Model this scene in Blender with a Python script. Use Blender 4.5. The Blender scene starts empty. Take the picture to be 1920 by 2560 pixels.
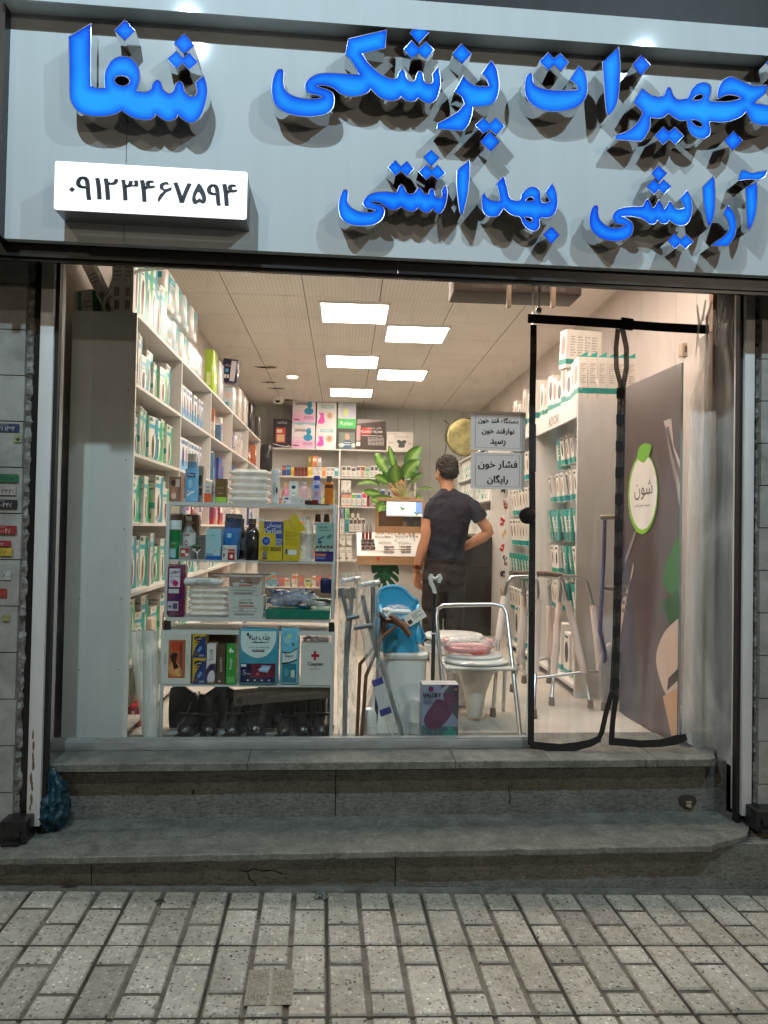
import bpy, math, random
from mathutils import Vector, Matrix
from mathutils.geometry import tessellate_polygon
R = math.radians
random.seed(7)
SC = bpy.context.scene
COL = SC.collection
# ------------------------------------------------------------------ camera
F_PX, CX, CY = 1850.0, 960.0, 1280.0          # focal length and centre in pixels of the 1920x2560 frame
YAW, PITCH, ROLL, EYE, PHI = R(-3.06), R(1.24), R(1.05), 1.5, R(1.74)
cam_rot = Matrix.Rotation(YAW, 3, 'Z') @ Matrix.Rotation(R(90) + PITCH, 3, 'X') @ Matrix.Rotation(ROLL, 3, 'Z')
cam = bpy.data.objects.new('camera', bpy.data.cameras.new('camera'))
COL.objects.link(cam)
cam.data.sensor_fit = 'VERTICAL'
cam.data.sensor_height = 36.0
cam.data.lens = 36.0 * F_PX / 2560.0
cam.data.clip_start, cam.data.clip_end = 0.05, 400
cam.matrix_world = Matrix.Translation((0, 0, EYE)) @ cam_rot.to_4x4()
SC.camera = cam
SC.render.resolution_x, SC.render.resolution_y = 768, 1024
SC.view_settings.view_transform = 'Standard'
SC.view_settings.look = 'None'
SC.view_settings.exposure = 0.0
SC.view_settings.gamma = 1.0
SC.view_settings.use_curve_mapping = False
SC.cycles.use_denoising = True
SC.cycles.max_bounces = 10
SC.cycles.diffuse_bounces = 6
SC.cycles.glossy_bounces = 4
SC.cycles.transmission_bounces = 6
SC.cycles.transparent_max_bounces = 14
SC.cycles.caustics_reflective = False
SC.cycles.caustics_refractive = False
SC.cycles.sample_clamp_indirect = 4.0
# ------------------------------------------------------------------ night sky
wd = bpy.data.worlds.new('World')
SC.world = wd
wd.use_nodes = True
nt = wd.node_tree
bg = nt.nodes['Background']
sky = nt.nodes.new('ShaderNodeTexSky')
sky.sky_type = 'NISHITA'
sky.sun_disc = False
sky.sun_elevation = R(1.0)
sky.sun_rotation = R(180)
nt.links.new(sky.outputs[0], bg.inputs[0])
bg.inputs[1].default_value = 0.012
# ------------------------------------------------------------------ frames: 'W' follows the shop's side walls, 'F' follows the facade
FR = {'W': Matrix.Identity(4), 'F': Matrix.Rotation(PHI, 4, 'Z')}
def ray(px, py): return cam_rot @ Vector(((px - CX) / F_PX, -(py - CY) / F_PX, -1))
def at(px, py, Y, fr='W'):
    """where the line of sight through a photo pixel meets depth Y"""
    d = FR[fr].to_3x3().inverted() @ ray(px, py)
    k = Y / d.y
    return Vector((d.x * k, Y, EYE + d.z * k))
# ------------------------------------------------------------------ light: two street side floods above the sign
def spot(name, u, v, z, tu, tv, tz, power, col, size=R(120), rad=0.05, blend=0.9):
    l = bpy.data.lights.new(name, 'SPOT')
    l.energy, l.color, l.spot_size, l.spot_blend, l.shadow_soft_size = power, col, size, blend, rad
    o = bpy.data.objects.new(name, l)
    COL.objects.link(o)
    p, t = FR['F'] @ Vector((u, v, z)), FR['F'] @ Vector((tu, tv, tz))
    o.location = p
    o.rotation_euler = (t - p).to_track_quat('-Z', 'Y').to_euler()
    return o
COOL = (0.66, 0.88, 1.0)
spot('flood_lamp_light', -1.0, 0.45, 5.05, -0.4, 2.95, 2.1, 350, COOL, R(125), 0.045, 1.0)
spot('flood_lamp_light', 2.3, 0.45, 5.05, 1.4, 2.95, 2.1, 265, COOL, R(125), 0.045, 1.0)
spot('street_lamp_light', 7.5, -9.0, 5.2, 0, 2.8, 1.2, 750, (1.0, 0.85, 0.66), R(70), 0.12)
spot('street_lamp_light', -4.5, -4.0, 7.5, 0.3, 0.6, 0.0, 720, (1.0, 0.85, 0.65), R(62), 0.15, 1.0)
# ------------------------------------------------------------------ materials
MATS = {}
def mat(col=(0.8, 0.8, 0.8), rough=0.5, metal=0.0, name=None, emit=0.0, bump=0.0, bscale=40.0, vary=0.0, vscale=6.0, alpha=1.0, coat=0.0, spec=None, stretch=None, ecol=None):
    key = (tuple(round(c, 4) for c in col), rough, metal, name, emit, bump, bscale, vary, vscale, alpha, coat, spec, stretch, ecol)
    if key in MATS: return MATS[key]
    m = bpy.data.materials.new(name or 'paint')
    m.use_nodes = True
    t = m.node_tree
    b = t.nodes['Principled BSDF']
    b.inputs['Base Color'].default_value = (*col, 1)
    b.inputs['Roughness'].default_value = rough
    b.inputs['Metallic'].default_value = metal
    if spec is not None: b.inputs['Specular IOR Level'].default_value = spec
    if coat: b.inputs['Coat Weight'].default_value = coat
    if emit:
        b.inputs['Emission Color'].default_value = (*(ecol or col), 1)
        b.inputs['Emission Strength'].default_value = emit
    if alpha < 1: b.inputs['Alpha'].default_value = alpha
    if bump or vary:
        tc = t.nodes.new('ShaderNodeTexCoord')
        mp = t.nodes.new('ShaderNodeMapping')
        t.links.new(tc.outputs['Object'], mp.inputs[0])
        if stretch: mp.inputs['Scale'].default_value = stretch
    if bump:
        n = t.nodes.new('ShaderNodeTexNoise')
        n.inputs['Scale'].default_value = bscale
        n.inputs['Detail'].default_value = 5
        t.links.new(mp.outputs[0], n.inputs[0])
        bp = t.nodes.new('ShaderNodeBump')
        bp.inputs['Strength'].default_value = bump
        bp.inputs['Distance'].default_value = 0.01
        t.links.new(n.outputs[0], bp.inputs['Height'])
        t.links.new(bp.outputs[0], b.inputs['Normal'])
    if vary:
        n = t.nodes.new('ShaderNodeTexNoise')
        n.inputs['Scale'].default_value = vscale
        n.inputs['Detail'].default_value = 6
        n.inputs['Roughness'].default_value = 0.65
        t.links.new(mp.outputs[0], n.inputs[0])
        cr = t.nodes.new('ShaderNodeValToRGB')
        cr.color_ramp.elements[0].position = 0.3
        cr.color_ramp.elements[1].position = 0.7
        cr.color_ramp.elements[0].color = (*[c * (1 - vary) for c in col], 1)
        cr.color_ramp.elements[1].color = (*[min(1, c * (1 + vary * 0.5)) for c in col], 1)
        t.links.new(n.outputs[0], cr.inputs[0])
        t.links.new(cr.outputs[0], b.inputs['Base Color'])
    MATS[key] = m
    return m
def S(*c):
    """sRGB 0-255 to linear"""
    return tuple(((v / 255) / 12.92 if v / 255 <= 0.04045 else ((v / 255 + 0.055) / 1.055) ** 2.4) for v in c)
def film(name, tint, clear, rough=0.1, bump=0.6, bscale=12, stretch=(1, 1, 0.3), dv=0.14):
    """thin clear plastic or glass: mostly straight-through, the rest gloss and a little milkiness"""
    key = ('film', name, tint, clear, rough, bump, bscale)
    if key in MATS: return MATS[key]
    m = bpy.data.materials.new(name)
    m.use_nodes = True
    t = m.node_tree
    b = t.nodes['Principled BSDF']
    out = t.nodes['Material Output']
    b.inputs['Base Color'].default_value = (*tint, 1)
    b.inputs['Roughness'].default_value = rough
    tr = t.nodes.new('ShaderNodeBsdfTransparent')
    tr.inputs[0].default_value = (0.97, 0.98, 0.98, 1)
    mx = t.nodes.new('ShaderNodeMixShader')
    t.links.new(tr.outputs[0], mx.inputs[2])
    t.links.new(b.outputs[0], mx.inputs[1])
    t.links.new(mx.outputs[0], out.inputs[0])
    mx.inputs[0].default_value = clear
    if bump:
        tc = t.nodes.new('ShaderNodeTexCoord')
        mp = t.nodes.new('ShaderNodeMapping')
        mp.inputs['Scale'].default_value = stretch
        n = t.nodes.new('ShaderNodeTexNoise')
        n.inputs['Scale'].default_value = bscale
        n.inputs['Detail'].default_value = 4
        n.inputs['Distortion'].default_value = 1.2
        t.links.new(tc.outputs['Object'], mp.inputs[0])
        t.links.new(mp.outputs[0], n.inputs[0])
        bp = t.nodes.new('ShaderNodeBump')
        bp.inputs['Strength'].default_value = bump
        bp.inputs['Distance'].default_value = 0.03
        t.links.new(n.outputs[0], bp.inputs['Height'])
        t.links.new(bp.outputs[0], b.inputs['Normal'])
        cr = t.nodes.new('ShaderNodeValToRGB')
        cr.color_ramp.elements[0].position = 0.42
        cr.color_ramp.elements[1].position = 0.62
        cr.color_ramp.elements[0].color = (clear * 1.0, 0, 0, 1)
        cr.color_ramp.elements[0].color = (min(1, clear + 0.06),) * 3 + (1,)
        cr.color_ramp.elements[1].color = (max(0, clear - dv),) * 3 + (1,)
        t.links.new(n.outputs[0], cr.inputs[0])
        t.links.new(cr.outputs[0], mx.inputs[0])
    MATS[key] = m
    return m
# ------------------------------------------------------------------ Arabic script shaping for text objects
_AR = {'ا': (0xFE8D, 0), 'آ': (0xFE81, 0), 'ب': (0xFE8F, 1), 'پ': (0xFB56, 1), 'ت': (0xFE95, 1), 'ث': (0xFE99, 1), 'ج': (0xFE9D, 1), 'چ': (0xFB7A, 1),
       'ح': (0xFEA1, 1), 'خ': (0xFEA5, 1), 'د': (0xFEA9, 0), 'ذ': (0xFEAB, 0), 'ر': (0xFEAD, 0), 'ز': (0xFEAF, 0), 'ژ': (0xFB8A, 0), 'س': (0xFEB1, 1), 'ش': (0xFEB5, 1),
       'ص': (0xFEB9, 1), 'ض': (0xFEBD, 1), 'ط': (0xFEC1, 1), 'ع': (0xFEC9, 1), 'ف': (0xFED1, 1), 'ق': (0xFED5, 1), 'ک': (0xFB8E, 1), 'گ': (0xFB92, 1), 'ل': (0xFEDD, 1),
       'م': (0xFEE1, 1), 'ن': (0xFEE5, 1), 'و': (0xFEED, 0), 'ه': (0xFEE9, 1), 'ی': (0xFBFC, 1)}
def fa(s):
    out = []
    for i, ch in enumerate(s):
        if ch not in _AR:
            out.append(ch)
            continue
        base, dual = _AR[ch]
        prev = i > 0 and s[i - 1] in _AR and _AR[s[i - 1]][1]
        nxt = dual and i + 1 < len(s) and s[i + 1] in _AR
        k = (1 if prev and not nxt else 2 if nxt and not prev else 3 if nxt and prev else 0)
        out.append(chr(base + k))
    res, num = [], ''
    for ch in out:                                   # digits keep their left-to-right order
        if ch.isdigit(): num += ch
        else:
            if num: res.append(num); num = ''
            res.append(ch)
    if num: res.append(num)
    return ''.join(reversed(res))
_TX = {}
def text_shape(s):
    """triangulated outline of a string, centred, height of a capital = 1"""
    if s in _TX: return _TX[s]
    cu = bpy.data.curves.new('lettering', 'FONT')
    cu.body = s
    cu.size = 1.0
    cu.resolution_u = 2
    o = bpy.data.objects.new('lettering', cu)
    COL.objects.link(o)
    dg = bpy.context.evaluated_depsgraph_get()
    dg.update()
    me = o.evaluated_get(dg).to_mesh()
    vs = [(v.co.x, v.co.y) for v in me.vertices]
    fs = [tuple(p.vertices) for p in me.polygons]
    o.evaluated_get(dg).to_mesh_clear()
    COL.objects.unlink(o)
    bpy.data.objects.remove(o)
    bpy.data.curves.remove(cu)
    if vs:
        x0, x1 = min(v[0] for v in vs), max(v[0] for v in vs)
        y0, y1 = min(v[1] for v in vs), max(v[1] for v in vs)
        cx, cy, h, w = (x0 + x1) / 2, (y0 + y1) / 2, max(y1 - y0, 1e-6), x1 - x0
        vs = [((x - cx) / h, (y - cy) / h) for x, y in vs]
        _TX[s] = (vs, fs, w / h)
    else: _TX[s] = ([], [], 1)
    return _TX[s]
# ------------------------------------------------------------------ mesh builder
class MB:
    def __init__(s): s.v, s.f, s.mi, s.ms, s.sm = [], [], [], [], []
    def m(s, m):
        if m not in s.ms: s.ms.append(m)
        return s.ms.index(m)
    def add(s, vs, fs, m, smooth=False):
        o, k = len(s.v), s.m(m)
        s.v += [Vector(v) for v in vs]
        for f in fs:
            s.f.append(tuple(i + o for i in f)); s.mi.append(k); s.sm.append(smooth)
        return s
    def box(s, x0, x1, y0, y1, z0, z1, m, M=None):
        vs = [Vector(p) for p in ((x0, y0, z0), (x1, y0, z0), (x1, y1, z0), (x0, y1, z0), (x0, y0, z1), (x1, y0, z1), (x1, y1, z1), (x0, y1, z1))]
        if M is not None: vs = [M @ v for v in vs]
        return s.add(vs, [(0, 3, 2, 1), (4, 5, 6, 7), (0, 1, 5, 4), (1, 2, 6, 5), (2, 3, 7, 6), (3, 0, 4, 7)], m)
    def rbox(s, x0, x1, y0, y1, z0, z1, m, r=0.01, M=None, seg=3):
        """box with rounded vertical edges and softened top and bottom rims"""
        r = min(r, (x1 - x0) / 2.01, (y1 - y0) / 2.01, (z1 - z0) / 2.01)
        rings = []
        for zz, ins in ((z0, r), (z0 + r * 0.3, r * 0.3), (z0 + r, 0), (z1 - r, 0), (z1 - r * 0.3, r * 0.3), (z1, r)):
            ring = []
            for cx, cy, a0 in ((x1 - r, y1 - r, 0), (x0 + r, y1 - r, 90), (x0 + r, y0 + r, 180), (x1 - r, y0 + r, 270)):
                for k in range(seg + 1):
                    a = R(a0 + 90 * k / seg)
                    rr = max(r - ins, r * 0.02)
                    ring.append(Vector((cx + rr * math.cos(a), cy + rr * math.sin(a), zz)))
            rings.append(ring)
        return s.loft(rings, m, M=M)
    def loft(s, rings, m, caps=True, smooth=True, M=None, closed=True):
        n, vs, fs = len(rings[0]), [], []
        for r_ in rings: vs += [Vector(p) for p in r_]
        for i in range(len(rings) - 1):
            for j in range(n if closed else n - 1):
                a, b = i * n + j, i * n + (j + 1) % n
                fs.append((a, b, b + n, a + n))
        if M is not None: vs = [M @ v for v in vs]
        s.add(vs, fs, m, smooth)
        if caps:
            o = len(s.v) - len(vs)
            k = s.m(m)
            s.f.append(tuple(reversed(range(o, o + n)))); s.mi.append(k); s.sm.append(False)
            s.f.append(tuple(range(o + (len(rings) - 1) * n, o + len(rings) * n))); s.mi.append(k); s.sm.append(False)
        return s
    def tube(s, pts, r, m, n=10, closed=False, M=None):
        pts = [Vector(p) for p in pts]
        rr = r if isinstance(r, (list, tuple)) else [r] * len(pts)
        rings, up = [], None
        for i, p in enumerate(pts):
            if closed: d = pts[(i + 1) % len(pts)] - pts[i - 1]
            else: d = pts[min(i + 1, len(pts) - 1)] - pts[max(i - 1, 0)]
            if d.length < 1e-9: d = Vector((0, 0, 1))
            d.normalize()
            if up is None: up = Vector((0, 0, 1)) if abs(d.z) < 0.9 else Vector((1, 0, 0))
            a = (up - d * up.dot(d))
            if a.length < 1e-6: a = Vector((1, 0, 0)).cross(d)
            a.normalize()
            up = a
            b = d.cross(a)
            rings.append([p + (a * math.cos(2 * math.pi * k / n) + b * math.sin(2 * math.pi * k / n)) * rr[i] for k in range(n)])
        if closed: rings.append(rings[0])
        return s.loft(rings, m, caps=not closed, M=M)
    def lathe(s, prof, m, c=(0, 0, 0), n=20, sx=1, sy=1, M=None, caps=True):
        rings = [[Vector((c[0] + r * sx * math.cos(2 * math.pi * k / n), c[1] + r * sy * math.sin(2 * math.pi * k / n), c[2] + z)) for k in range(n)] for r, z in prof]
        return s.loft(rings, m, M=M, caps=caps)
    def ell(s, c, rx, ry, rz, m, n=16, k=9, M=None):
        prof = [(max(math.sin(math.pi * i / k), 0.02), -math.cos(math.pi * i / k) * rz) for i in range(k + 1)]
        return s.lathe(prof, m, c, n, rx, ry, M)
    def poly(s, pts, m, O=(0, 0, 0), U=(1, 0, 0), V=(0, 0, 1), off=0, thick=0, holes=(), mside=None):
        """flat outline (with holes) on the plane O + a*U + b*V, moved off along the face normal, given a thickness behind it"""
        O, U, V = Vector(O), Vector(U), Vector(V)
        N = U.cross(V); N.normalize()
        loops = [list(pts)] + [list(h) for h in holes]
        flat = [p for l in loops for p in l]
        tris = tessellate_polygon([[Vector((p[0], p[1], 0)) for p in l] for l in loops])
        P = [O + U * p[0] + V * p[1] + N * off for p in flat]
        fs = []
        for t in tris:
            a, b, c = (P[i] for i in t)
            fs.append(tuple(t) if (b - a).cross(c - a).dot(N) >= 0 else tuple(reversed(t)))
        s.add(P, fs, m)
        if thick:
            s.add([p - N * thick for p in P], [tuple(reversed(f)) for f in fs], mside or m)
            k = 0
            for l in loops:
                n = len(l)
                ar = sum(l[i][0] * l[(i + 1) % n][1] - l[(i + 1) % n][0] * l[i][1] for i in range(n))
                F = [P[k + i] for i in range(n)]
                B = [p - N * thick for p in F]
                sgn = (ar > 0) == (l is loops[0])
                fq = [((i, i + n, (i + 1) % n + n, (i + 1) % n) if sgn else (i, (i + 1) % n, (i + 1) % n + n, i + n)) for i in range(n)]
                s.add(F + B, fq, mside or m)
                k += n
        return s
    def text(s, st, m, O, U, V, h, w=None, off=0.0006):
        vs, fs, asp = text_shape(st)
        if not vs: return s
        O, U, V = Vector(O), Vector(U).normalized(), Vector(V).normalized()
        N = U.cross(V)
        k = 1.0
        if w and asp * h > w: k = w / (asp * h)
        return s.add([O + U * x * h * k + V * y * h + N * off for x, y in vs], fs, m)
    def build(s, name, parent=None, fr='W', frame_is_local=False):
        me = bpy.data.meshes.new(name)
        M = Matrix.Identity(4) if frame_is_local else FR[fr]
        if parent is not None and not frame_is_local: M = INV[parent.name] @ M
        me.from_pydata([M @ v for v in s.v], [], s.f)
        for m in s.ms: me.materials.append(m)
        me.polygons.foreach_set('material_index', s.mi)
        me.polygons.foreach_set('use_smooth', s.sm)
        if any(s.sm):
            try: me.set_sharp_from_angle(angle=R(40))
            except Exception: pass
        me.update()
        o = bpy.data.objects.new(name, me)
        COL.objects.link(o)
        if parent is not None: o.parent = parent
        return o
INV = {}
def tag(o, label, cat, group=None, kind=None):
    if label: o['label'] = label
    if cat: o['category'] = cat
    if group: o['group'] = group
    if kind: o['kind'] = kind
    return o
def thing(name, label, cat, loc=(0, 0, 0), rotz=0.0, group=None, fr='W', tilt=None):
    """an Empty at the thing's base that parents its parts"""
    o = bpy.data.objects.new(name, None)
    COL.objects.link(o)
    o.empty_display_size = 0.05
    M = FR[fr] @ Matrix.Translation(loc) @ Matrix.Rotation(rotz, 4, 'Z')
    if tilt: M = M @ Matrix.Rotation(tilt[0], 4, 'X') @ Matrix.Rotation(tilt[1], 4, 'Y')
    o.matrix_world = M
    INV[o.name] = M.inverted()
    return tag(o, label, cat, group)
def solo(mb, name, label, cat, loc, rotz=0.0, group=None, fr='W', tilt=None):
    """a thing that is one mesh, built in its own local coordinates"""
    o = mb.build(name, frame_is_local=True)
    M = FR[fr] @ Matrix.Translation(loc) @ Matrix.Rotation(rotz, 4, 'Z')
    if tilt: M = M @ Matrix.Rotation(tilt[0], 4, 'X') @ Matrix.Rotation(tilt[1], 4, 'Y')
    o.matrix_world = M
    return tag(o, label, cat, group)
def part(mb, name, parent): return mb.build(name, parent, frame_is_local=True)   # built in the thing's own coordinates
def kids(o): return [c for c in bpy.data.objects if c.parent == o]
def dup(root, loc, rotz=0.0, label=None, group=None, fr='W', tilt=None, scale=None, name=None):
    def cp(o, par):
        c = o.copy()
        COL.objects.link(c)
        c.parent = par
        for ch in CH.get(o.name, ()): cp(ch, c)
        return c
    CH = {}
    def walk(o):
        CH[o.name] = kids(o)
        for c in CH[o.name]: walk(c)
    walk(root)
    r = cp(root, None)
    M = FR[fr] @ Matrix.Translation(loc) @ Matrix.Rotation(rotz, 4, 'Z')
    if tilt: M = M @ Matrix.Rotation(tilt[0], 4, 'X') @ Matrix.Rotation(tilt[1], 4, 'Y')
    if scale: M = M @ Matrix.Diagonal((*scale, 1))
    r.matrix_world = M
    if label: r['label'] = label
    if group: r['group'] = group
    return r
def smooth_loop(pts, k=5):
    """closed outline: plain points are rounded through, points with a third value 1 stay sharp corners"""
    n, out = len(pts), []
    for i in range(n):
        p0, p1, p2, p3 = pts[i - 1], pts[i], pts[(i + 1) % n], pts[(i + 2) % n]
        c1, c2 = len(p1) > 2, len(p2) > 2
        if c1: p0 = p1
        if c2: p3 = p2
        kk = 1 if (c1 and c2) else k
        for j in range(kk):
            t = j / kk
            out.append(tuple(0.5 * (2 * p1[a] + (p2[a] - p0[a]) * t + (2 * p0[a] - 5 * p1[a] + 4 * p2[a] - p3[a]) * t * t + (3 * p1[a] - p0[a] - 3 * p2[a] + p3[a]) * t ** 3) for a in (0, 1)))
    return out
# ================================================================== materials used in several places
def stone_mat(name, c1, c2, scale=6, crack=0.0, bump=0.4, chips=0):
    m = bpy.data.materials.new(name)
    m.use_nodes = True
    t = m.node_tree
    b = t.nodes['Principled BSDF']
    b.inputs['Roughness'].default_value = 0.55
    tc = t.nodes.new('ShaderNodeTexCoord')
    n1 = t.nodes.new('ShaderNodeTexNoise'); n1.inputs['Scale'].default_value = scale; n1.inputs['Detail'].default_value = 9; n1.inputs['Roughness'].default_value = 0.68
    n1.inputs['Distortion'].default_value = 0.6
    t.links.new(tc.outputs['Object'], n1.inputs[0])
    cr = t.nodes.new('ShaderNodeValToRGB')
    cr.color_ramp.elements[0].position, cr.color_ramp.elements[1].position = 0.35, 0.68
    cr.color_ramp.elements[0].color, cr.color_ramp.elements[1].color = (*c1, 1), (*c2, 1)
    t.links.new(n1.outputs[0], cr.inputs[0])
    col = cr.outputs[0]
    hgt = n1.outputs[0]
    if bump > .2:                                   # grit and scuffs
        g = t.nodes.new('ShaderNodeTexNoise'); g.inputs['Scale'].default_value = 75; g.inputs['Detail'].default_value = 4; g.inputs['Roughness'].default_value = .8
        t.links.new(tc.outputs['Object'], g.inputs[0])
        gr = t.nodes.new('ShaderNodeValToRGB'); gr.color_ramp.elements[0].position = .38; gr.color_ramp.elements[1].position = .56; gr.color_ramp.elements[0].color = (.68, .67, .66, 1); gr.color_ramp.elements[1].color = (1.08, 1.08, 1.07, 1)
        t.links.new(g.outputs[0], gr.inputs[0])
        mg = t.nodes.new('ShaderNodeMix'); mg.data_type = 'RGBA'; mg.blend_type = 'MULTIPLY'; mg.inputs[0].default_value = 1
        t.links.new(col, mg.inputs[6]); t.links.new(gr.outputs[0], mg.inputs[7]); col = mg.outputs[2]
    if crack:                                       # fine chiselled grain running along the stone
        mp = t.nodes.new('ShaderNodeMapping'); mp.inputs['Scale'].default_value = (1, 1, 3.5)
        t.links.new(tc.outputs['Object'], mp.inputs[0])
        n2 = t.nodes.new('ShaderNodeTexNoise'); n2.inputs['Scale'].default_value = 30; n2.inputs['Detail'].default_value = 8; n2.inputs['Roughness'].default_value = 0.75
        t.links.new(mp.outputs[0], n2.inputs[0])
        c2n = t.nodes.new('ShaderNodeValToRGB')
        c2n.color_ramp.elements[0].position, c2n.color_ramp.elements[1].position = 0.36, 0.5
        c2n.color_ramp.elements[0].color = (1 - crack, 1 - crack, 1 - crack, 1)
        t.links.new(n2.outputs[0], c2n.inputs[0])
        mu = t.nodes.new('ShaderNodeMix'); mu.data_type = 'RGBA'; mu.blend_type = 'MULTIPLY'; mu.inputs[0].default_value = 1
        t.links.new(col, mu.inputs[6]); t.links.new(c2n.outputs[0], mu.inputs[7])
        col, hgt = mu.outputs[2], n2.outputs[0]
    if chips:                                       # terrazzo chips: dark, mid and pale
        vo = t.nodes.new('ShaderNodeTexVoronoi'); vo.inputs['Scale'].default_value = chips
        nd = t.nodes.new('ShaderNodeTexNoise'); nd.inputs['Scale'].default_value = chips * 1.3
        ad = t.nodes.new('ShaderNodeMix'); ad.data_type = 'RGBA'; ad.inputs[0].default_value = 0.02
        t.links.new(tc.outputs['Object'], nd.inputs[0])
        t.links.new(tc.outputs['Object'], ad.inputs[6]); t.links.new(nd.outputs['Color'], ad.inputs[7])
        t.links.new(ad.outputs[2], vo.inputs[0])
        sep = t.nodes.new('ShaderNodeSeparateColor'); t.links.new(vo.outputs['Color'], sep.inputs[0])
        r1 = t.nodes.new('ShaderNodeValToRGB')
        r1.color_ramp.interpolation = 'CONSTANT'
        e = r1.color_ramp.elements
        e[0].position = 0; e[0].color = (0.10, 0.085, 0.07, 1)
        e[1].position = 0.1; e[1].color = (0.22, 0.19, 0.155, 1)
        for p_, c_ in ((0.26, (0.36, 0.32, 0.27)), (0.58, (0.56, 0.52, 0.45)), (0.82, (0.8, 0.76, 0.68))):
            q = e.new(p_); q.color = (*c_, 1)
        t.links.new(sep.outputs[0], r1.inputs[0])
        lt = t.nodes.new('ShaderNodeMath'); lt.operation = 'LESS_THAN'; lt.inputs[1].default_value = 0.36
        ds = t.nodes.new('ShaderNodeMath'); ds.operation = 'MULTIPLY'; ds.inputs[1].default_value = 1
        t.links.new(vo.outputs['Distance'], ds.inputs[0]); t.links.new(ds.outputs[0], lt.inputs[0])
        mx = t.nodes.new('ShaderNodeMix'); mx.data_type = 'RGBA'
        t.links.new(lt.outputs[0], mx.inputs[0]); t.links.new(col, mx.inputs[6]); t.links.new(r1.outputs[0], mx.inputs[7])
        at_ = t.nodes.new('ShaderNodeAttribute'); at_.attribute_name = 'tone'
        mu = t.nodes.new('ShaderNodeMix'); mu.data_type = 'RGBA'; mu.blend_type = 'MULTIPLY'; mu.inputs[0].default_value = 1
        t.links.new(mx.outputs[2], mu.inputs[6]); t.links.new(at_.outputs[0], mu.inputs[7])
        n3 = t.nodes.new('ShaderNodeTexNoise'); n3.inputs['Scale'].default_value = 2.4; n3.inputs['Detail'].default_value = 7; n3.inputs['Roughness'].default_value = .7
        t.links.new(tc.outputs['Object'], n3.inputs[0])
        r3 = t.nodes.new('ShaderNodeValToRGB'); r3.color_ramp.elements[0].position = .3; r3.color_ramp.elements[1].position = .62
        r3.color_ramp.elements[0].color = (.62, .6, .56, 1)
        t.links.new(n3.outputs[0], r3.inputs[0])
        m3 = t.nodes.new('ShaderNodeMix'); m3.data_type = 'RGBA'; m3.blend_type = 'MULTIPLY'; m3.inputs[0].default_value = 1
        t.links.new(mu.outputs[2], m3.inputs[6]); t.links.new(r3.outputs[0], m3.inputs[7])
        col = m3.outputs[2]
    t.links.new(col, b.inputs['Base Color'])
    bp = t.nodes.new('ShaderNodeBump'); bp.inputs['Strength'].default_value = bump; bp.inputs['Distance'].default_value = 0.006
    t.links.new(hgt, bp.inputs['Height']); t.links.new(bp.outputs[0], b.inputs['Normal'])
    return m
M_BLACK = mat((0.012, 0.012, 0.013), 0.35, name='black_metal', bump=0.05)
M_STEEL = mat((0.62, 0.62, 0.62), 0.28, 1.0, name='brushed_aluminium', bump=0.02, bscale=90)
M_CHROME = mat((0.8, 0.81, 0.82), 0.1, 1.0, name='polished_steel', bump=0.06, bscale=9)
M_WHITEMETAL = mat((0.62, 0.63, 0.63), 0.38, 0.0, name='white_painted_aluminium', vary=0.12, vscale=3, bump=0.04, stretch=(3, 3, .6))
M_PVC = mat((0.7, 0.69, 0.66), 0.45, name='white_melamine', vary=0.06, vscale=2.5)
def glass_mat():
    m = bpy.data.materials.new('clear_glass'); m.use_nodes = True
    t = m.node_tree; t.nodes.remove(t.nodes['Principled BSDF'])
    g = t.nodes.new('ShaderNodeBsdfGlossy'); g.inputs['Roughness'].default_value = 0.0; g.inputs[0].default_value = (.9, .95, .95, 1)
    tr = t.nodes.new('ShaderNodeBsdfTransparent'); tr.inputs[0].default_value = (.95, .97, .965, 1)
    lw = t.nodes.new('ShaderNodeLayerWeight'); lw.inputs[0].default_value = 0.5
    pw = t.nodes.new('ShaderNodeMath'); pw.operation = 'POWER'; pw.inputs[1].default_value = 4.5; t.links.new(lw.outputs['Facing'], pw.inputs[0])
    fr_ = t.nodes.new('ShaderNodeMath'); fr_.operation = 'MULTIPLY_ADD'; fr_.inputs[1].default_value = 0.8; fr_.inputs[2].default_value = 0.022; t.links.new(pw.outputs[0], fr_.inputs[0])
    mx = t.nodes.new('ShaderNodeMixShader')
    t.links.new(fr_.outputs[0], mx.inputs[0]); t.links.new(tr.outputs[0], mx.inputs[1]); t.links.new(g.outputs[0], mx.inputs[2])
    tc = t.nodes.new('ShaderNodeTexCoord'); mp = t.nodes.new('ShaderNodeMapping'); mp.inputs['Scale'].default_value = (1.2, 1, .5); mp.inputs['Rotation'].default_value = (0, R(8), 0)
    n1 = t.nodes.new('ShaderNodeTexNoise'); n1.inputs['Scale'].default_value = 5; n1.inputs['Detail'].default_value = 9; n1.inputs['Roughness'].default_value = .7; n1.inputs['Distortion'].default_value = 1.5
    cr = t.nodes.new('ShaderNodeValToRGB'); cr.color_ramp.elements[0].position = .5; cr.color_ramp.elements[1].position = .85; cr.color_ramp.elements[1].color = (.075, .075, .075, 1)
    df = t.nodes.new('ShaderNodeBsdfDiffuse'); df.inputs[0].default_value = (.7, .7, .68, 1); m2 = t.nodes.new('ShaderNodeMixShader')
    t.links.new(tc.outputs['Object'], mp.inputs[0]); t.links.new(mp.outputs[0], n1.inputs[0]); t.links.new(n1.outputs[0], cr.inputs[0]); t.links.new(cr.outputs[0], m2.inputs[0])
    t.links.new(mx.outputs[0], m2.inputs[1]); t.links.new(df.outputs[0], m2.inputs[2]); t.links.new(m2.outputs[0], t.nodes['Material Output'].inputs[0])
    return m
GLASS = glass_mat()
WRAP = film('clear_wrap', (0.9, 0.9, 0.9), 0.8, 0.08, 0.9, 16)
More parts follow.
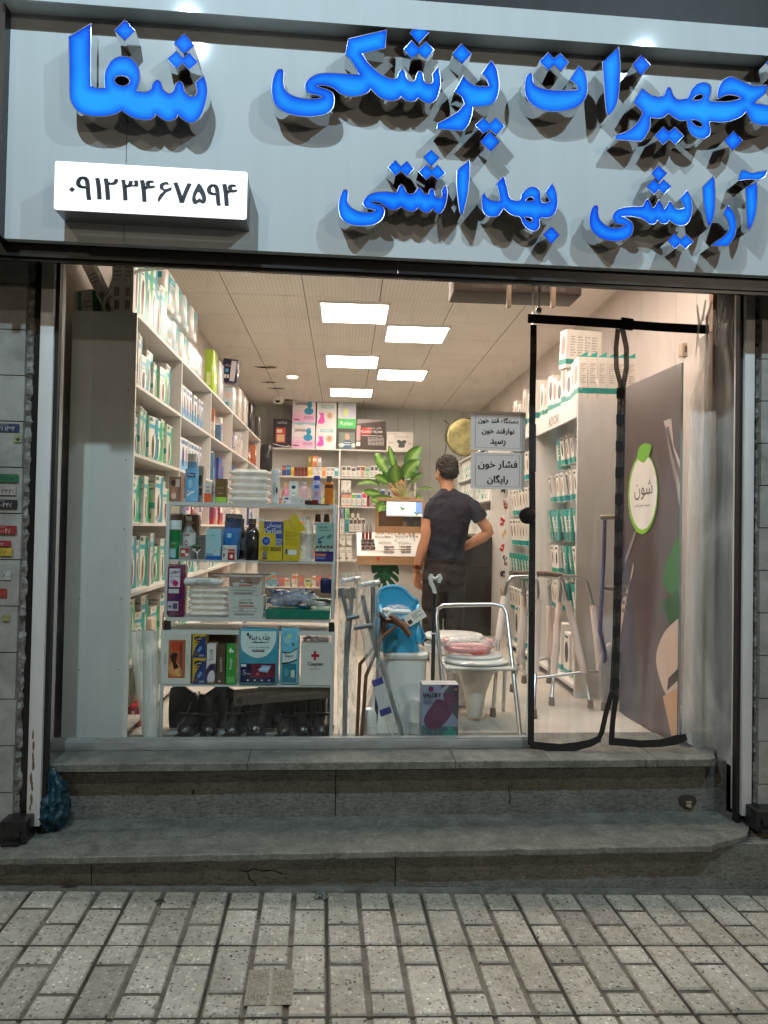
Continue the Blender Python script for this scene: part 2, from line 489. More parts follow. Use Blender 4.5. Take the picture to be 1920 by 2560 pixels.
# ================================================================== pavement of terrazzo slabs
def gz(u): return 0.018 - 0.0285 * u
def pavement():
    stone = stone_mat('terrazzo_paver', (0.42, 0.39, 0.33), (0.60, 0.565, 0.49), 30, bump=0.15, chips=70)
    grout = stone_mat('dirty_grout', (0.05, 0.042, 0.033), (0.24, 0.215, 0.175), 7, bump=0.5)
    b = MB()
    S_ = 0.3855
    rows, cols = range(-1, 9), range(-9, 10)
    b.add([(-60, -60, -0.034 + 0.018), (60, -60, -0.034 + 0.018), (60, 3.05, -0.034 + 0.018), (-60, 3.05, -0.034 + 0.018)], [(0, 1, 2, 3)], grout)
    b.v = []; b.f = []; b.mi = []; b.sm = []
    def P(u, v, h): return (u, v, gz(u) + h)
    b.add([P(-4.2, -0.6, -0.006), P(4.6, -0.6, -0.006), P(4.6, 3.06, -0.006), P(-4.2, 3.06, -0.006)], [(0, 1, 2, 3)], grout)
    tones = [1.0]
    dk_ = mat((.06, .05, .04), .9, name='dark_joint_dirt', vary=.75, vscale=9)
    for c in range(-9, 11):
        x_ = 0.049 + c * S_
        b.add([P(x_ - .0055, -.6, -.004), P(x_ + .0045, -.6, -.004), P(x_ + .0045, 3.05, -.004), P(x_ - .0045, 3.05, -.004)], [(0, 1, 2, 3)], dk_); tones.append(1)
    for r_ in range(0, 10):
        y_ = 3.05 - r_ * S_
        b.add([P(-4.2, y_ - .0055, -.0035), P(4.6, y_ - .0055, -.0035), P(4.6, y_ + .0055, -.0035), P(-4.2, y_ + .0055, -.0035)], [(0, 1, 2, 3)], dk_); tones.append(1)
    rnd = random.Random(3)
    u_off = 0.049
    for r_ in rows:
        v1 = 3.05 - r_ * S_
        v0 = v1 - S_
        for c in cols:
            for k in range(3):
                w = S_ / 3
                a, e = u_off + c * S_ + k * w, u_off + c * S_ + (k + 1) * w
                a += 0.007 if k == 0 else 0.0125
                e -= 0.007 if k == 2 else 0.0125
                if k: a -= 0.005
                if k < 2: e += 0.005
                par = (c * 3 + k + r_) % 2
                cut = 0.30 if r_ % 2 else 0.36
                sp = v1 - S_ * (cut if par else 1 - cut)
                for p, q in ((v0 + 0.008, sp - 0.0105), (sp + 0.0105, v1 - 0.008)):
                    jr = lambda: rnd.uniform(-0.0015, 0.0015)
                    a_, e_, p_, q_ = a + jr(), e + jr(), p + jr(), q + jr()
                    h, ch = 0.002 + rnd.uniform(-0.001, 0.001), 0.004
                    vs = [P(a_, p_, -0.004), P(e_, p_, -0.004), P(e_, q_, -0.004), P(a_, q_, -0.004),
                          P(a_ + ch, p_ + ch, h), P(e_ - ch, p_ + ch, h), P(e_ - ch, q_ - ch, h), P(a_ + ch, q_ - ch, h)]
                    b.add(vs, [(0, 1, 5, 4), (1, 2, 6, 5), (2, 3, 7, 6), (3, 0, 4, 7), (4, 5, 6, 7)], stone)
                    tones += [rnd.choice([0.82, 0.9, 0.96, 1.0, 1.04, 0.7 if rnd.random() < .3 else .95])] * 5
    o = b.build('pavement', fr='F')
    at_ = o.data.attributes.new('tone', 'FLOAT_COLOR', 'FACE')
    for i, tn in enumerate(tones): at_.data[i].color = (tn, tn, tn, 1)
    tag(o, 'beige terrazzo paver slabs with dark joints in front of the steps', None, kind='structure')
    g = MB()
    asph = stone_mat('asphalt', (0.04, 0.04, 0.04), (0.065, 0.063, 0.06), 40, bump=0.3)
    g.add([(-150, -150, -0.16), (150, -150, -0.16), (150, 150, -0.16), (-150, 150, -0.16)], [(0, 1, 2, 3)], asph)
    tag(g.build('road', fr='F'), 'dark asphalt road behind the pavement', None, kind='structure')
pavement()
ST_TREAD = stone_mat('worn_tread_stone', (0.10, 0.105, 0.094), (0.22, 0.224, 0.2), 11, bump=0.35)
ST_RISER = stone_mat('chiselled_riser_stone', (0.13, 0.136, 0.125), (0.215, 0.222, 0.204), 4, crack=0.55, bump=0.8)
ST_TILE = stone_mat('pier_stone_tile', (0.2, 0.2, 0.185), (0.38, 0.38, 0.355), 5, bump=0.18)
MORTAR = stone_mat('rough_mortar', (0.07, 0.068, 0.06), (0.33, 0.32, 0.29), 26, bump=1.0)
DARKSTAIN = mat((0.03, 0.022, 0.018), 0.7, name='damp_dark_band', vary=0.4, vscale=12)
def edge_pts(x0, x1, v, amp, n, rnd):
    out = []
    for i in range(n + 1):
        u = x0 + (x1 - x0) * i / n
        out.append((u, v + (amp * rnd.uniform(.5, 1) if rnd.random() < .08 else rnd.uniform(0, .0012))))
    return out
def slab(b, m, front, back, z0, z1, x1s=None):
    """slab from a front edge polyline to a straight back edge; lower rim nibbled"""
    rnd = random.Random(5)
    fl = [(u, v + rnd.uniform(0, 0.003), z0 + rnd.uniform(0, 0.0015)) for u, v in front]
    ft = [(u, v, z1 - 0.0035) for u, v in front]
    ft2 = [(u, v + 0.005, z1) for u, v in front]
    bt = [(u, back, z1) for u, v in front]
    bb = [(u, back, z0) for u, v in front]
    n = len(front)
    vs = fl + ft + ft2 + bt + bb
    fs = []
    for i in range(n - 1):
        for k in range(4): fs.append((k * n + i, k * n + i + 1, (k + 1) * n + i + 1, (k + 1) * n + i))
        fs.append((4 * n + i, 4 * n + i + 1, i + 1, i))
    fs += [(0, n, 2 * n, 3 * n, 4 * n), (n - 1, 5 * n - 1, 4 * n - 1, 3 * n - 1, 2 * n - 1)]
    b.add(vs, fs, m)
# ------------------------------------------------------------------ entrance steps
def steps():
    t = thing('entrance_steps', 'two worn grey stone steps below the shop window and door', 'steps', (0.3, 3.1, 0), fr='F')
    rnd = random.Random(9)
    # lower step
    b = MB()
    for (a, e) in ((-1.45, -0.89), (-0.886, 0.33), (0.334, 2.4)):
        b.box(a, e, 3.072, 3.14, -0.15, 0.168, ST_RISER)
    b.build('riser', t, 'F')
    b = MB()
    fr_ = edge_pts(-1.25, 1.655, 3.0, 0.012, 70, rnd) + [(1.70, 3.03), (1.78, 3.06), (1.87, 3.10), (1.935, 3.19)]
    slab(b, ST_TREAD, fr_, 3.372, 0.169, 0.196)
    b.box(1.5, 2.4, 3.18, 3.4, 0.15, 0.178, MORTAR)
    b.build('tread', t, 'F')
    b = MB(); b.box(-1.5, 2.45, 3.034, 3.07, -0.15, 0.0, ST_TREAD)
    for i in range(0): pass
    b.v = [Vector((v.x, v.y, gz(v.x) + (0.012 if v.z > -0.1 else -0.2))) for v in b.v]
    b.build('kerb_strip', t, 'F')
    # upper step
    b = MB()
    for (a, e) in ((-1.17, 0.085), (0.089, 1.93)):
        b.box(a, e, 3.373, 3.44, 0.15, 0.428, ST_RISER)
    b.build('riser', t, 'F')
    b = MB(); 
    pts = [(1.735 + 0.045 * math.cos(a) * rnd.uniform(.85, 1.1), 0.245 + 0.036 * math.sin(a) * rnd.uniform(.8, 1.1)) for a in [2 * math.pi * i / 14 for i in range(14)]]
    b.poly(pts, mat((0.045, 0.035, 0.028), 0.9, name='hole_in_stone', vary=.5, vscale=40), (0, 3.3695, 0), thick=0.002)
    b.lathe([(0.014, 0), (0.012, 0.02), (0.016, 0.022)], mat((0.3, 0.25, 0.18), 0.6, name='old_pipe'), (1.74, 3.362, 0.222), 10)
    b.build('drain_hole', t, 'F')
    for V_, line in ((3.0705, [(600, 2176), (618, 2180), (632, 2172), (655, 2178), (678, 2176), (706, 2184)]), (3.0705, [(619, 2181), (622, 2196), (636, 2206), (642, 2216)]), (3.3715, [(480, 1985), (485, 1972), (484, 1988)]), (3.3715, [(1270, 1965), (1276, 1992), (1272, 2012)])):
        P_ = [at(x_, y_, V_, 'F') for x_, y_ in line]
        b = MB(); b.tube([Vector((p_.x, V_, p_.z)) for p_ in P_], [.0014 + .001 * (i % 2) for i in range(len(P_))], mat((.012, .01, .008), .9, name='crack_shadow'), 5); b.build('crack', t, 'F')
    b = MB()
    xs = [-1.195, -0.30, 0.62, 1.05, 1.50, 1.555]
    for a, e in zip(xs, xs[1:] + [None]):
        if e is None: break
        slab(b, ST_TREAD, edge_pts(a, e - 0.003, 3.29, 0.004, 16, rnd), 3.56, 0.43, 0.465)
    slab(b, ST_TREAD, [(1.556, 3.292), (1.7, 3.29), (1.80, 3.291), (1.84, 3.31), (1.86, 3.36), (1.93, 3.46)], 3.56, 0.43, 0.465)
    slab(b, ST_TREAD, [(-1.2, 3.561), (2.2, 3.561)], 3.75, 0.43, 0.462)
    b.build('tread', t, 'F')
steps()
# ------------------------------------------------------------------ stone piers beside the shopfront
def pier(x0, x1, label, side):
    t = thing('stone_pier', label, 'stone pier', ((x0 + x1) / 2, 3.3, 0), fr='F')
    b, rnd = MB(), random.Random(11)
    zs = [z for z in [-0.2 + 0.1925 * i for i in range(22)]]
    for z0, z1 in zip(zs, zs[1:]):
        xe = (x1 if side < 0 else x0) - side * rnd.uniform(0, 0.006)
        dv = rnd.uniform(0, 0.003)
        b.box(*( (x0, xe) if side < 0 else (xe, x1)), 3.2 + dv, 3.3, z0 + 0.0022, z1 - 0.0022, ST_TILE)
    b.build('stone_tile', t, 'F')
    b = MB()
    b.box(*((x0, x1 - 0.004) if side < 0 else (x0 + 0.004, x1)), 3.212, 3.6, -0.2, 4.0, mat((0.01, 0.01, 0.01), 0.9, name='dark_joint'))
    b.build('core', t, 'F')
    b = MB()                                                # broken mortar edge
    n = 150
    ring = []
    for i in range(n + 1):
        z = -0.05 + 3.4 * i / n
        xa, w = (x1 - 0.004, rnd.uniform(0.018, 0.034)) if side < 0 else (x0 + 0.004, -rnd.uniform(0.012, 0.024))
        y_ = 3.215 + rnd.uniform(0, 0.015)
        ring.append([(xa, 3.22, z), (xa, y_, z), (xa + w * .5, y_ + rnd.uniform(-.006, .006), z), (xa + w, y_ + .012, z), (xa + w, 3.3, z)])
    b.loft(ring, MORTAR, caps=False, smooth=False, closed=False)
    b.build('mortar_edge', t, 'F')
    return t
pier(-2.6, -1.253, 'pale stone tiled pier left of the shopfront, covered in phone number stickers', -1)
pier(1.985, 3.2, 'pale stone tiled pier at the right edge of the shopfront', 1)
# stickers on the left pier, by photo corner pixels
def sticker(px0, py0, px1, py1, bgc, fgc, num, top, label, tilt=0):
    p, q = at(px0, py0, 3.196, 'F'), at(px1, py1, 3.196, 'F')
    w, h = q.x - p.x, p.z - q.z
    b = MB()
    c = Vector(((p.x + q.x) / 2, 3.196, (p.z + q.z) / 2))
    b.box(-w / 2, w / 2, -0.0006, 0.0006, -h / 2, h / 2, mat(tuple(c_ * .5 + .015 for c_ in bgc), 0.6, name='sticker_paper', vary=0.4, vscale=45))
    b.text(fa(num), mat(tuple(c_ * .6 for c_ in fgc), 0.5, name='sticker_ink'), (0, -0.0006, -h * 0.12), (1, 0, 0), (0, 0, 1), h * 0.52, w * 0.94, .0004)
    if top: b.text(fa(top), mat(tuple(c_ * .6 for c_ in fgc), 0.5, name='sticker_ink'), (0, -0.0006, h * 0.34), (1, 0, 0), (0, 0, 1), h * 0.2, w * 0.9, .0004)
    solo(b, 'sticker', label, 'sticker', c, 0, 'stickers on the left pier', 'F', (0, R(tilt)))
sticker(-30, 1058, 48, 1080, S(35, 60, 105), S(235, 235, 235), '۴۴۲۵۱۴۶۴', 'خدمات فوری', 'dark blue sticker with white digits, highest on the left pier')
sticker(36, 1087, 54, 1106, S(190, 195, 150), S(70, 80, 60), '•', None, 'tiny square pale yellow sticker on the left pier under the blue one')
sticker(-35, 1184, 46, 1206, S(40, 130, 80), S(15, 20, 20), '۴۴۳۵۲۵۴۰', 'لوله بازکنی', 'green sticker with black digits on the left pier')
sticker(-35, 1213, 40, 1238, S(215, 205, 200), S(30, 30, 35), '۴۴۲۰۴۴۴۰', 'تخلیه چاه', 'white sticker with black digits and reddish heading right below the green one')
sticker(-35, 1248, 43, 1272, S(25, 28, 28), S(225, 225, 225), '۸۸۱۰۴۴۵', 'باز کنی', 'black sticker with white digits on the left pier')
sticker(-35, 1313, 41, 1336, S(185, 40, 40), S(235, 225, 215), '۴۸۹۰۰۴۸', 'لوله بازکنی', 'upper red sticker with white digits on the left pier')
sticker(-35, 1351, 27, 1366, S(190, 40, 55), S(235, 225, 215), '۶۸۲۹۲', None, 'narrow crimson sticker just above the yellow one')
sticker(-35, 1369, 31, 1390, S(235, 205, 60), S(180, 40, 40), '۴۰۶۸۳', 'تخلیه چاه', 'bright yellow sticker with red digits on the left pier')
sticker(-35, 1425, 27, 1450, S(215, 220, 215), S(25, 28, 30), '۷۰۷۰۲۰', 'لوله بازکنی', 'white sticker with thick black digits below the yellow one')
sticker(-35, 1471, 17, 1494, S(190, 60, 35), S(235, 205, 90), '۴۰۱۰', None, 'orange red sticker, lowest of the printed ones on the left pier')
sticker(8, 1537, 24, 1553, S(190, 185, 110), S(160, 155, 90), '', None, 'blank yellowish scrap of tape low on the left pier', 6)
# ------------------------------------------------------------------ shutter guide rails
def rail(xs, label, side):
    t = thing('shutter_guide_rail', label, 'guide rail', ((xs[0] + xs[1]) / 2, 3.25, 0.196), fr='F')
    b = MB(); b.box(xs[0], xs[1], 3.235, 3.30, 0.197, 2.72, M_BLACK); b.build('black_channel', t, 'F')
    b = MB()
    a, e = xs[2], xs[3]
    b.rbox(a, e, 3.205, 3.3, 0.235, 2.72, M_WHITEMETAL, 0.003)
    b.build('white_channel', t, 'F')
    b = MB()
    rust = mat((0.16, 0.1, 0.05), 0.8, name='rust_stain', vary=.5, vscale=50)
    rnd = random.Random(4)
    if side < 0:
        for k in range(9):
            cz, cx, s_ = 0.62 - k * 0.045 + rnd.uniform(-.01, .01), a + 0.022 + rnd.uniform(-.004, .004) - k * .0006, rnd.uniform(.006, .012)
            b.poly([(cx + s_ * .6 * math.cos(q) * rnd.uniform(.5, 1), cz + s_ * 2.6 * math.sin(q) * rnd.uniform(.7, 1.1)) for q in [2 * math.pi * i / 11 for i in range(11)]], rust, (0, 3.2042, 0))
        b.build('rust_stain', t, 'F')
    b = MB()
    c = xs[4]
    b.box(xs[4], xs[5], 3.225, 3.26, 0.197, 2.72, mat((0.006, 0.006, 0.006), 0.6, name='shutter_slot')); b.build('slot', t, 'F')
    b = MB()
    cx = (xs[0] + xs[1]) / 2
    b.rbox(cx - 0.052, cx + 0.052, 3.12, 3.22, 0.197, 0.29, M_BLACK, 0.004)
    b.tube([(cx - side * 0.02, 3.12, 0.243), (cx - side * 0.02, 3.105, 0.243)], 0.013, M_BLACK, 12)
    b.rbox(cx - 0.04, cx + 0.03, 3.10, 3.14, 0.197, 0.213, M_BLACK, 0.003)
    b.build('foot_lock', t, 'F')
rail((-1.232, -1.196, -1.196, -1.142, -1.142, -1.126), 'black and white shutter guide rail left of the window with a rust streak', -1)
rail((1.955, 2.0, 1.908, 1.954, 1.893, 1.908), 'black and white shutter guide rail right of the plastic curtain', 1)
# ------------------------------------------------------------------ shutter box / lintel under the sign
t = thing('shutter_box', 'long black shutter box right under the sign', 'shutter box', (0.3, 3.3, 2.6), fr='F')
b = MB()
b.box(-1.5, 0.29, 2.99, 3.02, 2.54, 3.3, M_BLACK); b.box(0.293, 2.5, 2.99, 3.02, 2.54, 3.3, M_BLACK)
b.box(-1.5, 2.5, 3.02, 3.52, 2.74, 3.3, M_BLACK)
b.build('black_cover', t, 'F')
b = MB(); b.box(-1.5, 2.5, 3.0, 3.02, 2.526, 2.5395, mat((0.02, 0.018, 0.018), 0.25, name='shutter_slat')); b.build('bottom_slat', t, 'F')
# ------------------------------------------------------------------ the lit shop sign
VS, VF = 2.95, 2.862
def zpt(px, py): p = at(px, py, VF, 'F'); return (p.x, p.z)
def trace(zn, pts):
    s_, ox = {1: (700 / 1659, 0), 2: (660 / 1659, 640), 3: (680 / 1659, 1240), 0: (1, 0)}[zn]
    return [(*zpt(ox + p[0] * s_, p[1] * s_), *p[2:]) for p in pts]
def led_mat():
    m = bpy.data.materials.new('backlit_blue_acrylic')
    m.use_nodes = True
    t = m.node_tree
    b = t.nodes['Principled BSDF']
    b.inputs['Base Color'].default_value = (0.0, 0.002, 0.015, 1)
    b.inputs['Roughness'].default_value = 0.5
    b.inputs['Specular IOR Level'].default_value = 0.05
    b.inputs['Emission Strength'].default_value = 1.0
    tc = t.nodes.new('ShaderNodeTexCoord')
    n = t.nodes.new('ShaderNodeTexNoise'); n.inputs['Scale'].default_value = 7; n.inputs['Detail'].default_value = 1
    at_ = t.nodes.new('ShaderNodeAttribute'); at_.attribute_name = 'led_spacing'
    ad = t.nodes.new('ShaderNodeMath'); ad.operation = 'MULTIPLY_ADD'; ad.inputs[1].default_value = 0.45; 
    t.links.new(tc.outputs['Object'], n.inputs[0]); t.links.new(n.outputs[0], ad.inputs[0]); t.links.new(at_.outputs['Fac'], ad.inputs[2])
    cr = t.nodes.new('ShaderNodeValToRGB')
    e = cr.color_ramp.elements
    e[0].position, e[0].color = 0.12, (*S(6, 36, 205), 1)
    e[1].position, e[1].color = 0.95, (*S(34, 165, 255), 1)
    q = e.new(0.45); q.color = (*S(14, 104, 242), 1)
    t.links.new(ad.outputs[0], cr.inputs[0])
    t.links.new(cr.outputs[0], b.inputs['Emission Color'])
    return m
M_LED = led_mat()
def letter(parent, zn, outline, holes=(), raw=False):
    o = trace(zn, outline); o = o if raw else smooth_loop(o)
    hs = [smooth_loop(trace(zn, h)) for h in holes]
    # face: a grid-sampled fill so the light from the diodes can fall off towards the edge
    edge = [(Vector(a), Vector(b_)) for l in [o] + hs for a, b_ in zip(l, l[1:] + l[:1])]
    def dist(p):
        best = 9
        for a, b_ in edge:
            d = b_ - a; L = d.length_squared
            k = max(0, min(1, (p - a).dot(d) / L)) if L else 0
            best = min(best, (p - a - d * k).length)
        return best
    side = MB()
    side.poly(o, M_CHROME, (0, VF + 0.001, 0), thick=VS - VF - 0.001, holes=hs)
    nkeep = len([f for f in side.f])
    root = side.build('letter', parent, 'F')
    if 'tess' == 'tess':
        import bmesh
        bm = bmesh.new()
        fb = MB(); fb.poly(o, M_LED, (0, VF, 0), holes=hs)
        M = INV[parent.name] @ FR['F']
        vs = [bm.verts.new(v) for v in fb.v]
        for f in fb.f:
            try: bm.faces.new([vs[i] for i in f])
            except ValueError: pass
        for it in range(5):
            long_ = [e for e in bm.edges if e.calc_length() > 0.022]
            if not long_: break
            bmesh.ops.subdivide_edges(bm, edges=long_, cuts=1)
            bmesh.ops.triangulate(bm, faces=bm.faces[:])
        me = bpy.data.meshes.new('lit_face')
        ds = [min(1, dist(Vector((v.co.x, v.co.z))) / 0.032) for v in bm.verts]
        for v in bm.verts: v.co = M @ v.co
        bm.to_mesh(me); bm.free()
        a_ = me.attributes.new('led_spacing', 'FLOAT', 'POINT')
        for i, d in enumerate(ds): a_.data[i].value = 0.02 + 0.6 * d ** .8
        me.materials.append(M_LED)
        f_ = bpy.data.objects.new('lit_face', me); COL.objects.link(f_); f_.parent = root
    tr = MB()
    for l in [o] + hs: tr.tube([(p[0], VF - 0.0010, p[1]) for p in l], 0.0018, mat((.6, .63, .68), .38, .9, name='brushed_letter_trim'), 5, closed=True)
    r_ = tr.build('trim', parent, 'F'); r_.parent = root
def sign():
    white = bpy.data.materials.new('glossy_white_panel'); white.use_nodes = True
    wb = white.node_tree.nodes['Principled BSDF']
    wb.inputs['Base Color'].default_value = (0.60, 0.63, 0.64, 1); wb.inputs['Roughness'].default_value = 0.05
    wb.inputs['Specular IOR Level'].default_value = 0.6
    wt = white.node_tree; tc = wt.nodes.new('ShaderNodeTexCoord'); mp = wt.nodes.new('ShaderNodeMapping'); mp.inputs['Scale'].default_value = (9, 1, .7)
    n1 = wt.nodes.new('ShaderNodeTexNoise'); n1.inputs['Scale'].default_value = 1.6; n1.inputs['Detail'].default_value = 7; n1.inputs['Roughness'].default_value = .65
    cr = wt.nodes.new('ShaderNodeValToRGB'); cr.color_ramp.elements[0].position = .28; cr.color_ramp.elements[1].position = .6
    cr.color_ramp.elements[0].color = (.555, .585, .595, 1); cr.color_ramp.elements[1].color = (.58, .615, .63, 1)
    n2 = wt.nodes.new('ShaderNodeTexNoise'); n2.inputs['Scale'].default_value = 2.2
    bp = wt.nodes.new('ShaderNodeBump'); bp.inputs['Strength'].default_value = .02; bp.inputs['Distance'].default_value = .05
    for a_, b_ in ((tc.outputs['Object'], mp.inputs[0]), (mp.outputs[0], n1.inputs[0]), (n1.outputs[0], cr.inputs[0]), (cr.outputs[0], wb.inputs['Base Color']), (tc.outputs['Object'], n2.inputs[0]), (n2.outputs[0], bp.inputs['Height']), (bp.outputs[0], wb.inputs['Normal'])): wt.links.new(a_, b_)
    t = thing('shop_sign', 'wide white shop sign with backlit blue raised letters and a lit phone number box', 'shop sign', (0.3, VS, 2.59), fr='F')
    b = MB()
    b.box(-1.243, -0.715 + 0.0, VS, 2.985, 2.592, 3.60, white)
    x0 = at(318, 300, VS, 'F').x
    b.v = []; b.f = []; b.mi = []; b.sm = []
    b.box(-1.243, x0 - 0.0012, VS, 2.985, 2.592, 3.60, white)
    b.box(x0 + 0.0012, 2.3, VS, 2.985, 2.592, 3.60, white)
    b.box(-1.2, 2.25, VS + 0.004, 2.98, 2.60, 3.59, M_BLACK)
    b.build('panel', t, 'F')
    b = MB()
    b.box(-1.25, 2.35, 2.87, VS - 0.001, 3.475, 3.58, white)
    b.box(-1.25, 2.35, 2.86, 2.869, 3.47, 3.585, white)
    b.build('hood', t, 'F')
    b = MB()
    b.box(-1.275, -1.2435, 2.9, 2.985, 2.59, 3.62, M_BLACK)
    b.build('end_cap', t, 'F')
    L = letter
    L(t, 1, [(408, 218, 1), (540, 140, 1), (538, 480), (548, 510), (575, 522), (622, 522, 1), (618, 480), (625, 420), (660, 360), (715, 335), (775, 345), (815, 390), (830, 440), (824, 500), (812, 538), (835, 544), (870, 545), (895, 525), (905, 495), (930, 474), (955, 490), (968, 530), (990, 550), (1010, 555), (1030, 535), (1040, 500), (1065, 483), (1085, 500), (1095, 540), (1120, 568), (1150, 570), (1168, 545), (1158, 490, 1), (1208, 447, 1), (1228, 520), (1222, 600), (1195, 680), (1160, 720), (1120, 728), (1080, 705), (1055, 682, 1), (1040, 705), (1000, 718), (960, 705), (925, 675, 1), (910, 700), (870, 712), (800, 702), (755, 680), (720, 655, 1), (690, 675), (620, 690), (540, 688), (470, 665), (430, 620), (414, 560), (412, 400)],
      [[(678, 480, 1), (690, 457), (725, 450), (760, 465), (770, 485, 1), (755, 503), (725, 510), (695, 500)]])
    D = lambda zn, *p: L(t, zn, [(*q, 1) for q in p])
    D(1, (740, 120), (803, 184), (742, 245), (678, 182))
    D(1, (1093, 200), (1155, 270), (1090, 322), (1028, 255))
    D(1, (1045, 303), (1085, 345), (1122, 312), (1176, 370), (1122, 418), (1083, 375), (1045, 410), (988, 350))
    L(t, 2, [(155, 435), (176, 452), (174, 520), (190, 570), (240, 605), (320, 622), (380, 622), (418, 610, 1), (385, 600), (330, 588), (308, 560), (312, 520), (345, 485), (400, 463), (480, 460), (560, 465), (648, 470, 1), (600, 390), (560, 345, 1), (580, 245, 1), (822, 188, 1), (812, 305, 1), (740, 322), (668, 340, 1), (700, 390), (740, 430), (790, 470), (850, 495), (885, 490), (895, 460), (918, 436), (938, 455), (950, 495), (975, 515), (1000, 500), (1010, 465), (1028, 447), (1048, 465), (1058, 510), (1085, 528), (1110, 515), (1105, 470, 1), (1143, 418, 1), (1158, 490), (1155, 560), (1135, 620), (1105, 648), (1070, 648), (1040, 632), (1018, 615, 1), (1000, 635), (970, 640), (935, 630), (912, 605, 1), (895, 625), (850, 635), (800, 625), (760, 600), (720, 558, 1), (700, 585), (640, 605), (580, 605), (530, 590), (490, 558), (440, 540), (385, 538, 1), (400, 550), (450, 565), (485, 590), (493, 640), (480, 685), (445, 715), (390, 731), (310, 735), (220, 722), (150, 690), (110, 640), (98, 570), (105, 500), (125, 450)])
    D(2, (1027, 148), (1088, 205), (1022, 275), (965, 208))
    D(2, (978, 255), (1022, 303), (1068, 262), (1120, 315), (1068, 372), (1022, 338), (975, 368), (928, 310))
    D(2, (1290, 275), (1355, 340), (1297, 403), (1232, 340))
    L(t, 2, [(1302, 475, 1), (1345, 520), (1400, 543), (1465, 542, 1), (1448, 500), (1418, 462, 1), (1478, 380, 1), (1510, 430), (1527, 510), (1525, 580), (1500, 640), (1450, 668), (1362, 674, 1), (1358, 720), (1335, 785), (1302, 825, 1), (1220, 818), (1135, 812, 1), (1140, 775, 1), (1200, 745), (1270, 700), (1308, 655, 1), (1290, 610), (1245, 580, 1)])
    D(2, (1428, 738), (1465, 778), (1507, 738), (1562, 795), (1510, 850), (1467, 815), (1428, 843), (1375, 790))
    D(2, (1468, 828), (1532, 890), (1477, 955), (1408, 890))
    L(t, 2, [(565, 1192), (580, 1215), (578, 1270), (600, 1305), (650, 1330), (720, 1335), (755, 1322, 1), (720, 1315), (680, 1300), (672, 1270), (700, 1230), (750, 1210), (820, 1205), (880, 1210), (895, 1180), (915, 1160), (935, 1185), (950, 1215), (985, 1218), (1005, 1200), (1022, 1177), (1042, 1195), (1055, 1215), (1080, 1222), (1090, 1195), (1105, 1185), (1120, 1200), (1128, 1235), (1155, 1245), (1168, 1230), (1165, 1195, 1), (1195, 1158, 1), (1202, 1220), (1190, 1290), (1165, 1335), (1140, 1342), (1110, 1312, 1), (1090, 1333), (1060, 1335), (1035, 1320), (1018, 1305, 1), (1000, 1325), (970, 1330), (935, 1318), (912, 1298, 1), (890, 1315), (850, 1320), (815, 1300), (780, 1275), (725, 1268, 1), (745, 1282), (790, 1292), (808, 1325), (795, 1375), (750, 1410), (680, 1422), (600, 1415), (545, 1385), (520, 1330), (522, 1260), (540, 1205)])
    D(2, (875, 1006), (912, 1047), (948, 1012), (993, 1062), (948, 1110), (912, 1074), (875, 1107), (828, 1052))
    D(2, (1098, 940), (1152, 992), (1102, 1048), (1050, 990))
    D(2, (1070, 1035), (1105, 1072), (1140, 1035), (1190, 1088), (1142, 1133), (1105, 1100), (1070, 1132), (1020, 1080))
    L(t, 2, [(1342, 1005, 1), (1342, 1100), (1330, 1220), (1300, 1348, 1), (1280, 1330), (1262, 1180), (1262, 1072, 1)])
    L(t, 0, [(1211, 483), (1217, 494), (1229, 501), (1248, 502), (1247, 483), (1240, 459.5, 1), (1258.5, 439, 1), (1266, 465), (1272, 491), (1281, 500), (1299, 501), (1305.6, 483.7), (1322, 469.5), (1338, 468), (1349, 478), (1351, 495), (1353, 505), (1363, 508), (1375, 504, 1), (1368, 492), (1363, 481.6, 1), (1380.6, 457, 1), (1391.7, 483.7), (1393.7, 512.4), (1386, 535), (1371, 545), (1350, 547), (1348.6, 567.7), (1336, 578.8), (1318, 572), (1305.6, 557.5), (1299, 543), (1281, 539), (1266.6, 529), (1258.5, 521, 1), (1250, 535), (1241, 542), (1221, 542), (1207, 529), (1203.7, 505), (1205, 488)],
      [[(1314, 502), (1324, 493), (1333, 496), (1332, 502)], [(1310.5, 545), (1324, 544), (1331, 551), (1324, 555)]])
    D(3, (337, 1382), (387, 1435), (337, 1490), (287, 1432))
    L(t, 3, [(205, 445), (222, 460), (228, 505), (255, 530), (320, 548), (410, 552), (470, 550), (500, 545, 1), (480, 510), (447, 490, 1), (505, 398, 1), (545, 450), (558, 530), (545, 600), (500, 650), (430, 675), (340, 682), (260, 665), (200, 620), (175, 560), (180, 480)])
    D(3, (318, 320), (352, 358), (392, 325), (443, 382), (395, 437), (352, 397), (318, 432), (262, 378))
    L(t, 3, [(748, 285, 1), (757, 400), (750, 560), (730, 650), (692, 705, 1), (672, 680), (660, 550), (648, 380, 1)])
    D(3, (885, 335), (942, 397), (885, 463), (830, 397))
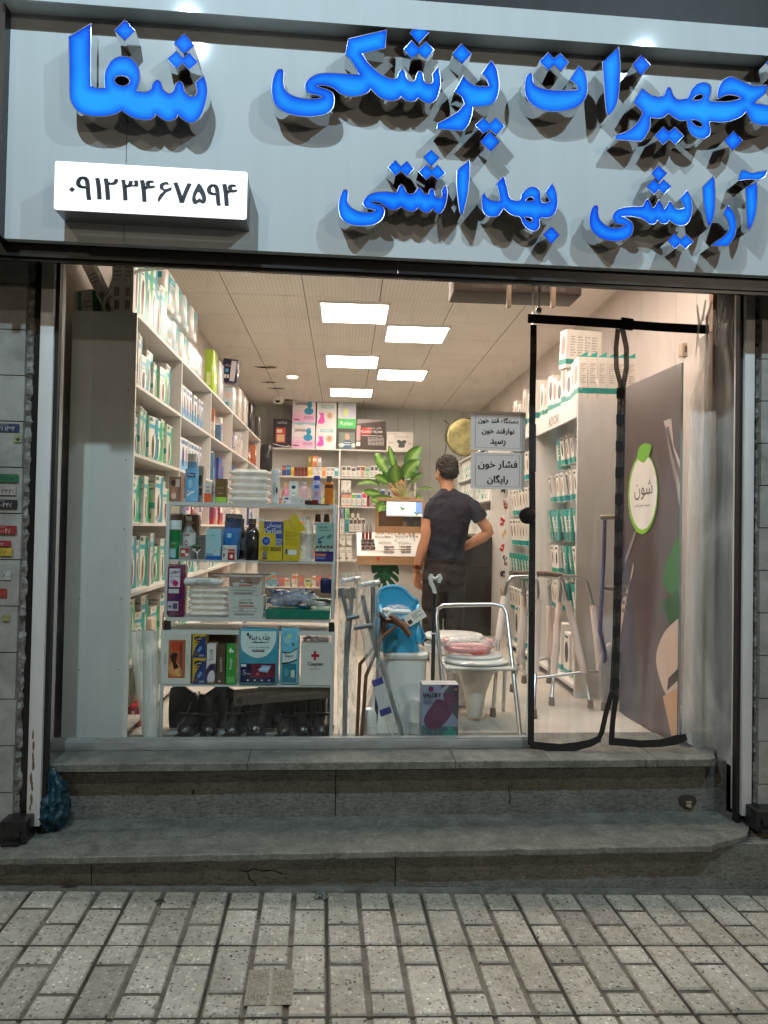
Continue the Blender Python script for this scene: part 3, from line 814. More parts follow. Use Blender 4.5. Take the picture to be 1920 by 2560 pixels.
    L(t, 3, [(890, 535, 1), (930, 570), (980, 590), (1020, 585), (1035, 555), (1050, 532), (1068, 545), (1080, 580), (1105, 605), (1150, 605), (1170, 595), (1190, 550), (1225, 515), (1270, 503), (1305, 520), (1312, 560), (1300, 612), (1340, 620), (1400, 622), (1450, 615), (1498, 600, 1), (1450, 582), (1400, 583), (1352, 606, 1), (1350, 560), (1370, 510), (1400, 480), (1440, 470), (1500, 495), (1570, 525), (1655, 520, 1), (1645, 565), (1620, 590), (1575, 628, 1), (1640, 640), (1700, 640), (1740, 620), (1735, 560, 1), (1780, 500, 1), (1800, 580), (1790, 680), (1740, 740), (1660, 765), (1600, 762), (1555, 740), (1525, 682, 1), (1490, 715), (1430, 740), (1370, 748), (1303, 745), (1308, 790), (1300, 825), (1265, 848), (1215, 840), (1175, 800), (1160, 738), (1130, 740), (1085, 720), (1050, 693, 1), (1020, 718), (980, 725), (940, 718, 1), (938, 780), (910, 835), (885, 865, 1), (800, 858), (725, 852, 1), (728, 825, 1), (800, 800), (860, 750), (893, 690, 1), (870, 660), (835, 625, 1)],
      [[(1195, 612, 1), (1220, 585), (1255, 578), (1262, 590), (1240, 610)], [(1190, 735), (1225, 735), (1258, 760), (1245, 775), (1215, 765)]])
    D(3, (1020, 772), (1052, 805), (1090, 775), (1145, 830), (1092, 885), (1055, 850), (1018, 885), (965, 830))
    D(3, (1448, 800), (1505, 858), (1445, 920), (1390, 858))
    D(3, (1700, 325), (1740, 368), (1780, 330), (1830, 385), (1775, 440), (1740, 400), (1700, 440), (1645, 385))
    L(t, 3, [(600, 1255), (622, 1262), (625, 1310), (640, 1350), (690, 1385), (750, 1390), (790, 1372, 1), (735, 1365), (712, 1340), (715, 1305), (750, 1275), (820, 1262), (890, 1260), (905, 1235), (922, 1215), (940, 1235), (955, 1270), (975, 1250), (992, 1220), (1010, 1245), (1025, 1275), (1045, 1250), (1058, 1230), (1075, 1245), (1090, 1270), (1115, 1278), (1148, 1270, 1), (1135, 1240), (1118, 1215, 1), (1165, 1162, 1), (1190, 1210), (1195, 1290), (1180, 1345), (1150, 1375), (1105, 1375), (1075, 1360), (1055, 1345, 1), (1040, 1365), (1010, 1365), (985, 1345, 1), (965, 1368), (930, 1365), (905, 1345), (870, 1330), (820, 1322), (762, 1322, 1), (800, 1335), (832, 1365), (835, 1405), (815, 1445), (765, 1468), (700, 1470), (630, 1450), (580, 1400), (568, 1340), (580, 1280)])
    D(3, (990, 1010), (1043, 1060), (993, 1112), (945, 1058))
    D(3, (965, 1093), (993, 1125), (1022, 1095), (1070, 1138), (1022, 1187), (993, 1157), (962, 1187), (915, 1138))
    D(3, (1088, 1423), (1125, 1462), (1160, 1430), (1203, 1475), (1155, 1520), (1120, 1490), (1090, 1520), (1045, 1470))
    L(t, 3, [(1330, 1070, 1), (1337, 1200), (1330, 1310), (1302, 1388, 1), (1285, 1350), (1265, 1240), (1258, 1140, 1)])
    L(t, 3, [(1412, 1250, 1), (1450, 1300), (1465, 1370), (1455, 1440), (1415, 1502, 1), (1310, 1500, 1), (1340, 1475), (1390, 1440), (1420, 1395), (1410, 1345), (1385, 1305, 1)])
    L(t, 3, [(1593, 1110, 1), (1592, 1250), (1575, 1340), (1545, 1408, 1), (1532, 1370), (1525, 1260), (1520, 1145, 1)])
    L(t, 3, [(1505, 1037), (1560, 1055), (1600, 1048), (1653, 1040, 1), (1640, 1075), (1600, 1098), (1540, 1095), (1475, 1105, 1), (1485, 1065)])
    # phone number box
    V0 = 2.83
    p, q = at(138, 402, V0, 'F'), at(616, 548, V0, 'F')
    p2, q2 = at(616, 430, V0, 'F'), at(138, 523, V0, 'F')
    x0, x1, z1, z0 = p.x, q.x, (p.z + p2.z) / 2, (q.z + q2.z) / 2
    b = MB(); b.box(x0 + .001, x1 - .001, V0 + 0.002, VS - 0.0005, z0 + .001, z1 - .001, mat((0.25, 0.27, 0.28), 0.3, 0.6, name='number_box_side')); pb = b.build('number_box', t, 'F')
    b = MB(); r_ = 0.008
    pts = []
    for cx, cz, a0 in ((x1 - r_, z1 - r_, 0), (x0 + r_, z1 - r_, 90), (x0 + r_, z0 + r_, 180), (x1 - r_, z0 + r_, 270)):
        pts += [(cx + r_ * math.cos(R(a0 + 22.5 * k)), cz + r_ * math.sin(R(a0 + 22.5 * k))) for k in range(5)]
    b.poly(pts, mat((0.9, 0.92, 0.95), 0.3, name='lit_white_acrylic', emit=1.15, ecol=(0.93, 0.97, 1.0)), (0, V0, 0), thick=0.006)
    o = b.build('lit_face', t, 'F'); o.parent = pb
    b = MB()
    ink = mat((0.008, 0.012, 0.02), 0.5, name='black_vinyl_digits')
    cxs = [427, 497, 583, 656, 768, 873, 975, 1080, 1180, 1268, 1360]
    cys = [1123, 1115, 1118, 1122, 1128, 1133, 1138, 1145, 1152, 1155, 1157]
    hs = [46, 138, 128, 128, 124, 130, 124, 126, 120, 128, 132]
    for dg_, hl in (([(1178, 1085), (1200, 1110), (1218, 1150), (1222, 1188), (1205, 1208), (1181, 1200), (1155, 1212), (1138, 1190), (1142, 1150), (1160, 1110)], [(1176, 1138), (1194, 1165), (1196, 1182), (1180, 1174), (1166, 1184), (1160, 1166)]), ([(975, 1078), (995, 1078), (1000, 1097), (985, 1094), (970, 1102), (976, 1120), (1018, 1106, 1), (1015, 1128), (988, 1140), (966, 1165), (940, 1200, 1), (934, 1180), (948, 1150), (968, 1132), (948, 1120), (945, 1096), (957, 1083)], None)):
        f_ = lambda pts_: smooth_loop([(*(lambda w_: (w_.x, w_.z))(at(a_[0] * 700 / 1659, a_[1] * 700 / 1659, V0 - .001, 'F')), *a_[2:]) for a_ in pts_], 4)
        b.poly(f_(dg_), ink, (0, V0 - .0008, 0), holes=[f_(hl)] if hl else ())
    for ch, x, y, h in zip('۰۹۱۲۳۴۶۷۵۹۴', cxs, cys, hs):
        c = at(x * 700 / 1659, y * 700 / 1659, V0 - .001, 'F')
        hh = h * 0.422 / 1850 * V0
        if ch in '۵۶': continue
        for du in ((0,) if ch == '۰' else (-0.0036, -0.0018, 0, 0.0018, 0.0036)):
            if ch == '۰': b.poly([(0, .011), (.012, 0), (0, -.011), (-.012, 0)][::-1], ink, c + Vector((0, -0.0005, 0)))
            else: b.text(ch, ink, c + Vector((du, -abs(du) * .02, 0)), (1, 0, 0), (0, 0, 1), hh, None, 0.0006 + abs(du) * .02)
    o = b.build('digits', t, 'F'); o.parent = pb
sign()
# ================================================================== the room behind the glass (frame W)
FZ, CZ = 0.45, 3.34
YB = 11.4
def ceiling_mat():
    m = bpy.data.materials.new('perforated_ceiling_tile'); m.use_nodes = True
    t = m.node_tree; b = t.nodes['Principled BSDF']
    b.inputs['Roughness'].default_value = 0.8
    tc = t.nodes.new('ShaderNodeTexCoord')
    sp = t.nodes.new('ShaderNodeSeparateXYZ'); t.links.new(tc.outputs['Object'], sp.inputs[0])
    def math_(op, a, b_=None, c=None):
        n = t.nodes.new('ShaderNodeMath'); n.operation = op
        for i, v in enumerate((a, b_, c)):
            if v is None: continue
            if isinstance(v, (int, float)): n.inputs[i].default_value = v
            else: t.links.new(v, n.inputs[i])
        return n.outputs[0]
    fx = math_('FRACT', math_('MULTIPLY', sp.outputs[0], 1 / 0.03)); fy = math_('FRACT', math_('MULTIPLY', sp.outputs[1], 1 / 0.03))
    dx, dy = math_('SUBTRACT', fx, .5), math_('SUBTRACT', fy, .5)
    dot = math_('LESS_THAN', math_('ADD', math_('MULTIPLY', dx, dx), math_('MULTIPLY', dy, dy)), 0.045)
    n = t.nodes.new('ShaderNodeTexNoise'); n.inputs['Scale'].default_value = 1.3; n.inputs['Detail'].default_value = 6
    t.links.new(tc.outputs['Object'], n.inputs[0])
    cr = t.nodes.new('ShaderNodeValToRGB'); cr.color_ramp.elements[0].position = .35; cr.color_ramp.elements[1].position = .65
    cr.color_ramp.elements[0].color = (.80, .76, .71, 1); cr.color_ramp.elements[1].color = (.88, .84, .79, 1)
    t.links.new(n.outputs[0], cr.inputs[0])
    mx = t.nodes.new('ShaderNodeMix'); mx.data_type = 'RGBA'; mx.inputs[7].default_value = (.56, .52, .47, 1)
    t.links.new(math_('MULTIPLY', dot, 0.8), mx.inputs[0]); t.links.new(cr.outputs[0], mx.inputs[6]); t.links.new(mx.outputs[2], b.inputs['Base Color'])
    return m
M_WALL = mat((0.60, 0.55, 0.51), 0.5, name='painted_wall_panel', vary=0.06, vscale=1.5)
M_WALLG = mat((0.62, 0.67, 0.64), 0.45, name='grey_green_wall_panel', vary=0.06, vscale=1.5)
def room():
    t = thing('shop_building', 'narrow deep shop room with tiled ceiling, pale panel walls and a beige floor', 'building', (0.3, 7.5, FZ))
    b = MB(); fl = stone_mat('beige_floor', (0.44, 0.405, 0.35), (0.55, 0.51, 0.45), 1.6, bump=0.06)
    b.box(-1.75, 2.35, 3.68, YB + .1, FZ - 0.1, FZ, fl); b.build('floor', t)
    cm = ceiling_mat(); b = MB()
    x_lines = [-1.55 + .6 * i for i in range(8)]; y_lines = [3.50 + .6 * i for i in range(15)]
    for x0, x1 in zip(x_lines, x_lines[1:]):
        for y0, y1 in zip(y_lines, y_lines[1:]):
            b.box(x0 + .004, x1 - .004, y0 + .004, y1 - .004, CZ, CZ + .02, cm)
    b.box(-1.8, 2.8, 3.5, YB + .3, CZ + 0.006, CZ + 0.1, mat((.22, .2, .17), .8, name='ceiling_joint'))
    ce = b.build('ceiling', t)
    for cx, cy, s_ in ((-0.95, 8.6, 1.0), (-1.0, 9.5, .7), (-0.95, 9.9, .8), (-0.88, 10.8, .9)):
        b = MB(); rnd = random.Random(cx * cy)
        pts = [(s_ * .16 * math.cos(q) * rnd.uniform(.35, 1), s_ * .08 * math.sin(q) * rnd.uniform(.3, 1)) for q in [2 * math.pi * i / 14 for i in range(14)]]
        b.poly(pts[::-1], mat((.02, .015, .01), .9, name='torn_hole'), (cx, cy, CZ - .003), (1, 0, 0), (0, 1, 0))
        b.poly([(p[0] * .5 + .08 * s_, p[1] * .6 - .04) for p in pts], mat((.3, .25, .18), .9, name='torn_tile'), (cx, cy, CZ - .012), (1, 0, 0), (0, 1, 0), thick=.004)
        o = b.build('torn_hole', t); o.parent = ce
    b = MB(); b.box(-1.75, -1.45, 3.62, YB, FZ, CZ + .05, M_WALL)
    b.v = []; b.f = []; b.mi = []; b.sm = []
    for i in range(29):
        b.box(-1.6, -1.4, 3.58 + .275 * i + .0015, 3.58 + .275 * (i + 1) - .0015, FZ, CZ + .05, M_WALL)
    b.box(-1.62, -1.405, 3.58, YB + .2, FZ, CZ + .04, mat((.12, .11, .1), .8, name='panel_joint')); b.build('left_wall', t)
    b = MB()
    for i in range(29):
        b.box(2.07, 2.25, 3.45 + .275 * i + .0015, 3.45 + .275 * (i + 1) - .0015, FZ, CZ + .05, M_WALL)
    b.box(2.075, 2.27, 3.45, YB + .2, FZ, CZ + .04, mat((.12, .11, .1), .8, name='panel_joint')); b.build('right_wall', t)
    b = MB()
    for i in range(17):
        b.box(-1.7 + .25 * i + .002, -1.7 + .25 * (i + 1) - .002, YB, YB + .1, FZ, CZ + .05, M_WALLG)
    b.box(-1.7, 2.5, YB + .006, YB + .1, FZ, CZ + .04, mat((.1, .11, .1), .8, name='panel_joint')); b.build('back_wall', t)
    # facade returns and the wall over the sign (frame F)
    zs = [0.196 + .1235 * i for i in range(21)]
    for xa, xe, ya in ((-1.4, -1.24, 3.55), (2.085, 2.4, 3.9)):
        b = MB()
        for z0, z1 in zip(zs, zs[1:]): b.box(xa, xe, 3.262, ya, z0 + .002, z1 - .002, ST_TILE)
        b.box(xa + .004, xe - .004, 3.264, ya - .003, .1, 2.7, mat((.01, .01, .01), .9, name='dark_joint'))
        b.build('doorway_return', t, 'F')
    b = MB(); b.box(-6, 6.5, 3.20, 3.45, 3.62, 9, mat((.03, .03, .032), .6, name='dark_upper_facade', vary=.3)); b.build('facade_wall', t, 'F')
    b = MB(); b.box(-1.6, 2.6, 3.53, 3.66, 2.79, 3.5, M_WALL); b.build('inner_lintel', t, 'F')
    for xa, xe in ((-6, -2.6), (3.2, 6.5)):
        b = MB(); b.box(xa, xe, 3.22, 3.45, -.2, 3.62, ST_TILE); b.build('facade_wall', t, 'F')
room()
# ------------------------------------------------------------------ ceiling lights
WARM = (1.0, 0.80, 0.62)
def ceiling_lights():
    led = mat((0.9, 0.9, 0.9), 0.4, name='lit_diffuser', emit=29, ecol=(1.0, 0.81, 0.68))
    fr_ = mat((.8, .8, .8), .4, name='light_frame')
    names = ['nearest of the row, left one of the front pair', 'second from the front, right of the nearest one', 'middle one of the six, in the left row', 'fourth from the front, in the right row', 'farthest one, just above the boxes on the back shelf', 'mostly hidden by the shutter box at the very front', 'above the window, hidden behind the sign', 'added unseen above the doorway to brighten the front']
    spots_ = [(-0.06, 6.1), (0.545, 6.72), (-0.06, 7.9), (0.545, 8.55), (-0.06, 9.75)]
    spots_ = [(at(884, 784, 1, 'W'),)] and []
    for (px, py) in ((886, 784), (1040, 837), (880, 905), (1004, 938), (878, 982), (1052, 650), (870, 520), (1355, 520)):  # last position: added panel out of view, brightens the front of the shop
        d = ray(px, py); k = (CZ - .012 - EYE) / d.z
        spots_.append((d.x * k, d.y * k))
    base = None
    for nm, (x, y) in zip(names, spots_):
        lab = 'square white LED ceiling panel, ' + nm
        if base is None:
            base = thing('ceiling_light', lab, 'ceiling light', (x, y, CZ - .012), 0, 'square LED panels in the ceiling')
            b = MB(); b.box(-.275, .275, -.275, .275, -.002, 0.008, led); part(b, 'diffuser', base)
            b = MB()
            for a in ((-.298, -.2755, -.298, .298), (.2755, .298, -.298, .298), (-.275, .275, -.298, -.2755), (-.275, .275, .2755, .298)): b.box(*a, -.004, .0115, fr_)
            part(b, 'frame', base)
        else: dup(base, (x, y, CZ - .012), 0, lab)
        d = ray(731, 940); k = (CZ - .01 - EYE) / d.z
    t = thing('downlight', 'small round warm downlight left of the panels in the ceiling', 'downlight', (d.x * k, d.y * k, CZ))
    b = MB(); b.lathe([(.06, -.03), (.062, -.001)], mat((.9, .6, .3), .4, name='warm_bulb', emit=14, ecol=(1, .62, .3)), n=20); part(b, 'bulb', t)
    b = MB(); b.lathe([(.062, -.02), (.075, -.018), (.078, 0)], fr_, n=24, caps=False); part(b, 'ring', t)
    p = at(696, 975, 10.6)
    t = thing('security_camera', 'small white dome security camera under the ceiling near the back left corner', 'camera', (p.x, 10.6, CZ))
    b = MB(); b.lathe([(.04, -.10), (.07, -.08), (.08, -.04), (.08, 0)], mat((.75, .75, .72), .4, name='white_plastic'), n=18); part(b, 'housing', t)
    b = MB(); b.lathe([(.03, 0), (.032, -.01)], mat((.01, .01, .01), .2, name='black_lens'), M=Matrix.Translation((0, -.075, -.06)) @ Matrix.Rotation(R(70), 4, 'X'), n=14); part(b, 'lens', t)
ceiling_lights()
# ------------------------------------------------------------------ shop window
def window():
    t = thing('shop_window', 'large clear shop window pane in a white metal frame', 'window', (0, 3.5, 0.465), fr='F')
    b = MB()
    SILL = mat((.30, .31, .30), .5, name='grey_aluminium_sill', vary=.35, vscale=5, stretch=(1, 1, 4))  # sill base colour is darker and blotchier than the white upright
    b.rbox(-1.239, 1.005, 3.475, 3.53, 0.4655, 0.508, SILL, .003)
    b.box(-1.239, 1.005, 3.482, 3.52, .508, .514, SILL)
    b.rbox(-1.2395, -1.204, 3.475, 3.53, 0.509, 2.735, M_WHITEMETAL, .003)
    b.build('frame', t, 'F')
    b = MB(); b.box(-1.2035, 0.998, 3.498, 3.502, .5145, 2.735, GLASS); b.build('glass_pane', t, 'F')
    b = MB(); b.box(.999, 1.003, 3.494, 3.506, .514, 2.735, film('glass_edge', (.75, .85, .8), .45, .1, 0)); b.build('glass_edge', t, 'F')
    p = at(1347, 776, 3.47, 'F')
    b = MB(); b.ell((p.x, 3.47, p.z), .016, .016, .018, M_CHROME); b.tube([(p.x, 3.47, p.z + .01), (p.x, 3.47, 2.735)], .005, mat((.6, .58, .5), .3, .4, name='clear_rod')); b.build('ball_clamp', t, 'F')
window()
# ================================================================== printed boxes, bottles and packs
ORD = ['first', 'second', 'third', 'fourth', 'fifth', 'sixth', 'seventh', 'eighth', 'ninth', 'tenth', 'eleventh', 'twelfth', 'thirteenth', 'fourteenth', 'fifteenth', 'sixteenth']
def pm(c, rough=0.42, **k): return mat(S(*c), rough, name='printed_card', **k)
def deco(b, O, U, V, w, h, items, rough=0.42):
    """printed artwork on one face; O = lower left corner, w and h its size, layers 0.35 mm apart"""
    O, U, V = Vector(O), Vector(U), Vector(V)
    for i, it in enumerate(items):
        off = 0.0003 + 0.00035 * i
        k = it[0]
        if k == 'r':
            _, a, c, e, d, col = it[:6]
            b.poly([(a * w, c * h), (e * w, c * h), (e * w, d * h), (a * w, d * h)], pm(col, rough), O, U, V, off)
        elif k == 'e':
            _, cx, cy, rx, ry, col = it[:6]
            b.poly([((cx + rx * math.cos(t)) * w, (cy + ry * math.sin(t)) * h) for t in [2 * math.pi * j / 20 for j in range(20)]], pm(col, rough), O, U, V, off)
        elif k == 'p':
            b.poly([(x * w, y * h) for x, y in it[1]], pm(it[2], rough), O, U, V, off)
        elif k == 's':
            b.poly([(x * w, y * h) for x, y in smooth_loop(it[1], 4)], pm(it[2], rough), O, U, V, off)
        elif k == 't':                                # text, centre, height, colour, optional max width, optional vertical
            _, st, cx, cy, th, col = it[:6]
            mw = (it[6] if len(it) > 6 and it[6] else 0.95)
            P = O + U * (cx * w) + V * (cy * h)
            if len(it) > 7 and it[7]:
                b.text(st, pm(col, rough), P, V if it[7] > 0 else -V, -U if it[7] > 0 else U, th * w, mw * h, off)
            else:
                for dx in ((-.03, 0, .03) if th < 0 else (0,)):      # negative height = bold
                    b.text(st, pm(col, rough), P + U * dx * abs(th) * h, U, V, abs(th) * h, mw * w, off + abs(dx) * .003)
        elif k == 'l':                                # block of fine print lines
            _, a, c, e, d, n, col = it
            rr = random.Random(int(a * 99 + c * 77 + n))
            for j in range(n):
                y = c + (d - c) * (j + .5) / n
                x, hh = a, (d - c) / n * .22
                while x < e - .02:
                    x2 = min(e, x + rr.uniform(.04, .13))
                    b.poly([(x * w, (y - hh) * h), (x2 * w, (y - hh) * h), (x2 * w, (y + hh) * h), (x * w, (y + hh) * h)], pm(col, rough), O, U, V, off)
                    x = x2 + .02
                    if rr.random() < .12: break
def box_mesh(w, d, h, base, front=(), right=(), left=(), top=None, rough=0.42, soft=0.0, wrap=False):
    """a carton: front faces -y, base at z = 0"""
    b = MB()
    m = pm(base, rough, vary=0.05, vscale=14) if not wrap else mat(S(*base), 0.22, name='plastic_wrapped', bump=0.55, bscale=26, coat=0.6)
    if soft: b.rbox(-w / 2, w / 2, -d / 2, d / 2, 0, h, m, soft)
    else: b.box(-w / 2, w / 2, -d / 2, d / 2, 0, h, m)
    if top: b.add([(-w / 2 + .001, -d / 2 + .001, h + .0004), (w / 2 - .001, -d / 2 + .001, h + .0004), (w / 2 - .001, d / 2 - .001, h + .0004), (-w / 2 + .001, d / 2 - .001, h + .0004)], [(0, 1, 2, 3)], pm(top))
    rr = 0.25 if wrap else rough
    s_ = soft
    deco(b, (-w / 2 + s_, -d / 2, s_), (1, 0, 0), (0, 0, 1), w - 2 * s_, h - 2 * s_, front, rr)
    deco(b, (w / 2, -d / 2 + s_, s_), (0, 1, 0), (0, 0, 1), d - 2 * s_, h - 2 * s_, right, rr)
    deco(b, (-w / 2, d / 2 - s_, s_), (0, -1, 0), (0, 0, 1), d - 2 * s_, h - 2 * s_, left, rr)
    return b
def pxbox(name, label, cat, x0, y0, x1, y1, Y, dep, base, front=(), right=(), left=(), zb=None, group=None, rotz=0, tilt=None, **k):
    p, q = at(x0, y1, Y), at(x1, y0, Y)
    zb = p.z if zb is None else zb
    w, h = q.x - p.x, q.z - zb
    return solo(box_mesh(w, dep, h, base, front, right, left, **k), name, label, cat, ((p.x + q.x) / 2, Y + dep / 2, zb), rotz, group, 'W', tilt)
WHT, TEAL, GRN, DKT = (228, 226, 220), (40, 160, 150), (60, 175, 120), (25, 110, 110)
# designs -------------------------------------------------------------
def art_brace(v):
    skin, wave = [(150, 120, 100), (90, 80, 78), (60, 55, 60), (165, 135, 115)][v % 4], [TEAL, GRN, (50, 150, 170)][v % 3]
    e_ = [('l', .06, .05, .42, .14, 3, (90, 110, 110)), ('p', [(.3, .15), (.4, .18), (.46, .5), (.5, .62), (.4, .6)], (110, 85, 72)), ('r', .04, .9, .3, .97, (35, 110, 100))] if v % 2 else [('p', [(.36, .12), (.52, .14), (.5, .3), (.56, .55), (.42, .58), (.38, .35)], (60, 52, 52)), ('l', .08, .62, .5, .72, 2, (90, 110, 110))]
    f = [('s', [(.42, .02, 1), (1, .02, 1), (1, .98, 1), (.72, .98, 1), (.60, .7), (.78, .45), (.55, .2)], wave), ('r', 0, .74, .62, .83, (70, 165, 190)), ('e', .42, .36, .3, .3, (240, 238, 232)), ('e', .42, .33, .15, .25, skin),
         ('t', 'ADOR' if v % 2 else 'TEB', .25, .92, .05, (60, 90, 90), .4)]
    return f + e_
def art_side(v):
    return [('l', .15, .52, .85, .9, 5, (120, 118, 112)), ('r', .2, .06, .8, .22, (225, 222, 215))] + [('r', .24 + .06 * i, .08, .24 + .06 * i + (.035 if i % 3 else .018), .2, (60, 58, 56)) for i in range(9)] + [('r', 0, .30, 1, .42, TEAL)] * (v % 2)
# -------- left wall shelving
SX, SXB = -1.02, -1.325
SY = [3.62, 4.63, 5.65, 6.70, 7.80, 8.90]
SZ = [0.50, 0.80, 1.145, 1.488, 1.827, 2.165, 2.505]
def left_shelves():
    t = thing('wall_shelf', 'long white melamine shelf unit along the left wall, its blank end panel facing the street', 'shelf unit', (SX, 3.62, .45))
    b = MB(); b.box(SXB, SX, SY[0], SY[0] + .016, .452, 2.52, M_PVC)
    dot = mat((.02, .02, .02), .6, name='screw_hole')
    for px, py in ((320, 975), (315, 1150), (311, 1323), (198, 1675), (296, 1675), (200, 1497), (303, 1497)):
        p = at(px, py, SY[0])
        b.poly([(.0032 * math.cos(a), .0032 * math.sin(a)) for a in [k * math.pi / 4 for k in range(8)]], dot, (p.x, SY[0] - .0006, p.z))
    b.box(SXB + .004, SX - .004, SY[0] + .0, SY[0] + .012, .447, .4519, dot)
    b.build('end_panel', t)
    for i, y in enumerate(SY[1:]):
        b = MB(); b.box(SXB + .001, SX - .0015, y - .008, y + .008, .452, 2.504 if i < 4 else 2.52, M_PVC); b.build('divider', t)
    for z in SZ:
        for a, e in zip(SY, SY[1:]):
            if z == SZ[-1] and a > 3.7: continue
            b = MB()
            if z == SZ[-1]: b.box(SXB, SX, SY[0] + .0165, SY[-1] - .0085, z, z + .016, M_PVC)
            else: b.box(SXB + .001, SX, a + (.0165 if a == SY[0] else .0085), e - .0085, z, z + .016, M_PVC)
            b.build('shelf_board', t)
    b = MB(); b.box(SXB - .008, SXB + .0005, SY[0] + .02, SY[-1], .46, 2.5, M_PVC); b.build('back_board', t)
left_shelves()
KIT = {}
def kit(key, mk):
    """first use builds the mesh, later ones reuse it"""
    if key not in KIT: KIT[key] = mk().build(key[0], frame_is_local=True).data; o = [x for x in bpy.data.objects if x.data == KIT[key]][0]; COL.objects.unlink(o); bpy.data.objects.remove(o)
    return KIT[key]
def put(name, key, mk, label, cat, loc, rotz=0, group=None, fr='W', tilt=None, scale=None):
    o = bpy.data.objects.new(name, kit((name,) + key, mk))
    COL.objects.link(o)
    M = FR[fr] @ Matrix.Translation(loc) @ Matrix.Rotation(rotz, 4, 'Z')
    if tilt: M = M @ Matrix.Rotation(tilt[0], 4, 'X') @ Matrix.Rotation(tilt[1], 4, 'Y')
    if scale: M = M @ Matrix.Diagonal((*scale, 1))
    o.matrix_world = M
    return tag(o, label, cat, group)
BAYN = ['nearest', 'second', 'third', 'fourth', 'farthest']
SHN = {1: 'lowest open', 2: 'second', 3: 'third', 4: 'fourth', 5: 'fifth'}
def fill_left():
    rnd = random.Random(21)
    for bay in range(5):
        for sh in range(1, 6):
            y, end, z = SY[bay] + .05, SY[bay + 1] - .05, SZ[sh] + .0165
            hm = SZ[sh + 1] - SZ[sh] - .05
            i = 0
            seen = set()
            while True:
                if bay == 0 or (bay == 1 and sh <= 2) or (bay == 2 and sh == 2):
                    v = rnd.randrange(6); w = rnd.choice([.10, .115, .13]); d = rnd.choice([.05, .08]); h = hm * rnd.choice([.7, .86, .93, .98]); kind = 'brace box'
                    mk = lambda: box_mesh(.12, .07, .25, WHT, art_brace(v), left=art_side(v), rough=.3); look = ['white and teal brace box', 'white and green brace box', 'white and blue brace box'][v % 3]
                    sc = (w / .12, d / .07, h / .25); key = ('b', v); nm = 'brace_box'; gap = rnd.uniform(-.02, .012)
                    xo = SX - .06 - rnd.uniform(0, .05); rz = R(90) + rnd.uniform(-.22, .12)
                elif bay == 1 and sh == 4 or bay == 1 and sh == 5:
                    v = rnd.randrange(3); w, d, h = .085, .05, hm * .78
                    mk = lambda: box_mesh(.085, .05, .22, (225, 230, 235), [('r', 0, 0, 1, .35, (120, 185, 225)), ('e', .5, .45, .25, .3, [(120, 90, 80), (60, 60, 130), (150, 120, 110)][v]), ('r', .1, .82, .9, .93, (90, 120, 170))], left=[('r', 0, 0, 1, .5, (120, 185, 225))])
                    look = ['slim sky blue box with brown picture', 'slim sky blue box with navy picture', 'slim sky blue box with pale picture'][v]; sc = (1, 1, h / .22); key = ('s', v); nm = 'slim_box'; gap = .012; xo = SX - .07; rz = R(90) + rnd.uniform(-.1, .1); kind = 'slim box'
                else:
                    v = rnd.randrange(7); w = rnd.uniform(.05, .11); d = .06; h = hm * rnd.uniform(.45, .9)
                    c1 = [(225, 220, 212), (215, 205, 190), (60, 90, 160), (190, 110, 70), (225, 225, 228), (160, 60, 90), (90, 140, 170)][v]
                    mk = lambda: box_mesh(.08, .06, .15, c1, [('r', .1, .55, .9, .8, (240, 238, 232) if v % 2 else (120, 90, 140)), ('r', 0, 0, 1, .18, (200, 120, 60) if v % 3 else (70, 80, 130)), ('l', .15, .25, .85, .5, 3, (90, 88, 90))], left=[('l', .2, .3, .8, .8, 4, (110, 108, 104))])
                    look = ['cream carton', 'beige carton', 'royal blue carton', 'rust coloured carton', 'white and violet carton', 'plum coloured carton', 'steel blue carton'][v]
                    sc = (w / .08, 1, h / .15); key = ('m', v); nm = 'carton'; gap = rnd.uniform(.002, .02); xo = SX - .05 - rnd.uniform(0, .06); rz = R(90) + rnd.uniform(-.12, .12); kind = 'carton'
                if y + w > end: break
                lab = f'{look}, {ORD[min(i, 15)]} on {SHN[sh]} shelf, {BAYN[bay]} left bay'
                put(nm, key, mk, lab, 'box', (xo, y + w / 2, z), rz, 'boxes on the left wall shelves', tilt=(0, rnd.uniform(-.045, .045) if w < .11 else 0), scale=sc)
                y += w + gap
                i += 1
                if bay >= 3 and sh <= 2: break
                if rnd.random() < .04: y += .06
fill_left()
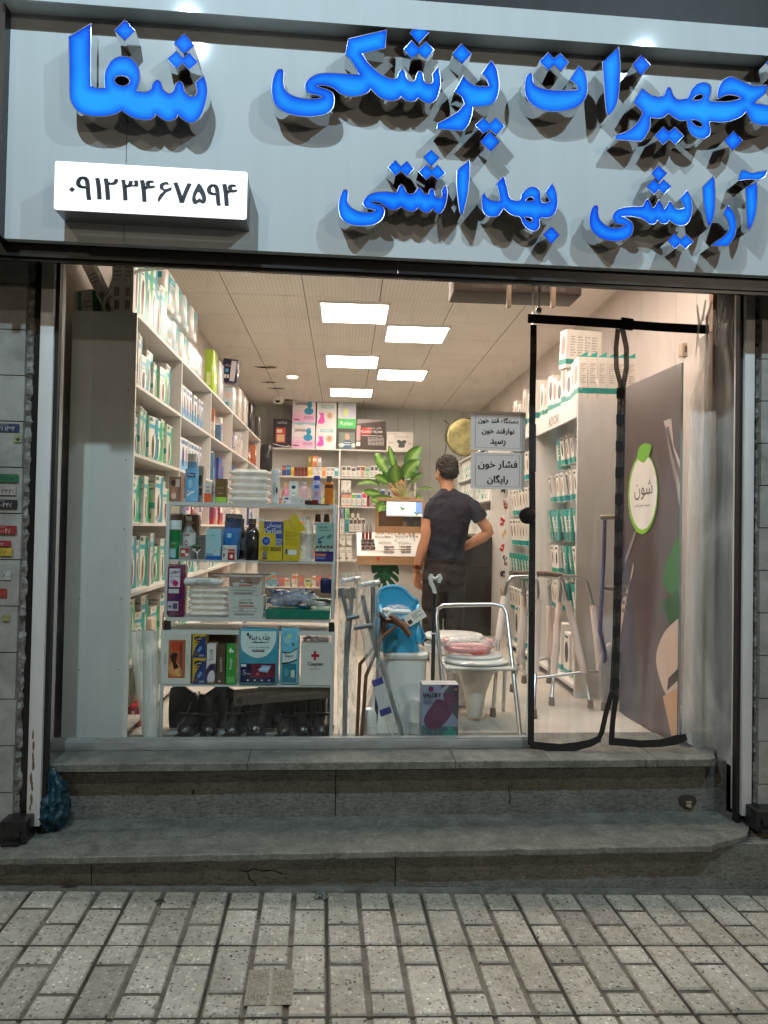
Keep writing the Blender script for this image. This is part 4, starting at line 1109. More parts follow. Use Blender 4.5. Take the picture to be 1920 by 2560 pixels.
# on top of the left unit
def top_left():
    z = 2.5215
    G = 'tall boxes standing on the left unit'
    def tall(v):
        b = box_mesh(.052, .12, .40, (214, 210, 200), [('t', 'POSTURAL', .5, .84, .35, (110, 108, 100), .25, 1), ('l', .15, .4, .85, .6, 4, (140, 136, 128)), ('s', [(.3, .92), (.55, .99), (.75, .9), (.5, .88)], (50, 120, 80))] + [('r', .25 + .08 * i, .06, .25 + .08 * i + (.05 if i % 3 else .025), .17, (60, 58, 54)) for i in range(6)] + [('r', .25 + .08 * i, .22, .25 + .08 * i + (.05 if i % 2 else .025), .33, (60, 58, 54)) for i in range(6)], right=art_brace(v))
        return b
    for i, px in enumerate((318, 291)):
        p = at(px, 795, 3.66)
        solo(tall(i), 'tall_box', ['tall white carton with barcodes at the front right corner of the left unit top', 'tall white carton with barcodes just left of the corner one on the left unit top'][i], 'box', (p.x, 3.72, z), 0, G)
    p = at(212, 790, 3.7)
    solo(box_mesh(.10, .09, .13, (222, 218, 208), [('r', .2, .1, .42, .95, (30, 120, 95)), ('l', .5, .3, .95, .6, 3, (120, 118, 110))], right=[('r', 0, 0, 1, 1, (25, 120, 80))]), 'brace_box', 'squat white and dark green box lying at the far left end of the unit top', 'box', (p.x, 3.76, z), R(-14), None, 'W', (0, R(-4)))
    p = at(262, 790, 3.72)
    solo(tall(2), 'tall_box', 'tall white carton leaning to the left on top of the left unit', 'box', (p.x + .03, 3.80, z + .012), 0, None, 'W', (0, R(-27)))
    solo(tall(3), 'tall_box', 'tall white carton leaning right behind the tilted one on the unit top', 'box', (p.x - .06, 3.90, z + .012), 0, None, 'W', (0, R(20)))
    b = MB()
    q = [at(x, y, 3.68) for x, y in ((255, 792), (262, 745), (300, 700), (350, 676), (420, 668))]
    b.tube(q, .009, film('clear_hose', (.8, .78, .7), .45, .2, 0), 8)
    o = b.build('plastic_tube'); tag(o, 'clear plastic tube curving over the boxes on top of the left unit', 'tube')
    rnd = random.Random(31)
    y = 3.80
    for i in range(5):                                   # brace boxes facing the aisle
        v = i
        h = [.40, .36, .38, .30, .33][i]
        put('brace_box', ('b', v), lambda: box_mesh(.12, .07, .25, WHT, art_brace(v), left=art_side(v), rough=.3), f'tall glossy brace box, {ORD[i]} behind the corner cartons on the left unit', 'box', (SX - .07, y + .05, z), R(90) + rnd.uniform(-.15, .1), 'brace boxes on the left unit top', scale=(.9, 1, h / .25))
        y += .105
    # diaper packs in two layers
    for i in range(9):
        v = i % 3
        col = [(215, 225, 225), (200, 215, 220), (225, 220, 215)][v]
        w = .20
        lay = i >= 5
        yy = (4.40 + .235 * i) if not lay else (4.45 + .24 * (i - 5))
        def mk():
            f = [('r', 0, 0, .22, 1, (40, 165, 175)), ('r', .22, .75, 1, .95, (60, 175, 190)), ('t', 'easy life' if v else 'my baby', .6, .84, .1, (235, 240, 240), .6)]
            f += [('p', [(.28, .1 + .1 * k), (.95, .04 + .1 * k), (.95, .07 + .1 * k), (.28, .14 + .1 * k)], (235, 120, 90) if k % 3 == 0 else (90, 190, 200)) for k in range(6)]
            return box_mesh(w, .17, .24, col, f, left=[('r', 0, .8, 1, 1, (40, 165, 175)), ('e', .5, .4, .3, .28, (235, 150, 110)), ('t', 'L', .5, .4, .25, (245, 245, 245))], soft=.03, wrap=True)
        put('diaper_pack', (v,), mk, f'teal wrapped diaper pack, {ORD[i if not lay else i - 5]} from the street, {"upper" if lay else "lower"} layer', 'diaper pack', (SX - .12, yy, z + (.242 if lay else 0)), R(90) + rnd.uniform(-.1, .1), 'diaper packs on the left unit top', tilt=(rnd.uniform(-.03, .03), rnd.uniform(-.04, .04)), scale=(1, 1, rnd.uniform(.9, 1.0)))
    def pk(name, lab, x0, y0, x1, y1, Y, d, c, f, zb=z, **k): pxbox(name, lab, 'pack', x0, y0, x1, y1, Y, d, c, f, zb=zb, group=None, soft=.02, wrap=True, **k)
    pk('diaper_pack', 'lime green plastic pack standing behind the teal diaper packs', 508, 872, 536, 990, 5.9, .2, (175, 215, 70), [('r', .1, .2, .9, .5, (225, 235, 160))])
    pk('diaper_pack', 'silver grey wrapped pack next to the lime green pack', 530, 900, 552, 1000, 6.3, .2, (200, 200, 205), [('r', .1, .3, .9, .5, (120, 180, 190))])
    pk('pad_pack', 'navy blue pad pack with white print tilted on top of the far packs', 549, 896, 592, 958, 6.75, .14, (28, 30, 70), [('r', .58, 0, 1, 1, (220, 215, 220)), ('t', fa('ایزی لایف'), .3, .75, .13, (235, 225, 235), .5), ('e', .3, .5, .14, .1, (90, 170, 220)), ('r', .12, .12, .28, .3, (230, 225, 225)), ('r', .34, .12, .5, .3, (230, 225, 225)), ('e', .1, .06, .08, .06, (210, 40, 60))], zb=2.79, tilt=(0, R(6)))
    pk('pad_pack', 'teal and pink wrapped pack under the navy one on the far left unit top', 553, 965, 586, 1040, 6.8, .2, (205, 215, 218), [('r', .1, .1, .6, .4, (70, 170, 185)), ('e', .5, .7, .3, .14, (230, 190, 170))])
    pk('diaper_pack', 'white quilted pack right of the teal and pink pack', 588, 968, 601, 1050, 7.4, .25, (222, 215, 205), [])
    pk('diaper_pack', 'pale wrapped pack near the far end of the left unit top', 601, 990, 614, 1066, 7.9, .25, (215, 208, 198), [])
    pk('black_bag', 'black bag standing near the far end of the left unit top', 616, 1006, 630, 1078, 8.4, .16, (22, 22, 24), [])
    pk('black_bag', 'glossy dark wrapped bundle at the very end of the left unit top', 634, 1040, 650, 1096, 8.75, .12, (70, 66, 62), [])
    b = MB(); b.rbox(-.075, .075, -.06, .06, -.34, 0, mat((.012, .012, .012), .2, name='black_plastic_bag', bump=.8, bscale=18), .05)
    p = at(666, 1110, 8.98); solo(b, 'hanging_bag', 'black plastic wrapped bag hanging at the end of the left wall unit', 'bag', (p.x, 8.98, p.z))
top_left()
# -------- back wall unit
BY = 10.85
BZ = [0.62, 1.02, 1.42, 1.81, 2.235, 2.645]
def back_unit():
    x0, x1, xm = at(640, 1122, BY).x, at(1040, 1122, BY).x, at(848, 1200, BY).x
    t = thing('back_shelf', 'white shelf unit across the back wall, loaded with small product boxes', 'shelf unit', ((x0 + x1) / 2, BY, FZ))
    for x in (x0, xm, x1): b = MB(); b.box(x - .012, x + .012, BY, BY + .33, FZ, BZ[-1] - .001, M_PVC); b.build('upright', t)
    for z in BZ:
        for a, e in (((x0, x1),) if z == BZ[-1] else ((x0 + .0125, xm - .0125), (xm + .0125, x1 - .0125))):
            b = MB(); b.box(a - (.012 if z == BZ[-1] else 0), e + (.012 if z == BZ[-1] else 0), BY + (-.002 if z == BZ[-1] else .004), BY + .33, z - .018, z, M_PVC); b.build('shelf_board', t)
    b = MB(); b.box(x0, x1, BY + .331, BY + .34, FZ, BZ[-1] - .02, M_PVC); b.build('back_board', t)
    Y = BY + .02
    T = BZ[-1] + .0005
    def P(nm, lab, x0, y0, x1, y1, c, f, zb=T, dY=0, **k): pxbox(nm, lab, 'box', x0, y0, x1, y1, Y + dY, .18, c, f, zb=zb, **k)
    P('product_box', 'dark navy box with red cabinet picture and carry handle on the back shelf', 682, 1048, 729, 1122, (45, 45, 62), [('r', .15, .18, .68, .7, (200, 80, 55)), ('r', .2, .52, .5, .64, (235, 215, 200)), ('r', .2, .22, .62, .46, (225, 190, 150)), ('t', 'LOTUS', .5, .87, .08, (230, 230, 230), .5), ('p', [(.0, .12), (.5, .05), (1, .02), (1, .045), (.5, .075), (0, .15)], (225, 225, 225)), ('e', .86, .07, .06, .04, (200, 160, 130))])
    sam = [('r', 0, 0, 1, .3, (238, 190, 222)), ('r', 0, .3, 1, .45, (236, 214, 228)), ('s', [(0, 1, 1), (1, 1, 1), (1, .88, 1), (.6, .94), (.3, .9), (0, .96, 1)], (150, 205, 215)), ('t', 'SAMAN', .36, .7, -.12, (50, 50, 60), .5), ('e', .7, .42, .2, .13, (40, 150, 195)), ('e', .73, .66, .11, .13, (40, 150, 195)), ('e', .78, .72, .05, .06, (60, 175, 215)), ('l', .5, .12, .9, .24, 3, (150, 90, 130)), ('r', .05, .08, .3, .13, (150, 60, 120))]
    P('product_box', 'pink and white SAMAN box with blue figure, upper of the two', 731, 990, 790, 1056, (240, 236, 238), sam, zb=at(731, 1055.5, Y).z)
    P('product_box', 'pink and white SAMAN box with blue figure, lower of the two', 729, 1057, 788, 1123, (240, 236, 238), sam)
    mir = [('r', .2, .74, .85, .88, (150, 200, 205)), ('t', '6 MIRAT', .52, .81, .08, (235, 240, 240), .5), ('s', [(.08, .6), (.18, .55), (.34, .56), (.36, .42), (.4, .2), (.3, .12), (.1, .12), (.05, .2), (.18, .4)], (230, 80, 190)), ('e', .66, .45, .2, .17, (225, 205, 192)), ('e', .66, .46, .11, .12, (190, 145, 120))]
    P('product_box', 'white box with magenta shape and round face photo, upper of the two', 792, 1006, 842, 1066, (228, 228, 230), mir, zb=at(792, 1066, Y).z)
    P('product_box', 'white box with magenta shape and round face photo, lower of the two', 789, 1067, 841, 1124, (228, 228, 230), mir)
    P('product_box', 'dark box with a photo of a baby in a striped top on the back shelf', 842, 1071, 889, 1128, (52, 45, 42), [('r', .1, .03, .98, .8, (110, 125, 115)), ('e', .55, .58, .13, .17, (205, 160, 130)), ('s', [(.35, .05), (.75, .05), (.72, .4), (.55, .46), (.38, .4)], (70, 100, 130)), ('r', .37, .2, .73, .24, (210, 215, 220)), ('r', .37, .3, .73, .33, (210, 215, 220)), ('e', .25, .2, .16, .1, (190, 205, 200)), ('e', .9, .2, .12, .1, (190, 205, 200))])
    P('product_box', 'upright pale box with green lower band standing on the baby picture box', 844, 991, 891, 1070, (200, 210, 205), [('r', 0, 0, 1, .3, (45, 185, 85)), ('t', 'Relax', .5, .16, .13, (225, 245, 225), .7), ('s', [(.2, .34), (.85, .34), (.95, .6), (.7, .85), (.4, .88), (.22, .7)], (190, 195, 215)), ('e', .45, .5, .14, .13, (215, 225, 130)), ('s', [(0, .8, 1), (.25, .9), (.5, .92), (.7, 1, 1), (0, 1, 1)], (70, 130, 100))], zb=at(844, 1070.5, Y).z)
    P('product_box', 'dark brown PREGNANCY PILLOW box with red and white writing', 890, 1050, 965, 1128, (62, 48, 44), [('r', .18, .62, .52, .73, (200, 40, 40)), ('r', .18, .5, .48, .58, (190, 50, 50)), ('t', 'PREGNANCY', .34, .6, -.08, (240, 225, 225), .42), ('t', 'PILLOW', .74, .6, -.08, (240, 235, 230), .3), ('t', fa('بالش بارداری'), .6, .72, .09, (240, 235, 230), .6), ('r', .18, .46, .9, .475, (225, 222, 218)), ('l', .4, .15, .95, .42, 6, (200, 195, 190)), ('r', 0, .3, .14, .8, (200, 150, 150)), ('r', 0, .12, .14, .26, (225, 222, 218)), ('p', [(0, .85), (1, .97), (1, 1), (0, 1)], (150, 140, 135))])
    P('product_box', 'white box with a dark grey cushion shape, rightmost on the back shelf', 966, 1081, 1034, 1130, (226, 220, 214), [('s', [(.38, .5), (.46, .58), (.56, .52), (.66, .58), (.74, .5), (.68, .34), (.66, .18), (.44, .18), (.46, .34)], (70, 84, 80)), ('t', 'Med Track', .2, .9, .07, (90, 90, 90), .3), ('t', 'Best Comfort Pillow', .6, .75, .07, (110, 120, 125), .6), ('l', .08, .35, .25, .45, 2, (150, 150, 150)), ('l', .8, .35, .95, .45, 2, (150, 150, 150))])
    # rows of small cartons, by photo pixels in the (600,1080) x0.2411 crop
    def rowpx(items, zb, where, yb):
        for k, (a, top, e, c1, c2, look) in enumerate(items):
            X0, X1, Y0 = 600 + a * .2411, 600 + e * .2411, 1080 + top * .2411
            key_front = [('r', .06, .62, .94, .9, c2), ('l', .15, .2, .85, .5, 3, (110, 108, 104)), ('r', 0, 0, 1, .08, c2)]
            pxbox('carton', f'{look}, {where}', 'box', X0 + .2, Y0, X1 - .2, yb, Y + .01, .06, c1, key_front, zb=zb + .0005, group='cartons on the back shelves')
    W, BL, YE, RD, OR, CY_ = WHT, (50, 80, 160), (225, 175, 40), (135, 40, 35), (225, 130, 60), (90, 190, 205)
    rowpx([(435, 352, 480, BL, (220, 120, 60), 'blue carton with orange label'), (481, 350, 525, BL, (90, 190, 220), 'blue carton with cyan label'), (528, 365, 560, YE, (235, 200, 90), 'narrow yellow carton'), (563, 366, 595, RD, (90, 25, 25), 'dark red carton, first of four'), (597, 366, 629, RD, (80, 20, 22), 'dark red carton, second of four'), (631, 366, 664, RD, (90, 25, 25), 'dark red carton, third of four'), (666, 366, 698, RD, (80, 20, 22), 'dark red carton, fourth of four'), (702, 356, 747, (230, 200, 60), (240, 220, 120), 'yellow carton supporting the olive one'),
           (750, 358, 798, W, (200, 200, 205), 'white carton supporting the orange one'), (801, 358, 849, W, (190, 195, 205), 'white carton supporting the silver one'), (852, 366, 889, (230, 150, 80), (240, 190, 130), 'plain orange carton'), (892, 364, 935, W, (170, 175, 180), 'white carton right of the orange one'), (937, 364, 979, W, (160, 165, 170), 'white carton left of the turquoise one'), (981, 364, 1022, CY_, (220, 235, 235), 'turquoise carton')], BZ[4], 'top row, left back bay', 1189)
    zz = at(700, 1080 + 355 * .2411, Y).z
    for a, top, e, c1, c2, look in ((703, 250, 745, (150, 125, 60), (200, 170, 90), 'olive gold carton'), (749, 248, 799, (225, 130, 70), (240, 225, 210), 'orange carton'), (802, 260, 845, (190, 190, 190), (220, 225, 230), 'silver grey carton')):
        pxbox('carton', look + ' stacked second high, top row, left back bay', 'box', 600 + a * .2411, 1080 + top * .2411, 600 + e * .2411, 1165, Y + .01, .06, c1, [('r', .1, .5, .9, .8, c2), ('l', .2, .15, .8, .4, 3, (110, 100, 90))], zb=zz + .001, group='cartons on the back shelves')
    nm = ['white carton with a dark cap mark, ' + o for o in ORD[:12]]
    its = []
    xs = [(1055, 1100), (1103, 1150), (1153, 1200), (1203, 1248), (1251, 1297), (1299, 1344), (1350, 1390), (1393, 1434), (1437, 1480), (1484, 1525), (1530, 1570), (1575, 1615), (1620, 1660), (1665, 1705), (1710, 1750), (1755, 1795)]
    for k, (a, e) in enumerate(xs):
        c1, c2, lk = (W, (90, 90, 95), 'white carton with a dark mark') if k not in (4, 5, 12, 13) else ((215, 190, 165), (140, 70, 50), 'cream carton with a brown top') if k == 4 else ((190, 215, 190), (90, 150, 120), 'pale green carton with a darker top') if k == 5 else ((200, 60, 70), (230, 200, 200), 'red carton') 
        its.append((a, 352 + 14 * (k % 3 == 2), e, c1, c2, f'{lk}, {ORD[k]} from the left'))
    rowpx(its, BZ[4], 'top row, right back bay', 1192)
    rowpx([(1050, 630, 1099, W, (200, 150, 130), 'white carton below the stacked pair, left'), (1101, 630, 1150, W, (225, 130, 90), 'white carton below the stacked pair, right'), (1153, 634, 1205, W, (90, 180, 70), 'white carton with green round logo'), (1208, 634, 1260, W, (60, 140, 200), 'white carton with blue round logo'), (1263, 626, 1314, W, (215, 60, 80), 'white carton with crimson logo'), (1318, 640, 1345, (150, 30, 40), (90, 20, 25), 'narrow dark red bottle box'), (1385, 580, 1420, (200, 195, 190), (90, 50, 45), 'small white jar box with brown lid'), (1455, 590, 1505, (170, 200, 220), (60, 60, 120), 'pale blue jar box with violet lid'), (1530, 600, 1560, (190, 205, 215), (60, 60, 110), 'narrow pale box with violet lid'), (1600, 610, 1650, W, (120, 190, 170), 'white and mint carton behind the plant')], BZ[3], 'second row, right back bay', 1264)
    for a, e, s_ in ((1050, 1099, 'left'), (1101, 1150, 'right')):
        pxbox('carton', f'white carton with diamond pattern, {s_} one of the stacked pair', 'box', 600 + a * .2411, 1080 + 500 * .2411, 600 + e * .2411, 1231, Y + .01, .06, W, [('l', .1, .6, .9, .85, 3, (90, 90, 95)), ('p', [(.2, .2), (.5, .1), (.7, .25), (.4, .35)], (150, 150, 150))], zb=at(700, 1080 + 628 * .2411, Y).z, group='cartons on the back shelves')
    rowpx([(1040, 780, 1083, (110, 130, 165), (150, 165, 190), 'slate blue carton'), (1086, 780, 1135, (120, 190, 130), (170, 215, 170), 'fresh green carton')], at(700, 1080 + 892 * .2411, Y).z, 'upper layer, third right back row', 1295)
    rowpx([(1035, 893, 1082, W, (205, 205, 205), 'white carton under the slate one'), (1084, 893, 1130, (30, 130, 140), (60, 160, 165), 'dark teal carton'), (1132, 895, 1172, W, (70, 70, 70), 'white MED carton, first'), (1174, 895, 1214, W, (70, 70, 70), 'white MED carton, second'), (1216, 895, 1256, W, (120, 70, 70), 'white MED carton, third'), (1258, 895, 1300, W, (70, 70, 70), 'white MED carton, fourth')], BZ[2], 'third row, right back bay', 1328)
    for i, (a, e) in enumerate(((1152, 1185), (1205, 1240))):
        X = at(600 + (a + e) / 2 * .2411, 1290, Y).x; zb = at(700, 1080 + 893 * .2411, Y).z + .002
        b = MB(); b.lathe([(.022, 0), (.024, .01), (.024, .11), (.012, .125), (.012, .13)], mat((.09, .035, .02), .2, name='amber_glass'), n=14); b.lathe([(.014, .131), (.014, .16)], mat((.01, .01, .01), .4, name='black_cap'), n=12); b.lathe([(.0245, .02), (.0245, .09)], pm((220, 218, 210)), n=14, caps=False)
        solo(b, 'dropper_bottle', f'small amber bottle with black cap, {"left" if i == 0 else "right"} one on MED cartons', 'bottle', (X, Y + .03, zb))
    for r_ in range(2):
        for i, (a, e) in enumerate(((1030, 1095), (1100, 1160))):
            pxbox('carton', f'square white carton with grey corner, {"upper" if r_ else "lower"} {"right" if i else "left"} of four', 'box', 600 + a * .2411, 1080 + (1060 if r_ else 1180) * .2411, 600 + e * .2411, 1396, Y + .01, .08, W, [('p', [(0, 0), (.5, .12), (0, .25)], (150, 145, 140)), ('l', .2, .5, .8, .7, 2, (130, 128, 124))], zb=BZ[1] + .001 if not r_ else at(700, 1080 + 1179 * .2411, Y).z, group='cartons on the back shelves')
    rnd = random.Random(77)
    for row, (zb, name) in enumerate(((BZ[3], 'second'), (BZ[2], 'third'), (BZ[1], 'fourth'), (BZ[0], 'fifth'))):
        x, k = x0 + .05, 0
        while x < xm - .1:
            w = rnd.uniform(.05, .09); v = rnd.randrange(6)
            c1 = [WHT, (225, 215, 200), (220, 140, 80), (120, 180, 200), (200, 205, 120), (190, 120, 130)][v]
            put('carton', ('bk', v), lambda: box_mesh(.07, .06, .15, c1, [('r', .08, .6, .92, .85, (200, 120, 80) if v % 2 else (90, 130, 160)), ('l', .15, .15, .85, .5, 3, (120, 118, 114))]), f'{["white", "cream", "orange", "pale blue", "lime", "dusty pink"][v]} carton, {ORD[min(k,15)]} from the left in {name} row, left back bay', 'box', (x + w / 2, Y + .05, zb + .0006), 0, 'cartons on the back shelves', scale=(w / .07, 1, rnd.uniform(.7, 1.3)))
            x += w + rnd.uniform(.003, .03); k += 1
    t.location = t.location
back_unit()
# ================================================================== display rack right behind the glass
RY = 3.64
RZ = [0.455, 0.727, 0.987, 1.05, 1.33, 1.61]
def rack():
    xl, xr = at(413, 1400, RY).x, at(838, 1400, RY).x
    M = M_WHITEMETAL
    for lab, z0, z1, zs, a, e in (('upper white metal display rack unit with two item shelves and a flat top', RZ[3], RZ[5], (RZ[3], RZ[4], RZ[5]), xl, xr),
                                  ('lower white metal display rack unit holding the black shoes and the pad packs', RZ[0], RZ[2], (RZ[0], RZ[1], RZ[2]), xl - .012, xr + .004)):
        t = thing('display_rack', lab, 'display rack', ((a + e) / 2, RY, z0), 0, 'display rack units by the window')
        for x in (a + .008, e - .008):
            for y in (RY + .008, RY + .272):
                b = MB(); b.rbox(x - .008, x + .008, y - .008, y + .008, z0, z1, M, .002); b.build('upright', t)
        for i, z in enumerate(zs):
            b = MB()
            th = .018 if i in (0, 2) else .01
            b.box(a + .0165, e - .0165, RY + .001, RY + .279, z - th, z - .0005, M if i != 1 else mat((.55, .6, .6), .15, name='frosted_shelf'))
            b.build('shelf_board', t)
    for x in (xl + .012, xr - .012):
        b = MB(); b.box(x - .014, x + .014, RY + .004, RY + .04, RZ[2] + .0005, RZ[3] - .0185, mat((.012, .012, .012), .6, name='black_foam_pad'))
        o = b.build('spacer_pad'); tag(o, f'small black pad between the two rack units, {"left" if x < -.4 else "right"} side', 'pad')
rack()
def R_(nm, lab, cat, x0, y0, x1, y1, row, dep, base, front=(), dY=.06, **k):
    pxbox(nm, lab, cat, x0, y0, x1, y1, RY + dY, dep, base, front, zb=RZ[row] + .0008, **k)
def bottle(name, label, x0, y0, x1, y1, Y, zb, prof, body, cap=None, caph=.12, lab=None, group=None, cat='bottle', sy=1.0, ztop=None):
    """prof: list of (radius 0..1, height 0..1) for the body below the cap"""
    p, q = at(x0, y1, Y), at(x1, y0, Y)
    w, h = q.x - p.x, (ztop or q.z) - zb
    t = thing(name, label, cat, ((p.x + q.x) / 2, Y + w / 2 * sy, zb), 0, group)
    hb = h * (1 - (caph if cap else 0))
    b = MB(); b.lathe([(max(r, .02) * w / 2, z * hb) for r, z in prof], body, n=22, sy=sy); part(b, 'bottle_body', t)
    if cap:
        rc = prof[-1][0] * w / 2 * (cap[1] if len(cap) > 1 else 1.15)
        b = MB(); b.lathe([(rc, hb + .0005), (rc, h - .003), (rc * .93, h)], cap[0], n=20, sy=sy); part(b, 'cap', t)
    if lab:
        z0, z1, col, items = lab
        b = MB()
        rr = [r for r, z in prof if z0 - .1 <= z <= z1 + .1] or [1]
        r_ = max(rr) * w / 2 + .0006
        arc = [[(r_ * math.sin(a), -r_ * sy * math.cos(a), zz) for a in [R(-75 + 10 * k) for k in range(16)]] for zz in (z0 * hb, z1 * hb)]
        b.loft(arc, pm(col), caps=False, closed=False)
        part(b, 'label', t)
        if items:
            c = MB(); deco(c, (-r_ * .55, -r_ * sy - .0004, z0 * hb), (1, 0, 0), (0, 0, 1), r_ * 1.1, (z1 - z0) * hb, items); o = part(c, 'label_print', t)
    return t
CYL = [(.94, 0), (1, .03), (1, .82), (.8, .93), (.42, .97), (.42, 1)]
FLAT = [(.9, 0), (1, .04), (1, .8), (.75, .92), (.5, .97), (.5, 1)]
ROUND = [(.8, 0), (1, .08), (1, .62), (.8, .78), (.5, .9), (.38, .96), (.38, 1)]
TUBE = [(.9, 0), (.95, .03), (1, .97), (.98, 1)]
CLEARP = film('clear_pet', (.85, .87, .86), .62, .12, .35, 20)
CLEARG = film('clear_liquid', (.8, .86, .88), .5, .1, .2, 14)
def bellows(name, label, x0, y0, x1, y1, Y, zb, nrib, depth, label_cat='bottle'):
    """folded clear plastic canister with zig-zag ribs"""
    p, q = at(x0, y1, Y), at(x1, y0, Y)
    w, h = q.x - p.x, q.z - zb
    t = thing(name, label, label_cat, ((p.x + q.x) / 2, Y + depth / 2, zb))
    m = film('ribbed_clear_plastic', (.86, .87, .84), .38, .12, .5, 9)
    b, rings = MB(), []
    n = nrib * 2
    for i in range(n + 1):
        ins = 0 if i % 2 else .022
        if i in (0, n): ins = .03
        z = h * .92 * i / n
        for dz in ((0,) if i in (0, n) else (-h * .012, h * .012)):
            ring = []
            for cx, cy, a0 in ((1, 1, 0), (-1, 1, 90), (-1, -1, 180), (1, -1, 270)):
                for k in range(4):
                    a = R(a0 + 30 * k)
                    ring.append((cx * (w / 2 - .03) + (.03 - ins) * math.cos(a), cy * (depth / 2 - .03) + (.03 - ins) * math.sin(a), z + dz))
            rings.append(ring)
    b.loft(rings, m); part(b, 'ribbed_body', t)
    b = MB(); b.lathe([(.022, h * .92), (.022, h * .96), (.027, h * .962), (.027, h), (.02, h + .001)], mat((.75, .74, .7), .35, name='white_plastic_cap'), n=16); part(b, 'cap', t)
    return t
def rack_items():
    T, Y = RZ[5] + .0006, RY
    W = WHT
    # ---- top board
    R_('product_box', 'brown box with a woman photo, leftmost on the rack top', 'box', 422, 1192, 453, 1257, 5, .07, (140, 105, 90), [('e', .4, .55, .35, .25, (165, 120, 100)), ('e', .35, .75, .2, .12, (60, 40, 35)), ('e', .4, .25, .22, .14, (225, 190, 165)), ('e', .4, .42, .1, .1, (190, 140, 115)), ('r', .55, .6, .9, .9, (200, 180, 170))], dY=.1)
    t = bottle('gel_bottle', 'big pale blue square bottle with white cap on the rack top', 460, 1134, 496, 1260, Y + .05, T, [(.97, 0), (1, .03), (1, .82), (.7, .84), (.7, 1)], mat(S(95, 160, 205), .22, name='sky_blue_plastic', coat=.4, vary=.1), (mat(S(225, 225, 222), .4, name='white_plastic'), 1.05), .17, (.03, .8, (110, 175, 215), [('t', 'Easy', .35, .82, .09, (240, 245, 250), .6), ('r', 0, .76, 1, .9, (35, 60, 120)), ('t', 'Easy', .5, .83, .1, (240, 245, 250), .7), ('e', .4, .55, .3, .14, (150, 205, 230)), ('t', 'Aska', .5, .3, .1, (235, 240, 250), .8), ('p', [(0, .2), (1, .34), (1, .3), (0, .14)], (240, 245, 250))]), sy=.62)
    R_('product_box', 'grey box with dark pump picture behind the blue bottle', 'box', 494, 1165, 509, 1257, 5, .07, (165, 160, 155), [('e', .4, .6, .4, .16, (60, 60, 62)), ('r', .2, .2, .8, .4, (70, 70, 74))], dY=.13)
    R_('product_box', 'small white and orange box on the rack top', 'box', 510, 1205, 529, 1258, 5, .05, (225, 215, 205), [('r', 0, 0, 1, .45, (220, 95, 50)), ('r', .2, .5, .8, .62, (160, 155, 150)), ('t', 'BB', .5, .75, .1, (150, 60, 50), .6)], dY=.06)
    R_('product_box', 'slim white box between the orange and brown ones on the rack top', 'box', 529, 1203, 538, 1258, 5, .05, (228, 222, 214), [('l', .1, .4, .9, .8, 3, (120, 118, 112))], dY=.09)
    b = MB(); p, q = at(535, 1259, Y + .05), at(567, 1243, Y + .05); w = q.x - p.x
    b.lathe([(w / 2 * .95, 0), (w / 2, .006), (w / 2, .022), (w / 2 * .97, q.z - T)], mat(S(165, 215, 85), .35, name='lime_plastic'), n=24); solo(b, 'jar', 'flat lime green tub carrying the brown carton', 'jar', ((p.x + q.x) / 2, Y + .05 + w / 2, T))
    pxbox('product_box', 'olive brown carton standing on the lime green tub', 'box', 538, 1197, 566, 1242, Y + .06, .05, (110, 88, 55), [('t', 'VOLUME', .5, .5, .06, (210, 190, 140), .6), ('t', 'SERUM', .5, .2, .06, (220, 215, 200), .45)], zb=q.z + .001)
    bellows('folding_canister', 'translucent ribbed canister, the wide one on the rack top', 568, 1166, 676, 1262, Y + .03, T, 5, .20)
    t = bottle('gel_tube', 'white upright tube with ULTRASOUND printed sideways', 677, 1173, 699, 1262, Y + .02, T, TUBE, mat(S(215, 215, 210), .35, name='white_plastic'), (mat(S(225, 225, 222), .4, name='white_plastic'), 1.0), .12, (.02, .95, (222, 222, 218), [('t', 'ULTRASOUND', .42, .5, .3, (40, 40, 60), .7, 1), ('t', 'TRANSMISSION', .12, .45, .2, (40, 40, 60), .8, 1), ('e', .85, .45, .2, .12, (35, 45, 110))]))
    bottle('lotion_bottle', 'pink rounded bottle with peach cap on the rack top', 704, 1207, 725, 1250, Y + .12, T, ROUND, mat(S(240, 150, 165), .3, name='pink_plastic'), (mat(S(240, 180, 150), .4, name='peach_cap'), 1.2), .2)
    t = bottle('cream_tube', 'white cream tube with navy oval logo on the rack top', 721, 1203, 746, 1262, Y + .12, T, [(.75, 0), (.85, .1), (1, 1)], mat(S(215, 222, 220), .35, name='white_plastic'), None, 0, (.1, .9, (220, 224, 222), [('e', .5, .8, .4, .1, (35, 40, 90)), ('t', 'Soft', .5, .5, .13, (130, 140, 140), .8), ('e', .5, .22, .5, .1, (90, 190, 190))]), sy=.5)
    bottle('lotion_bottle', 'translucent rose flat bottle behind the small white boxes', 748, 1204, 770, 1262, Y + .12, T, FLAT, mat(S(220, 180, 185), .2, name='rose_liquid', coat=.3), (mat(S(205, 195, 185), .4, name='grey_cap'), 1.3), .14)
    bottle('shampoo_bottle', 'violet white shampoo bottle with a round blue cap', 778, 1189, 804, 1262, Y + .06, T, FLAT, mat(S(170, 170, 215), .25, name='violet_plastic'), (mat(S(40, 60, 170), .3, name='blue_cap'), 1.3), .15, (.08, .85, (185, 190, 220), [('r', .1, .75, .95, .92, (50, 110, 190)), ('r', .15, .3, .85, .6, (200, 150, 170))]))
